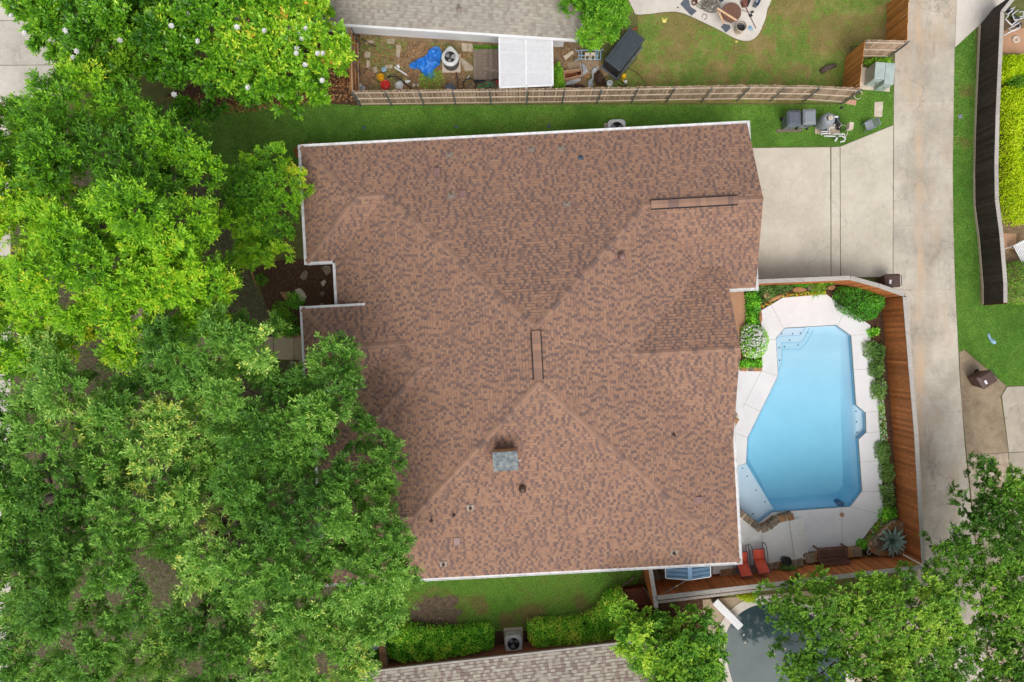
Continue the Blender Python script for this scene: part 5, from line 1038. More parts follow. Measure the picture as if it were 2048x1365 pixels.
# lattice cover
t = thing('lattice_cover', 'white lattice patio cover in two panels against the white house', 'patio cover', P(1052, 140)); zl = 2.25
A, B, C_, D_ = [np.array(P(*q3(*p), zl)) for p in ((618, 105), (1452, 150), (1462, 875), (628, 910))]
def lerp2(u, v): return tuple((A * (1 - u) + B * u) * (1 - v) + (D_ * (1 - u) + C_ * u) * v)
mb = MB(); W_, H_ = np.linalg.norm(B - A), np.linalg.norm(D_ - A); st = .098; k = -H_
while k < W_:
    for sg in (1, -1):
        pts = []
        for s in np.linspace(0, 1, 2):
            pass
        x0, y0, x1, y1 = (k, 0, k + H_, H_) if sg > 0 else (k, H_, k + H_, 0)
        if x0 < 0: y0 += (0 - x0) * (1 if sg > 0 else -1); x0 = 0
        if x1 > W_: y1 -= (x1 - W_) * (1 if sg > 0 else -1); x1 = W_
        if x1 - x0 > .05: a, b = Vector(lerp2(x0 / W_, y0 / H_)), Vector(lerp2(x1 / W_, y1 / H_)); dz = Vector((0, 0, .006 * sg)); mb.beam(a + dz, b + dz, .046, .008)
    k += st
wp(mb.build('lattice_strips', M['pvc'], t, kind='stuff'))
for a, b in (((0, 0), (1, 0)), ((1, 0), (1, 1)), ((1, 1), (0, 1)), ((0, 1), (0, 0)), ((.5, 0), (.5, 1))): p, r_ = Vector(lerp2(*a)), Vector(lerp2(*b)); wp(MB().beam(p + Vector((0, 0, .012)), r_ + Vector((0, 0, .012)), .08, .05).build('frame_bar', M['white'], t))
for u, v in ((.01, .97), (.5, .98), (.97, .96)): x, y, z = lerp2(u, v); wp(MB().box((x, y, zl / 2 - .02), (.08, .08, zl - .04)).build('post', M['white'], t))
for v in (.3, .7): p, r_ = Vector(lerp2(0, v)), Vector(lerp2(1, v)); wp(MB().beam(p - Vector((0, 0, .06)), r_ - Vector((0, 0, .06)), .05, .09).build('rafter', M['white2'], t))
# bicycle lying by the platform
t = thing('bicycle', 'green bicycle with black wheels lying beside the lattice cover', 'bicycle', P(955, 172))
for cx, cy in ((150, 870), (570, 880)):
    c = P(*q3(cx, cy), .25); pts = [(c[0] + .33 * math.cos(a), c[1] + .33 * .75 * math.sin(a), .25 + .2 * math.sin(a)) for a in np.linspace(0, 2 * math.pi, 26)]
    w_ = wp(MB().tube(pts, .028, 7).build('wheel', M['rubber'], t, smooth=True)); sp = MB()
    for a in range(0, 25, 3): sp.tube([(c[0], c[1], .25), pts[a]], .004, 4)
    sp.build('spokes', M['galv'], w_)
fr = MB()
for a, b in (((270, 900), (380, 830)), ((380, 830), (500, 830)), ((380, 920), (500, 830)), ((340, 850), (385, 925)), ((270, 900), (385, 925)), ((420, 890), (560, 880))): fr.tube([P(*q3(*a), .34), P(*q3(*b), .38)], .022, 6)
wp(fr.build('frame', M['green_paint'], t)); wp(MB().box((*P2(*q3(375, 820), .5), .5), (.22, .1, .05), .5).build('saddle', M['black'], t, bevel=.02)); wp(MB().tube([P(*q3(480, 790), .5), P(*q3(540, 800), .55), P(*q3(590, 780), .5)], .015).build('handlebar', M['black'], t))
tag(crumple(px([q3(*p) for p in [(570, 760), (640, 745), (640, 850), (580, 880)]]), 21, .2, 12).build('red_rag', M['red'], smooth=True), 'small red cloth beside the bicycle handlebar', 'cloth')
tag(crumple(px([q3(*p) for p in [(200, 780), (300, 770), (420, 800), (420, 840), (220, 850)]]), 22, .22, 16).build('black_sheet', M['black'], smooth=True), 'black plastic sheet bunched over the bicycle wheel', 'sheet')
# east part of the junk yard
tag(MB().prism(px([q4(*p) for p in [(270, 690), (620, 640), (930, 650), (940, 940), (240, 900)]]), -.03, .03).build('patio_slab', M['aggregate']), 'brown patio slab under the plastic sheeting in the junk yard', 'slab')
tag(MB().prism(px([q4(*p) for p in [(950, 720), (1090, 730), (1250, 900), (1020, 1000), (940, 1000)]]), -.03, .034).build('patio_slab', M['dirt']), 'tan slab corner in front of the black storage box', 'slab')
t = thing('deck_box', 'big dark grey plastic storage box standing on the dry lawn', 'storage box', P(1243, 116), R(52)); Lb, Wb, Hb = 2.0, .92, .95
MB().box((0, 0, .03), (Lb + .16, Wb + .16, .06)).build('base', M['slate'], t, bevel=.01)
MB().add([(-Lb / 2, -Wb / 2, .06), (Lb / 2, -Wb / 2, .06), (Lb / 2, Wb / 2, .06), (-Lb / 2, Wb / 2, .06), (-Lb / 2 + .02, -Wb / 2 + .02, Hb), (Lb / 2 - .02, -Wb / 2 + .02, Hb), (Lb / 2 - .02, Wb / 2 - .02, Hb), (-Lb / 2 + .02, Wb / 2 - .02, Hb)], [(3, 2, 1, 0), (0, 1, 5, 4), (1, 2, 6, 5), (2, 3, 7, 6), (3, 0, 4, 7), (4, 5, 6, 7)]).build('body', M['black'], t, bevel=.02)
MB().box((0, 0, Hb + .05), (Lb + .06, Wb + .06, .1)).build('lid', M['deckbox'], t, bevel=.03, seg=3)
MB().box((0, 0, Hb + .11), (Lb - .25, Wb - .25, .03)).build('lid_panel', M['deckbox'], t, bevel=.015)
for sx in (-1, 1):
    MB().box((sx * (Lb / 2 + .005), 0, .5), (.03, Wb * .7, .6)).build('end_panel', M['black'], t, bevel=.01)
    for k in (-1, 0, 1): MB().box((k * .6, sx * (Wb / 2 + .004), .5), (.45, .03, .65)).build('side_panel', M['black'], t, bevel=.01)
tag(MB().tube([P(1250, 62, .1), P(1262, 60, .5), P(1270, 58, .5), P(1276, 55, .3)], .02).build('bent_tool', M['red'], smooth=True), 'red bent tool handle behind the storage box', 'tool')
t = thing('metal_frame', 'pale blue metal rack frame lying below the leafy tree', 'frame', P(1180, 113))
for a, b in (((500, 430), (505, 620)), ((910, 430), (890, 620)), ((505, 615), (960, 625)), ((520, 430), (900, 430)), ((500, 540), (905, 545)), ((960, 460), (960, 610)), ((420, 660), (500, 620)), ((420, 415), (500, 450)), ((940, 450), (1015, 410)), ((560, 430), (560, 620)), ((860, 430), (870, 620))):
    wp(MB().tube([P(*q4(*a), .35), P(*q4(*b), .35)], .022, 7).build('bar', M['sky_cloth'], t))
for cx in (680, 800): 
    pl = [q4(cx - 55, 640), q4(cx - 50, 480), q4(cx + 50, 480), q4(cx + 45, 640), q4(cx + 25, 640), q4(cx + 30, 560), q4(cx, 530), q4(cx - 35, 570), q4(cx - 35, 640)]; wp(MB().prism(px(pl, .4), .38, .42).build('bracket', M['palestone'], t))
for k, (a, b) in enumerate((((410, 560), (410, 640)), ((950, 560), (950, 660)))): wp(MB().tube([P(*q4(*a), .02), P(*q4(*b), .35)], .02).build('leg', M['galv'], t))
tag(MB().prism(px([q4(*p) for p in [(165, 580), (360, 455), (400, 510), (215, 660)]]), .1, .15).build('wooden_tray', M['greyrail'], bevel=.01), 'pale wooden tray board lying beside the white lattice', 'board')
t = thing('wooden_crate', 'open brown wooden crate half covered by plastic sheeting', 'crate', P(1143, 155))
c1, c2, c3, c4 = (Vector(P(*q4(*p), 0)) for p in ((175, 930), (540, 880), (545, 1010), (185, 1090))); up = Vector((0, 0, .4))
for a, b in ((c1, c2), (c2, c3), (c3, c4), (c4, c1)): wp(MB().beam(a + up * .5, b + up * .5, .025, .4).build('side', M['newwood'], t))
wp(MB().prism([c[:2] for c in (c1, c2, c3, c4)], 0, .03).build('bottom', M['brownwood'], t))
for k, (pl, lb, m, h) in enumerate((([(530, 700), (600, 710), (660, 780), (690, 880), (640, 960), (560, 1010), (530, 900)], 'pale plastic sheet draped upright beside the crate', 'greyplasticbag', .35), ([(190, 1130), (300, 1060), (450, 1030), (560, 1010), (540, 1080), (400, 1150), (200, 1180)], 'long pale plastic sheet lying along the fence by the crate', 'greyplasticbag', .3), ([(750, 870), (780, 800), (930, 760), (900, 860), (820, 930), (810, 1050), (780, 1130), (680, 1150), (690, 1060), (770, 1010)], 'twisted grey plastic sheet between crate and brown bag', 'greyplasticbag', .35), ([(690, 1120), (800, 1110), (800, 1210), (700, 1210)], 'pale grey sheet end against the fence', 'greyplasticbag', .3), ([(800, 940), (920, 830), (1000, 950), (1060, 1050), (1080, 1190), (860, 1200), (820, 1080)], 'crumpled dark brown bag against the fence', 'brownbag', .5), ([(610, 930), (700, 910), (740, 990), (690, 1040), (610, 1010)], 'small tan cardboard heap beside the crate', 'cardboard', .3), ([(200, 1170), (500, 1140), (650, 1180), (640, 1220), (220, 1220)], 'brown scrap pile at the foot of the fence', 'brownbag', .3))):
    tag(crumple(px([q4(*p) for p in pl]), 30 + k, h, 24, freq=2.6).build(['plastic_sheet', 'plastic_sheet', 'plastic_sheet', 'plastic_sheet', 'brown_bag', 'cardboard', 'scrap_pile'][k], M[m], smooth=True), lb, ['sheet', 'sheet', 'sheet', 'sheet', 'bag', 'cardboard', 'scraps'][k])
bucket('bucket', 'white plastic bucket by the fence right of the brown bag', P(*q4(1135, 1170)), 'white', .12, .15, .32)
t = thing('toy', 'yellow and white plastic toy lying on the grass near the storage box', 'toy', P(1247, 160)); wp(MB().lathe([(0, 0), (.1, .02), (.15, .12), (.1, .24), (0, .27)], 14, P(1247, 154)).build('head', M['yellow'], t, smooth=True)); wp(MB().lathe([(.1, 0), (.09, .2), (.04, .26), (0, .26)], 12, P(1250, 166)).build('body', M['white'], t, smooth=True)); wp(MB().tube([P(1246, 160, .1), P(1249, 165, .12)], .04).build('neck', M['yellow'], t))
cable('black hose loop on the grass beside the toy', q4, .04, [(1250, 1060), (1330, 1050), (1440, 1130), (1500, 1180), (1400, 1180), (1280, 1120)], .02)
cable('long dark garden hose curving over the dry grass to the fence', q4, .03, [(1500, 800), (1650, 860), (1780, 960), (1850, 1060), (1890, 1150)], .014)
# things on the back patio
q5 = crop(1340, 0, 9.31)
for lb, pl in (('dark grey mat with leaf litter at the left of the back patio', [(190, 80), (270, -20), (350, 0), (380, 130), (500, 210), (395, 300)]), ('square dark grey mat below the round table', [(945, 505), (1000, 450), (1110, 470), (1130, 530), (1040, 615)])):
    tag(MB().prism(px([q5(*p) for p in pl], .06), .052, .075).build('floor_mat', M['slate'], bevel=.006), lb, 'mat')
mb = MB(); rr = random.Random(3)
for k in range(15):
    cx, cy, r = 690 + rr.uniform(-120, 120), 100 + rr.uniform(-90, 60), rr.uniform(70, 150); c = P(*q5(cx, cy), .1); rad = r / 9.31 / 38.9; ph = rr.uniform(0, 6)
    mb.tube([(c[0] + rad * math.cos(a) * (1 + .1 * math.sin(3 * a + ph)), c[1] + rad * .8 * math.sin(a), .08 + .012 * k + .03 * math.sin(2 * a + ph)) for a in np.linspace(0, 6.28, 24)], .014, 5)
tag(mb.build('hose_pile', M['cable'], smooth=True), 'tangled pile of grey hose on the back patio', 'hose')
cable('single dark hose loop below the tangled hose pile', q5, .07, [(600, 330), (610, 280), (660, 270), (690, 310), (670, 350), (630, 365)], .012)
t = thing('round_table', 'round brown wicker table carrying planks on the back patio', 'table', P(1456, 33)); c = P(*q5(1130, 250), .6); rt = 1.9 * 36 / 1400 * 10
mb = MB().lathe([(0, .72), (.46, .72), (.5, .7), (.5, .65), (.46, .64), (0, .64)], 30, (c[0], c[1], 0)); wp(mb.build('table_top', M['wicker'], t))
for k in range(9):
    x = -.42 + k * .105; hw = math.sqrt(max(.0, .47 ** 2 - x * x)); wp(MB().beam((c[0] + x, c[1] - hw, .728), (c[0] + x, c[1] + hw, .728), .09, .014).build('slat', M['wicker'], t))
for k in range(4): a = k * math.pi / 2 + .6; wp(MB().tube([(c[0] + .38 * math.cos(a), c[1] + .38 * math.sin(a), .65), (c[0] + .3 * math.cos(a), c[1] + .3 * math.sin(a), .05)], .025).build('leg', M['wicker'], t))
for lb, a, b, m, w_ in (('long pale plank lying across the round table', (880, 160), (1240, 385), 'newwood', .1), ('orange lath leaning at the left rim of the round table', (885, 210), (1000, 440), 'newwood', .045), ('second thin lath beside the orange lath on the table', (925, 240), (1010, 435), 'newwood', .04)):
    tag(MB().beam(P(*q5(*a), .77), P(*q5(*b), .77), w_, .025).build('plank', M[m]), lb, 'plank')
t = bucket('bucket', 'tall white bucket with black liner beside the round table', P(*q5(1260, 590)), 'palestone', .2, .25, .62); MB().lathe([(.24, .63), (.235, .45), (0, .4)], 20, cap=(False, False)).build('liner', M['rubber'], t)
tag(crumple(px([q5(*p) for p in [(1430, 540), (1470, 470), (1520, 500), (1545, 590), (1480, 595)]]), 41, .12, 14, .06).build('cloth', M['sky_cloth'], smooth=True), 'pale blue cloth on the patio beside the white bucket', 'cloth')
t = thing('rake', 'long handled rake lying on the back patio', 'rake', P(1505, 35)); wp(MB().tube([P(*q5(1415, 140), .12), P(*q5(1600, 530), .08)], .018).build('handle', M['rustred'], t)); wp(MB().box((*P2(*q5(1490, 310)), .1), (.16, .14, .06), .5).build('head', M['black'], t, bevel=.01)); wp(MB().box((*P2(*q5(1520, 245)), .1), (.14, .1, .06), .2).build('grip', M['black'], t, bevel=.01))
tag(MB().tube([P(*q5(1300, 180), .1), P(*q5(1480, 235), .1)], .012).build('cane', M['black']), 'thin dark cane between table and rake', 'cane')
tag(MB().prism(px([q5(*p) for p in [(1320, 40), (1400, -30), (1430, 20), (1430, 120), (1360, 130)]], .2), .05, .35).build('red_box', M['rustred'], bevel=.03), 'rust red box at the top of the back patio', 'box')
tag(MB().prism(px([q5(*p) for p in [(1440, 10), (1490, -30), (1510, 0), (1450, 130)]], .2), .05, .3).build('dark_case', M['black'], bevel=.03), 'black case beside the rust red box', 'case')
t = thing('tool_box', 'dark blue and grey tool box at the top right of the patio', 'tool box', P(1514, 9)); wp(MB().prism(px([q5(*p) for p in [(1590, 40), (1640, -40), (1710, -30), (1650, 95)]], .3), .05, .4).build('body', M['navy'], t, bevel=.03)); wp(MB().prism(px([q5(*p) for p in [(1535, 120), (1570, 80), (1640, 90), (1600, 150)]], .1), .05, .2).build('tray', M['slate'], t, bevel=.01)); wp(MB().prism(px([q5(*p) for p in [(1590, 40), (1620, -30), (1650, 0), (1620, 70)]], .42), .41, .44).build('lid', M['greylid'], t))
tag(crumple(px([q5(*p) for p in [(880, -30), (1020, -40), (990, 40), (930, 70), (890, 30)]]), 43, .3, 14, .06).build('bag', M['navy'], smooth=True), 'navy blue bag above the round table', 'bag')
t = bucket('plant_pot', 'small brown pot left of the hose pile', P(*q5(440, 80)), 'rustred', .1, .14, .24, cat='pot')
tag(crumple(px([q5(*p) for p in [(115, 150), (140, 125), (170, 150), (140, 180)]]), 44, .08, 8, .05).build('weed_clump', M['hedge'], smooth=True), 'tiny dark plant clump on the back patio', 'plant')
c_ = crop(1050, 0, 4.096)
for k, (cx, cy, lb) in enumerate(((1140, 165, 'pale yellow crumpled toy on the dry lawn near the patio'), (1732, 345, 'small yellow toy at the tip of the back patio'))): tag(crumple(px([c_(cx - 25, cy - 20), c_(cx, cy - 8), c_(cx + 30, cy - 22), c_(cx + 15, cy + 30), c_(cx - 15, cy + 25)] if k == 0 else [c_(cx - 14, cy - 8), c_(cx + 12, cy - 10), c_(cx + 10, cy + 8), c_(cx - 10, cy + 10)]), 50 + k, .14, 14).build('toy', M['paleyellow'], smooth=True), lb, 'toy')
tag(MB().tube([P(1642, 144, .1), P(1655, 136, .13), P(1672, 131, .1)], [.12, .14, .1], 9).build('log', M['bark'], smooth=True), 'dark log lying on the dry lawn near the cedar fence', 'log')
tag(crumple(px([(1972, 668), (1978, 666), (1982, 676), (1990, 680), (1993, 688), (1985, 690), (1978, 684)]), 55, .2, 18).build('cloth', M['sky_cloth'], smooth=True), 'pale blue crumpled cloth on the lawn past the alley', 'cloth')
# ------------------------------------------------------------------ pool furniture
def lounger(label, c, rz):
    t = thing('lounge_chair', label, 'lounge chair', c, rz, 'orange sling lounge chairs')
    def sling(nm, y0, z0, y1, z1, w):
        mb = MB(); n = 6; vs = []
        for i in range(n + 1):
            s = i / n; sag = -.04 * math.sin(math.pi * s); vs += [(-w / 2, y0 + (y1 - y0) * s, z0 + (z1 - z0) * s + sag * .3), (0, y0 + (y1 - y0) * s, z0 + (z1 - z0) * s + sag), (w / 2, y0 + (y1 - y0) * s, z0 + (z1 - z0) * s + sag * .3)]
        fs = []
        for i in range(n): a = i * 3; fs += [(a, a + 1, a + 4, a + 3), (a + 1, a + 2, a + 5, a + 4)]
        o = mb.add(vs, fs).build(nm, M['orange'], t, smooth=True); m = o.modifiers.new('thick', 'SOLIDIFY'); m.thickness = .012; return o
    sling('seat', .42, .42, -.12, .34, .56); sling('backrest', -.12, .34, -.62, .98, .56)
    for s in (-1, 1):
        MB().tube([(s * .3, .42, .42), (s * .3, -.12, .34), (s * .3, -.62, .98)], .016, 8).build('side_rail', M['navy'], t, smooth=False)
        MB().tube([(s * .36, .62, .05), (s * .37, .66, .4), (s * .37, .55, .58), (s * .37, .1, .6), (s * .36, -.25, .56), (s * .33, -.3, .45)], .02, 8).build('armrest', M['bluegrey'], t, smooth=True)
        MB().tube([(s * .36, .62, .03), (s * .36, -.5, .03), (s * .33, -.3, .46)], .016, 8).build('leg', M['bluegrey'], t, smooth=False)
    MB().tube([(-.3, -.62, .98), (.3, -.62, .98)], .016, 8).build('top_rail', M['navy'], t); MB().tube([(-.3, .42, .42), (.3, .42, .42)], .016, 8).build('front_rail', M['navy'], t)
lounger('orange sling lounge chair in full view on the terrace by the fence', (*P2(1515, 1112, .6), .452), R(7))
lounger('orange sling lounge chair half hidden under the house gutter', (*P2(1481, 1118, .6), .452), R(5))
t = thing('garden_bench', 'dark brown slatted wooden bench facing the pool', 'bench', (*P2(1654, 1100), .045), R(4)); w = 1.42
for s in (-1, 1):
    for y, h in ((.27, .62), (-.25, .5)): MB().box((s * w / 2, y, h / 2), (.065, .065, h)).build('leg', M['benchwood'], t)
    MB().beam((s * w / 2, .34, .63), (s * w / 2, -.28, .65), .07, .035).build('armrest', M['benchwood'], t)
    MB().beam((s * w / 2, -.25, .4), (s * w / 2, -.42, .95), .06, .06).build('back_post', M['benchwood'], t)
for k in range(7): MB().box((0, .26 - k * .078, .44), (w, .06, .022)).build('seat_slat', M['benchwood'], t)
MB().beam((-w / 2, -.41, .93), (w / 2, -.41, .93), .05, .08).build('top_rail', M['benchwood'], t); MB().beam((-w / 2, -.29, .52), (w / 2, -.29, .52), .05, .06).build('lower_rail', M['benchwood'], t)
for k in range(15): x = -w / 2 + .09 + k * (w - .18) / 14; MB().beam((x, -.3, .53), (x, -.41, .91), .045, .015).build('back_slat', M['benchwood'], t)
for x in (-.24, .24): MB().box((x, 0, .415), (.05, .56, .03)).build('batten', M['benchwood'], t)
# pot plant on the stone wall
t = thing('potted_plant', 'black pot with trailing green plant on the stone edging', 'potted plant', (*P2(1568, 1119, .5), .45))
MB().lathe([(.17, 0), (.23, .38), (.25, .4), (.25, .43), (.22, .43), (.2, .36), (0, .36)], 22).build('pot', M['black'], t)
foliage([(-.2, -.1), (.3, -.25), (.5, -.3), (.3, -.5), (0, -.45), (-.2, -.4)], .35, 'lavender', 260, .13, .05, 5, .25, .3, (.2, .7), parent=t)
t = thing('drain_pipe', 'short black pipe with white rim beside the stone planter', 'pipe', (*P2(1732, 1101), .02)); MB().lathe([(.11, 0), (.11, .3), (.085, .3), (.085, .02), (0, .02)], 18).build('pipe_body', M['black'], t); MB().lathe([(.115, .29), (.115, .31), (.08, .31), (.08, .29)], 18, cap=(False, False)).build('rim', M['pvc'], t)
t = thing('path_light', 'small dark square lamp at the foot of the terrace steps', 'lamp', (*P2(1605, 1108), .045)); MB().box((0, 0, .12), (.14, .14, .24)).build('lamp_body', M['ventdark'], t, bevel=.01); MB().box((0, 0, .25), (.18, .18, .03)).build('lamp_cap', M['black'], t, bevel=.008)
# stone planter with agave
pl_ = px([(1738, 1094), (1762, 1072), (1786, 1046), (1797, 1045), (1802, 1068), (1803, 1103), (1755, 1106)], .35)
stone_wall('stone_planter', 'triangular raised stone planter holding the agave in the fence corner', ccw(pl_) + [ccw(pl_)[0]], 0, .5, .26, 15, 'planter')
struct(MB().sheet(pl_, .44).build('planter_soil', M['stone2']))
t = thing('agave_plant', 'big blue-green agave rosette in the stone planter', 'plant', (*P2(1783, 1082, .6), .45))
def agave_leaf():
    mb = MB(); prof = [(0, .06, 0), (.2, .085, .06), (.42, .095, .11), (.6, .075, .13), (.74, .04, .12), (.86, .0, .08)]; vs = []
    for x, w_, z in prof: vs += [(x, -w_, z + w_ * .35), (x, 0, z - w_ * .1), (x, w_, z + w_ * .35)]
    fs = []
    for i in range(len(prof) - 1): a = i * 3; fs += [(a, a + 1, a + 4, a + 3), (a + 1, a + 2, a + 5, a + 4)]
    mb.add(vs, fs); return mb.mesh('leaf', smooth=True)
am = agave_leaf(); am.materials.append(M['agave'])
for k in range(38):
    a = k * 2.39996; f = k / 37; el = 1.25 - 1.2 * f ** .8; s = .62 + .4 * f + random.uniform(-.06, .06)
    o = link('leaf', am, None, t); o.rotation_euler = (0, -el, a); o.scale = (s, s * 1.0, s); o.location = (0, 0, .12 - .08 * f)
# blue-roofed shed beside the house
t = thing('garden_shed', 'small shed with blue ribbed metal roof tucked under the house gutter', 'shed', (*P2(1376, 1130, 2.0), 0), R(2)); hw, dp0, dp1, ze_, zr_ = 1.08, -.62, 1.2, 1.95, 2.3
MB().prism([(-hw + .12, dp0 + .08), (hw - .12, dp0 + .08), (hw - .12, dp1 - .08), (-hw + .12, dp1 - .08)], .0, ze_).build('wall', M['white2'], t)
for s in (-1, 1):
    rf = MB().add([(s * hw, dp0, ze_), (0, dp0, zr_), (0, dp1, zr_), (s * hw, dp1, ze_), (s * hw, dp0, ze_ - .03), (0, dp0, zr_ - .03), (0, dp1, zr_ - .03), (s * hw, dp1, ze_ - .03)], [(0, 1, 2, 3), (7, 6, 5, 4), (0, 4, 5, 1), (3, 2, 6, 7), (0, 3, 7, 4)]).build('roof_panel', M['blueroof'], t)
    for k in range(9): y = dp0 + .1 + k * .2; MB().beam((s * hw * .98, y, ze_ + .012), (s * .1, y, zr_ - .02), .03, .02).build('seam', M['bluegrey'], rf)
    MB().beam((s * (hw + .015), dp0, ze_ - .01), (s * (hw + .015), dp1, ze_ - .01), .04, .05).build('edge_trim', M['white'], t); MB().beam((s * hw, dp0 - .015, ze_ - .01), (0, dp0 - .015, zr_ - .01), .04, .05).build('edge_trim', M['white'], t)
MB().beam((0, dp0, zr_ + .012), (0, dp1, zr_ + .012), .2, .025).build('ridge_cap', M['blueroof'], t)
MB().add([(-hw + .13, dp0 + .085, ze_), (hw - .13, dp0 + .085, ze_), (0, dp0 + .085, zr_ - .05)], [(0, 1, 2)]).build('gable', M['white2'], t); MB().box((0, dp0 + .07, .9), (.7, .03, 1.7)).build('door', M['white'], t)
t = thing('skimmer_pole', 'long grey pole leaning from the shed roof to the fence corner', 'pole', P(1312, 1196)); wp(MB().tube([P(1378, 1158, 2.25), P(1354, 1172, 2.05)], .02).build('tube', M['galv'], t)); wp(MB().tube([P(1354, 1172, 2.05), P(1313, 1196, 1.78)], .024).build('tube', M['galv'], t)); wp(MB().tube([P(1355, 1171.5, 2.06), P(1352, 1173, 2.04)], .035).build('joint', M['paleyellow'], t)); wp(MB().tube([P(1304, 1197, 1.78), P(1322, 1199, 1.76)], .03).build('bracket', M['bluegrey'], t))
tag(MB().tube([P(1287, 1174, 1.0), P(1295, 1186, 1.3), P(1302, 1197, 1.75)], .022).build('gate_bar', M['galv']), 'grey bent bar outside the short red gate panel', 'bar')
q6 = crop(1220, 1100, 8.533)
t = thing('wooden_trough', 'low brown wooden trough outside the red gate panel', 'trough', P(1272, 1195))
c1, c2, c3, c4 = (Vector((*P2(*q6(*p), .5), 0)) for p in ((225, 690), (580, 640), (700, 960), (290, 975)))
for a, b in ((c1, c2), (c2, c3), (c3, c4), (c4, c1)): wp(MB().beam(a + Vector((0, 0, .28)), b + Vector((0, 0, .28)), .05, .56).build('side', M['brownwood'], t))
for k in range(5):
    a = c1.lerp(c4, (k + .5) / 5); b = c2.lerp(c3, (k + .5) / 5); wp(MB().beam(a + Vector((0, 0, .42)), b + Vector((0, 0, .42)), .19, .03).build('board', M['brownwood'], t))
tag(MB().tube([P(*q6(210, 640), .1), P(*q6(250, 580), .14), P(*q6(320, 550), .12), P(*q6(370, 500), .14), P(*q6(430, 440), .1)], [.05, .045, .045, .04, .03], 8).build('driftwood', M['palebark'], smooth=True), 'pale driftwood branch on the soil outside the red gate', 'branch')
stone_wall('stone_edging', 'short row of pale stones above the wooden trough', [P2(*q6(235, 665), .1), P2(*q6(510, 650), .1)], 0, .15, .15, 22)
rr = random.Random(9)
for k, (cx, cy, rx, ry) in enumerate(((800, 350, .2, .24), (865, 330, .16, .2), (800, 470, .25, .2), (930, 440, .22, .18), (890, 395, .1, .12))):
    tag(MB().prism(stone_poly(P2(*q6(cx, cy)), rx, ry, .2, rr), -.02, .06).build('stepping_stone', M['stone2'], bevel=.012), ['upper left flagstone beside the shed inside the red gate', 'upper right flagstone beside the shed wall', 'lower left flagstone inside the red gate panel', 'lower right flagstone under the shed edge', 'smallest flagstone between the others by the shed'][k], 'flagstone', 'flagstones beside the shed')
# ------------------------------------------------------------------ dark pool in the south-east yard
t = thing('dark_pool', 'dark green kidney pool partly under the tree at the bottom', 'pool', P(1540, 1300))
wp(MB().sheet(DPOOL, -.12).build('water', M['darkwater'], t)); n = len(DPOOL); dp = ccw(DPOOL); wp(MB().add([(x, y, .03) for x, y in dp] + [(x, y, -.3) for x, y in dp], [(i, (i + 1) % n, (i + 1) % n + n, i + n) for i in range(n)]).build('basin_wall', M['bluegrey'], t))
out = shrink(dp, -.42); inn = shrink(dp, .03)
for i in range(0, n, 3):   # coping in cast sections
    idx = [(i + k) % n for k in range(4)]; wp(MB().prism([inn[j] for j in idx] + [out[j] for j in reversed(idx)], .0, .055).build('coping', M['white_concrete'], t))
for k, (a, b) in enumerate(((1489, 1272), (1492, 1288), (1550, 1310), (1572, 1300))): wp(MB().lathe([(0, .012), (.04, .008), (.05, 0)], 8, (*P2(a, b), -.115)).build('floating_petal', M['palestone'], t))
struct(MB().sheet(px([(1405, 1200), (1520, 1190), (1640, 1180), (1760, 1240), (1760, 1440), (1418, 1440)]), .018, [shrink(dp, -.02)]).build('paver_deck', M['walk']))
t = thing('diving_board', 'white diving board over the dark pool', 'diving board', P(1445, 1220)); a, b = Vector(P(1430, 1203.5, .55)), Vector(P(1481.6, 1255.5, .55)); wp(MB().beam(a, b, .38, .05).build('board', M['white'], t, bevel=.012))
for f in (.08, .45): p = a.lerp(b, f); wp(MB().box((p.x, p.y, .27), (.3, .1, .5), math.atan2((b - a).y, (b - a).x) + 1.57).build('stand', M['galv'], t))
tag(MB().beam(P(1420, 1320, .5), P(1424, 1400, .5), .1, 1.0).build('side_wall', M['white2']), 'white low wall edge at the end of the tan roof', 'wall')
# ------------------------------------------------------------------ brick garden wall by the south hedge
t = thing('brick_garden_wall', 'narrow brick garden wall left of the south hedge', 'wall', P(764, 1310)); a, b = Vector(P(762.5, 1274, 1.1)), Vector(P(768, 1350, 1.1)); d = (b - a).normalized(); L = (b - a).length
wp(MB().beam(a - Vector((0, 0, .57)), b - Vector((0, 0, .57)), .24, 1.1).build('core', M['mortar'], t)); bm = MB().box((0, 0, 0), (.3, .092, .07)).mesh('brick')
ang = math.atan2(d.y, d.x); k = 0
while k * .105 < L: 
    p = a + d * (k * .105 + .05); o = link('brick', bm, M['stone1'], t, .006); o.location = Vector((p.x, p.y, 1.1 + random.uniform(-.006, .008))) - t.location; o.rotation_euler = (0, 0, ang + math.pi / 2 + random.uniform(-.04, .04)); k += 1
tag(MB().lathe([(.02, 0), (.02, .5), (.16, .52), (.19, .6), (.17, .6), (.1, .54), (0, .53)], 20, (*P2(754, 1284, .6), .5)).build('dish_antenna', M['greylid'], smooth=False), 'small pale dish beside the brick garden wall', 'dish')
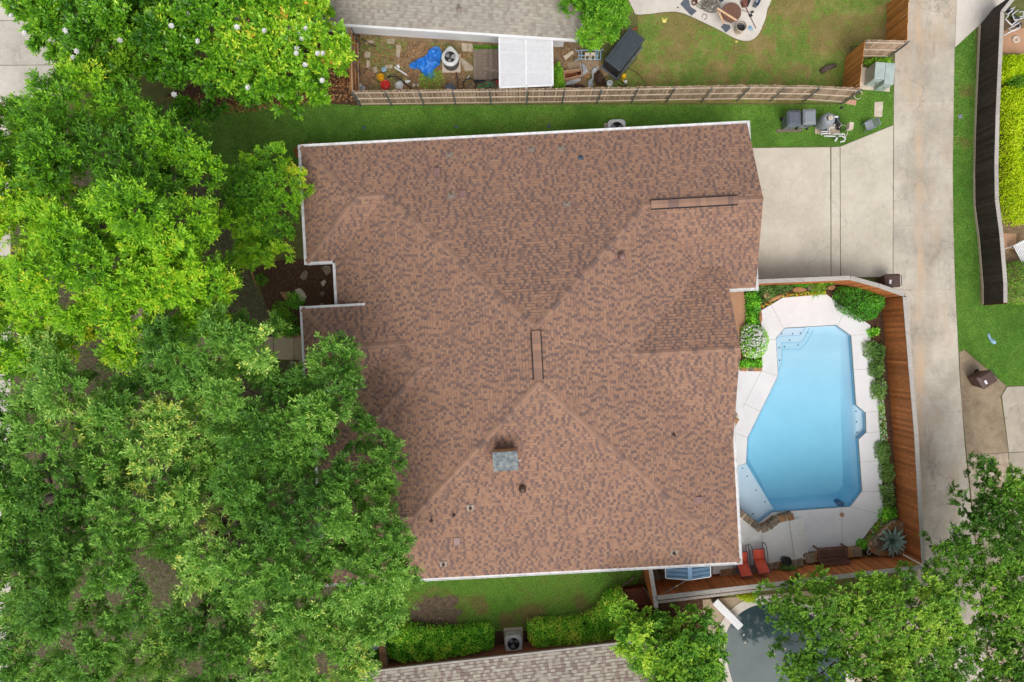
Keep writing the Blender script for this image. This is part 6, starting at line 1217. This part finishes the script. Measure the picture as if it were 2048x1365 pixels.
# ------------------------------------------------------------------ front bed stones and edging
q8 = crop(500, 500, 4.875); rr = random.Random(4)
for k, (pl, lb, m) in enumerate((([(440, 390), (490, 372), (530, 410), (557, 465), (505, 508), (470, 450)], 'largest pale flagstone in the front mulch bed', 'palestone'), ([(293, 412), (375, 408), (400, 450), (348, 500)], 'orange flagstone beside the spiky plant in the front bed', 'stone1'), ([(690, 320), (730, 290), (748, 315), (715, 362)], 'smallest pale stone in the front mulch bed', 'palestone'), ([(510, 225), (545, 197), (568, 225), (555, 275), (525, 300), (487, 272)], 'brown oval flagstone in the upper front bed', 'stone2'), ([(700, 175), (740, 150), (790, 165), (795, 215), (745, 250)], 'dark grey flagstone near the house corner', 'stone2'), ([(680, 540), (705, 515), (722, 530), (720, 560), (670, 560)], 'grey stone at the entry gutter in the front bed', 'stone2'), ([(680, 425), (715, 400), (735, 430), (700, 460)], 'brown stone sunk in the middle of the mulch bed', 'stone2'))):
    tag(MB().prism(px([q8(*p) for p in pl]), -.03, .07).build('flagstone', M[m], bevel=.02), lb, 'flagstone', 'flagstones in the front bed')
for lb, a, b in (('stone edging strip at the upper left of the front bed', (20, 220), (70, 360)), ('stone edging strip at the lower left of the front bed', (180, 580), (235, 740)), ('stone edging strip between mulch bed and front walk', (262, 842), (520, 842))):
    t = thing('bed_edging', lb, 'edging', P(*q8(*a))); A_, B_ = Vector(P(*q8(*a), .05)), Vector(P(*q8(*b), .05)); n = max(2, int((B_ - A_).length / .3))
    for i in range(n): wp(MB().beam(A_.lerp(B_, i / n + .02), A_.lerp(B_, (i + .96) / n), .09, .14).build('block', M['stone1'], t, bevel=.01))
# ------------------------------------------------------------------ benches and odd things east of the black fence
t = thing('white_bench', 'white slatted garden bench behind the black fence', 'bench', P(2034, 512), R(-62))
for k in range(7): MB().box((0, -.2 + k * .085, .42), (1.3, .06, .025)).build('seat_slat', M['white'], t)
for k in range(12): MB().beam((-.6 + k * .109, .42, .44), (-.6 + k * .109, .5, .85), .05, .016).build('back_slat', M['white'], t)
MB().beam((-.65, .5, .87), (.65, .5, .87), .05, .07).build('top_rail', M['white'], t)
for s in (-1, 1):
    for y in (-.2, .4): MB().box((s * .6, y, .21), (.06, .06, .42)).build('leg', M['white'], t)
    MB().beam((s * .63, -.24, .62), (s * .63, .46, .64), .06, .03).build('armrest', M['white'], t)
tag(MB().tube([P(2008, 499, .05), P(2024, 493, .3)], .02).build('white_pole', M['pvc']), 'thin white pole lying beside the white garden bench', 'pole')
struct(MB().sheet(px([(2003, 467), (2032, 468), (2032, 500), (2006, 497)]), .016).build('brick_path', M['tan_patio'])); struct(MB().sheet(px([(2004, 62), (2060, 55), (2060, 110), (2003, 105)]), .016).build('brick_pad', M['tan_patio']))
# ------------------------------------------------------------------ shrubs and flowers
def pz(pl, z): return px(pl, z)
shrub('round_shrub', 'large round dark green shrub in the corner of the red fence', pz([(1676, 590), (1690, 572), (1720, 570), (1755, 580), (1776, 592), (1774, 615), (1760, 635), (1735, 643), (1715, 635), (1690, 622)], .8), 1.35, 'hedge', 5200, .09, .045, 2, .8, (-.1, .5))
t = shrub('flowering_shrub', 'white flowering shrub between patio and pool', pz(blob_px := [(1488, 655), (1500, 648), (1520, 650), (1535, 660), (1542, 675), (1538, 700), (1528, 715), (1510, 718), (1492, 712), (1486, 690)], .6), .95, 'hedge', 3200, .075, .035, 3, .55, (.25, .85))
c = t.location; flowers(t, [(x - c.x, y - c.y) for x, y in pz(blob_px, .6)], 430, .92, 'petal_white', .05, 5)
for k, (pl, h, m, n, lb, tn) in enumerate((
    ([(1480, 722), (1524, 720), (1524, 736), (1480, 737)], .35, 'hedge', 700, 'low green plants below the white flowering shrub', (.3, .9)),
    ([(1493, 582), (1515, 578), (1520, 600), (1518, 640), (1520, 652), (1492, 655), (1494, 620)], .4, 'hedge', 1700, 'low leafy ground cover beside the tan patio', (.2, .8)),
    ([(1520, 568), (1560, 565), (1590, 568), (1580, 580), (1556, 590), (1530, 605), (1518, 590)], .4, 'lavender', 1500, 'feathery green plants in the bed below the driveway fence', (.1, .7)),
    ([(1585, 566), (1650, 562), (1672, 566), (1660, 572), (1590, 574)], .35, 'hedge', 700, 'narrow green planting along the driveway fence', (.2, .8)),
    ([(1736, 663), (1756, 655), (1760, 668), (1740, 674)], .3, 'hedge', 260, 'small plant below the round corner shrub', (.3, .9)),
    ([(1730, 688), (1745, 682), (1768, 690), (1772, 706), (1766, 722), (1748, 722), (1732, 712)], .55, 'lavender', 950, 'topmost bushy perennial beside the red fence', (.2, .85)),
    ([(1740, 726), (1766, 724), (1768, 745), (1758, 757), (1742, 750)], .5, 'lavender', 700, 'second bushy perennial from the top beside the red fence', (.2, .85)),
    ([(1746, 766), (1768, 758), (1774, 782), (1768, 798), (1746, 796)], .5, 'lavender', 800, 'bushy perennial with purple flower spikes beside the fence', (.2, 1.05)),
    ([(1754, 886), (1776, 884), (1784, 910), (1770, 925), (1754, 915)], .5, 'lavender', 800, 'bushy perennial below the white flower strip', (.3, .9)),
    ([(1760, 926), (1780, 918), (1790, 945), (1784, 968), (1764, 960)], .5, 'lavender', 800, 'second perennial below the white flower strip', (.3, .9)),
    ([(1762, 972), (1786, 970), (1792, 998), (1786, 1016), (1768, 1010)], .5, 'lavender', 800, 'lowest purple-tinged perennial beside the red fence', (.25, 1.0)),
    ([(1764, 1018), (1792, 1016), (1794, 1036), (1770, 1046), (1760, 1036)], .45, 'hedge', 700, 'fine dark green tuft above the stone planter', (.3, .9)),
    ([(1716, 1090), (1722, 1080), (1738, 1084), (1736, 1098), (1720, 1100)], .4, 'hedge', 450, 'dark green grassy tuft beside the bench', (.3, .9)),
    ([(1622, 562), (1640, 558), (1650, 570), (1645, 588), (1630, 590), (1620, 580)], .45, 'willow', 420, 'spiky yellow-green grass clump in the pool bed', (.4, 1.0)))):
    shrub('perennial_plant' if k > 4 else 'ground_cover', lb, pz(pl, h * .5), h, m, int(n * .8), .14 if m != 'willow' else .28, .05 if m != 'willow' else .02, 40 + k, .3, (tn[0] - .2, tn[1] - .1), 'plants around the pool', cat='plant')
def bed(name, label, pl, h, n, seed, fl, cat='flowers', mat='hedge', leaf=.06):
    poly = pz(pl, h * .5); c = np.mean(poly, 0); t = thing(name, label, cat, (c[0], c[1], .01)); lp = [(x - c[0], y - c[1]) for x, y in poly]
    foliage(lp, h, mat, n, leaf, leaf * .5, seed, 0, .15, (.2, .8), parent=t)
    for m, k, s in fl: flowers(t, lp, k, h * 1.08, m, s, seed + k)
    return t
bed('flower_strip', 'white flower strip beside the pool bench and red fence', [(1755, 800), (1768, 800), (1774, 860), (1777, 882), (1762, 884), (1758, 840)], .25, 800, 61, [('petal_white', 120, .045), ('petal_red', 18, .04)])
bed('flower_strip', 'red and white flower strip in front of the stone planter', [(1760, 1036), (1770, 1048), (1748, 1078), (1736, 1092), (1724, 1088), (1742, 1060)], .25, 700, 62, [('petal_red', 80, .04), ('petal_white', 55, .04)])
bed('flower_strip', 'orange and yellow flowers along the top edge of the pool deck', [(1562, 588), (1630, 583), (1652, 582), (1652, 589), (1566, 595), (1528, 616), (1522, 612)], .16, 260, 63, [('petal_orange', 34, .055), ('petal_yellow', 42, .05)])
bed('flower_bed', 'red flower bed peeking out past the house corner gutter', [(588, 300), (600, 288), (625, 286), (650, 289), (650, 300), (612, 300), (606, 320), (594, 318)], .3, 420, 64, [('petal_red', 190, .06), ('petal_white', 20, .05)])
bed('flower_bed', 'potted red and white flowers at the entry porch', [(580, 722), (606, 722), (612, 745), (585, 742)], .3, 350, 65, [('petal_red', 24, .06), ('petal_white', 40, .05)])
struct(MB().sheet(px([(1520, 566), (1700, 558), (1690, 575), (1676, 607), (1652, 588), (1566, 595), (1522, 621), (1524, 741), (1480, 741), (1480, 700), (1492, 655), (1493, 600), (1488, 566)]), .022).build('planting_bed', M['mulch']))
struct(MB().sheet(px([(1676, 607), (1700, 560), (1778, 590), (1790, 740), (1798, 880), (1806, 1000), (1812, 1110), (1716, 1110), (1716, 1091), (1739, 1059), (1766, 1018), (1760, 880), (1756, 812), (1748, 745), (1741, 690), (1740, 651)]), .024).build('fence_bed', M['mulch']))
for k, (cx, cy, rx, ry, lb, m) in enumerate(((1596, 580, .36, .14, 'long tan boulder in the bed above the pool', 'stone1'), (1622, 577, .3, .13, 'grey-tan boulder beside the spiky grass clump', 'stone2'), (1531, 591, .2, .2, 'round reddish boulder in the pool bed corner', 'pinkpaver'), (1549, 597, .45, .1, 'slanted tan edging stone above the deck corner', 'stone1'), (1519, 634, .1, .35, 'upright tan edging stone left of the deck corner', 'stone1'), (1660, 576, .22, .13, 'small boulder left of the round shrub', 'stone1'))):
    c = P(cx, cy); mb = MB(); rr = random.Random(k); prof = stone_poly((c[0], c[1]), rx, ry, .45 if k == 3 else 0, rr, 9); mb.prism(prof, -.03, .2 if k != 2 else .3); tag(mb.build('boulder', M[m], bevel=.06, seg=3), lb, 'boulder', 'boulders in the pool bed')
# hedges south of the house
HL_ = [(764, 1280), (776, 1262), (800, 1255), (860, 1262), (920, 1262), (975, 1256), (988, 1270), (986, 1308), (930, 1318), (870, 1330), (820, 1336), (780, 1325), (768, 1305)]
HR_ = [(1055, 1254), (1075, 1246), (1120, 1245), (1165, 1240), (1195, 1222), (1212, 1195), (1240, 1180), (1258, 1195), (1262, 1230), (1250, 1262), (1240, 1284), (1150, 1302), (1080, 1310), (1058, 1290)]
shrub('boxwood_hedge', 'clipped green hedge left of the square air conditioner', pz(HL_, .9), 1.25, 'hedge', 15000, .085, .045, 71, .55, (.22, .95), cat='hedge', stems=8, rough=.35)
shrub('boxwood_hedge', 'clipped green hedge right of the square air conditioner', pz(HR_, .9), 1.2, 'hedge', 14000, .085, .045, 72, .55, (.25, 1.0), cat='hedge', stems=8, rough=.35)
shrub('dark_shrub', 'dark shrub left of the brick garden wall', pz([(722, 1290), (745, 1278), (760, 1285), (764, 1330), (750, 1345), (722, 1340)], .8), 1.1, 'hedge', 2600, .08, .04, 73, .5, (0, .5))
# right-hand yard
shrub('chartreuse_shrub', 'bright chartreuse shrub above the notch beside the black fence', pz([(2004, 112), (2020, 102), (2050, 105), (2090, 108), (2090, 150), (2040, 158), (2015, 160), (2003, 150)], .8), 1.1, 'chartreuse', 9000, .085, .05, 81, .6, (.3, .9), rough=.25)
shrub('chartreuse_shrub', 'long bright chartreuse shrub mass along the black fence', pz([(2003, 172), (2030, 165), (2090, 165), (2090, 440), (2040, 448), (2016, 432), (2006, 400), (2008, 330), (2001, 260)], .8), 1.15, 'chartreuse', 26000, .085, .05, 82, .7, (.3, .95), stems=6, rough=.25)
shrub('green_plant', 'blue-green leafy plant between the chartreuse shrubs', pz([(2028, 150), (2045, 140), (2070, 145), (2070, 175), (2040, 172)], 1.2), 1.5, 'willow', 700, .1, .05, 83, .4, (0, .5))
shrub('leafy_shrub', 'loose grey-green shrub below the white garden bench', pz([(2012, 545), (2030, 525), (2060, 520), (2090, 530), (2090, 604), (2040, 608), (2012, 600)], 1.0), 1.5, 'elm', 3600, .09, .045, 84, .7, (.2, .9))
shrub('yellow_plant', 'yellow-green plant clump at the edge of the dark pool', pz([(1476, 1196), (1500, 1190), (1515, 1192), (1510, 1206), (1494, 1206), (1484, 1200)], .3), .4, 'chartreuse', 600, .12, .03, 85, .3, (.4, 1.0), cat='plant')
shrub('weeds', 'green weeds behind the utility box', pz([(1735, 118), (1760, 110), (1784, 108), (1786, 122), (1760, 130), (1740, 128)], .4), .5, 'willow', 900, .1, .05, 86, .3, (.3, .9), cat='plant')
shrub('vine', 'leafy vine growing between lattice cover and wooden crate', pz([(1106, 130), (1118, 118), (1128, 140), (1130, 176), (1108, 178)], .6), .8, 'willow', 1500, .1, .05, 87, .4, (.2, .9), cat='plant')
shrub('weeds', 'green weeds along the white house wall', pz([(945, 92), (1000, 92), (1000, 100), (950, 101)], .1), .3, 'willow', 500, .09, .04, 88, .2, (.1, .7), cat='plant')
shrub('weeds', 'weeds growing between tarp and fence in the junk yard', pz([(838, 150), (880, 140), (890, 160), (880, 178), (842, 178)], .1), .35, 'willow', 700, .12, .02, 89, .3, (.3, 1.0), cat='plant')
for k, (cx, cy, rx, ry, n, h, m, lb) in enumerate(((590, 600, 18, 15, 420, .5, 'hedge', 'spiky dark plant beside the orange flagstone'), (572, 640, 22, 22, 900, .5, 'willow', 'bushy green plant in the lower front bed'), (560, 625, 18, 22, 700, .45, 'willow', 'rounded green plant at the left front bed edge'), (580, 662, 20, 14, 600, .4, 'hedge', 'low dark plant beside the front walk'), (522, 560, 14, 12, 300, .3, 'willow', 'small plant near the upper bed edging'))):
    shrub('bed_plant', lb, blob(cx, cy, rx, ry, 0, 12, .15, k, .2), h, m, n, .16 if k == 0 else .08, .025 if k == 0 else .04, 90 + k, .4, (.1, .7), 'front bed plants', cat='plant')
# fallen leaves
def litter(name, label, poly, n, seed, s=.11):
    rng = np.random.default_rng(seed); p = sample(poly, n, 0, rng); m = len(p); az = rng.uniform(0, 6.28, m)
    me = leafmesh(name, np.column_stack([p, np.full(m, .025) + rng.uniform(0, .03, m)]), np.column_stack([np.cos(az), np.sin(az), rng.normal(0, .25, m)]), norm(np.array([0, 0, 1.]) + rng.normal(0, .35, (m, 3))), s * rng.uniform(.6, 1.3, m), s * .42 * rng.uniform(.7, 1.2, m), rng.random(m), fold=.2)
    o = link(name, me, M['litterleaf']); tag(o, label, 'leaves', kind='stuff')
M['litterleaf'] = leafmat('litter_leaves', [(0, lin(112, 70, 42)), (.5, lin(166, 112, 66)), (1, lin(204, 164, 112))], .05, .8)
litter('leaf_litter', 'brown fallen magnolia leaves under the magnolia', px([(330, 195), (470, 185), (660, 110), (700, 60), (712, 205), (640, 205), (560, 220), (430, 230)]), 1900, 101, .16)
litter('leaf_litter', 'tan dry leaves scattered over the junk yard', px([(715, 75), (960, 95), (960, 205), (722, 205)]), 2600, 102, .11)
litter('leaf_litter', 'tan leaves between the lattice cover and the storage box', px([(1108, 90), (1200, 100), (1230, 150), (1180, 205), (1110, 205)]), 700, 104, .1)
grass('junk_weeds', 'weedy green tufts growing through the junk yard floor', [px([(716, 74), (950, 92), (950, 204), (722, 204)])], 420, 27, h=.1, w=.02, tone=(.3, .7), dryf=lambda x, y, rng: (np.zeros_like(x), np.clip((vnoise(x, y, 31, 1.1) - .45) * 3, 0, 1)))
litter('leaf_litter', 'dry leaf heap on the board platform and around it', px([(948, 140), (975, 132), (980, 150), (960, 160), (948, 158)]), 120, 103, .1)
# ------------------------------------------------------------------ trees
tree('magnolia_tree', 'glossy magnolia tree with white blossoms at the top left', [(40, -90), (15, 20), (25, 62), (60, 72), (100, 55), (100, 105), (130, 130), (215, 165), (310, 178), (340, 215), (400, 220), (480, 190), (560, 192), (605, 170), (640, 168), (650, 130), (680, 95), (650, 60), (640, 10), (660, -90)], 4.0, 6.0, (330, 60), 'magnolia', (.6, .95), .36, 4.2, 6, 9, .21, .09, (.12, .72), 201, edge=2.2, tr=.26, flat=.8, tilt=.5, inset=.2, zj=.35)
mag, mcs, mo = bpy.data.objects['magnolia_tree'], None, None
bl = MB(); 
for r_, n_, z_, s_ in ((.0, 6, .0, .15), (.0, 5, .05, .11)):
    for k in range(n_):
        a = 2 * math.pi * k / n_ + z_ * 9; c1, s1 = math.cos(a), math.sin(a); pr = [(0, 0, z_), (.5 * s_, -.42 * s_, z_ + .03), (s_, 0, z_ + .06), (.5 * s_, .42 * s_, z_ + .03)]; bl.add([(x * c1 - y * s1, x * s1 + y * c1, z) for x, y, z in pr], [(0, 1, 2, 3)])
bl.lathe([(.025, .04), (.03, .08), (0, .12)], 8); bme = bl.mesh('blossom')
for k, (a, b) in enumerate(((24, 33), (50, 67), (131, 62), (240, 82), (343, 53), (376, 30), (397, 83), (474, 55), (530, 63), (597, 67), (613, 58), (603, 79), (594, 98), (593, 107), (636, 108), (647, 108), (610, 131), (645, 162), (497, 176), (148, 116), (154, 103), (348, 190))):
    z = 6.5 if 80 < a < 560 else 5.8; o = link('blossom', bme, M['petal_white'], mag); p = P(a, b, z + .35); o.location = Vector(p) - mag.location; o.rotation_euler = (random.uniform(-.4, .4), random.uniform(-.4, .4), random.uniform(0, 6)); o.scale = (.9,) * 3
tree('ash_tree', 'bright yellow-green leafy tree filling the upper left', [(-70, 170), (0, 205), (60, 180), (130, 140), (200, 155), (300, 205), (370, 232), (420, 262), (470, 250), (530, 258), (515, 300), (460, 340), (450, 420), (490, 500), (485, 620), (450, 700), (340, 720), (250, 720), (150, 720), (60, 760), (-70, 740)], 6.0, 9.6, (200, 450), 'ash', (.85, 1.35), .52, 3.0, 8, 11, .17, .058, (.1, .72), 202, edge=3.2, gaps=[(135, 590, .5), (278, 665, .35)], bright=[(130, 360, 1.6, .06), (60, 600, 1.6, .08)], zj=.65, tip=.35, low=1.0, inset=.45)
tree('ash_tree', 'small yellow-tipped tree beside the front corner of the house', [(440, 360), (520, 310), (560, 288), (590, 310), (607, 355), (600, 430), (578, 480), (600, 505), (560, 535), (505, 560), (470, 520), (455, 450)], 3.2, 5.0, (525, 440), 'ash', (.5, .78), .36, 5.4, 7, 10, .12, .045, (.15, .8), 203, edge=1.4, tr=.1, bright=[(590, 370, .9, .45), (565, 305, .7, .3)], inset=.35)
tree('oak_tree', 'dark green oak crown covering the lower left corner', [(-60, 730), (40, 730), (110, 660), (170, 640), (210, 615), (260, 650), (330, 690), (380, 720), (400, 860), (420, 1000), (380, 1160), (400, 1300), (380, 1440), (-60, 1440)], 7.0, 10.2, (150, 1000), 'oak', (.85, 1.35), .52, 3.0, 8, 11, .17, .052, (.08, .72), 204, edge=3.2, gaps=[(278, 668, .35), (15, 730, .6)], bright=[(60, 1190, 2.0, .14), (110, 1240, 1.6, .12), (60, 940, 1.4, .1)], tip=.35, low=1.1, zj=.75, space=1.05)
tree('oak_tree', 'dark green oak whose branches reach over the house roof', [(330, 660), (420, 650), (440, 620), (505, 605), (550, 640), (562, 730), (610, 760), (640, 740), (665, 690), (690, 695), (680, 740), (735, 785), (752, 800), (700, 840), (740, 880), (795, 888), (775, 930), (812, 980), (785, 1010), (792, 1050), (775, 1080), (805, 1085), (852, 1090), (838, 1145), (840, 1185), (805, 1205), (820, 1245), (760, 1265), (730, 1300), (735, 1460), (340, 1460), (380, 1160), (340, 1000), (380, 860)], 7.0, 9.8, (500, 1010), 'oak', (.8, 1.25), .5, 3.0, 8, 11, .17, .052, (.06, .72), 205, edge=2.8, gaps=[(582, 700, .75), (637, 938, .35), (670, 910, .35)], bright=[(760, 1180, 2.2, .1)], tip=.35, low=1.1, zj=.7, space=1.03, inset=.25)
tree('willow_tree', 'light green narrow-leaved tree beside the grey roof corner', [(1105, -80), (1118, 15), (1150, 38), (1165, 60), (1158, 88), (1185, 100), (1222, 92), (1248, 66), (1268, 25), (1282, -80)], 2.6, 4.4, (1205, 15), 'willow', (.5, .75), .34, 4.6, 8, 10, .16, .05, (.2, .9), 206, edge=1.4, space=.78, drop=1.2, low=1.2, tr=.1, inset=.55)
tree('crape_myrtle', 'light green bushy tree beside the diving board', [(1217, 1232), (1250, 1206), (1290, 1212), (1330, 1222), (1380, 1205), (1420, 1208), (1430, 1240), (1438, 1290), (1445, 1310), (1420, 1350), (1400, 1420), (1330, 1420), (1290, 1350), (1240, 1300)], 3.0, 5.2, (1320, 1270), 'myrtle', (.5, .75),   .33, 5.6, 8, 11, .1, .052, (.12, .82), 207, space=.75, drop=1.2, low=1.2, edge=1.6, tr=.09, bark='palebark', inset=.35, zj=.4)
tree('elm_tree', 'leafy green elm over the dark pool at the bottom right', [(1500, 1205), (1540, 1180), (1600, 1168), (1680, 1158), (1740, 1145), (1800, 1150), (1850, 1140), (1900, 1150), (1940, 1200), (1930, 1300), (1950, 1460), (1640, 1460), (1570, 1345), (1555, 1335), (1590, 1315), (1625, 1290), (1590, 1262), (1560, 1255), (1545, 1230), (1515, 1222)], 3.6, 6.0, (1720, 1290), 'elm', (.5, .8), .32, 4.6, 7, 12, .085, .052, (.02, .74), 208, edge=1.8, tr=.13, gaps=[(1935, 1230, .4)], inset=.3, zj=.35, drop=1.4, low=1.1, space=.8)
tree('elm_tree', 'green elm at the right edge of the photo beside the alley', [(1920, 1020), (1960, 985), (1975, 950), (2000, 930), (2030, 970), (2070, 945), (2085, 1000), (2085, 1430), (1960, 1430), (1940, 1300), (1960, 1220), (1920, 1170), (1885, 1165), (1925, 1110), (1905, 1100), (1935, 1060)], 3.8, 6.2, (2070, 1220), 'elm', (.5, .85), .32, 4.4, 7, 12, .088, .054, (.05, .74), 209, edge=1.8, tr=.15, gaps=[(1935, 1230, .4), (2040, 1160, .25)], inset=.05, zj=.35, drop=1.4, low=1.1, space=.8)

0 and print('TRIS', sum(len(o.data.polygons) for o in bpy.data.objects if o.type == 'MESH'), 'BYTREE', [(o.parent['label'][:20], len(o.data.polygons)) for o in bpy.data.objects if o.name.startswith('crown')])
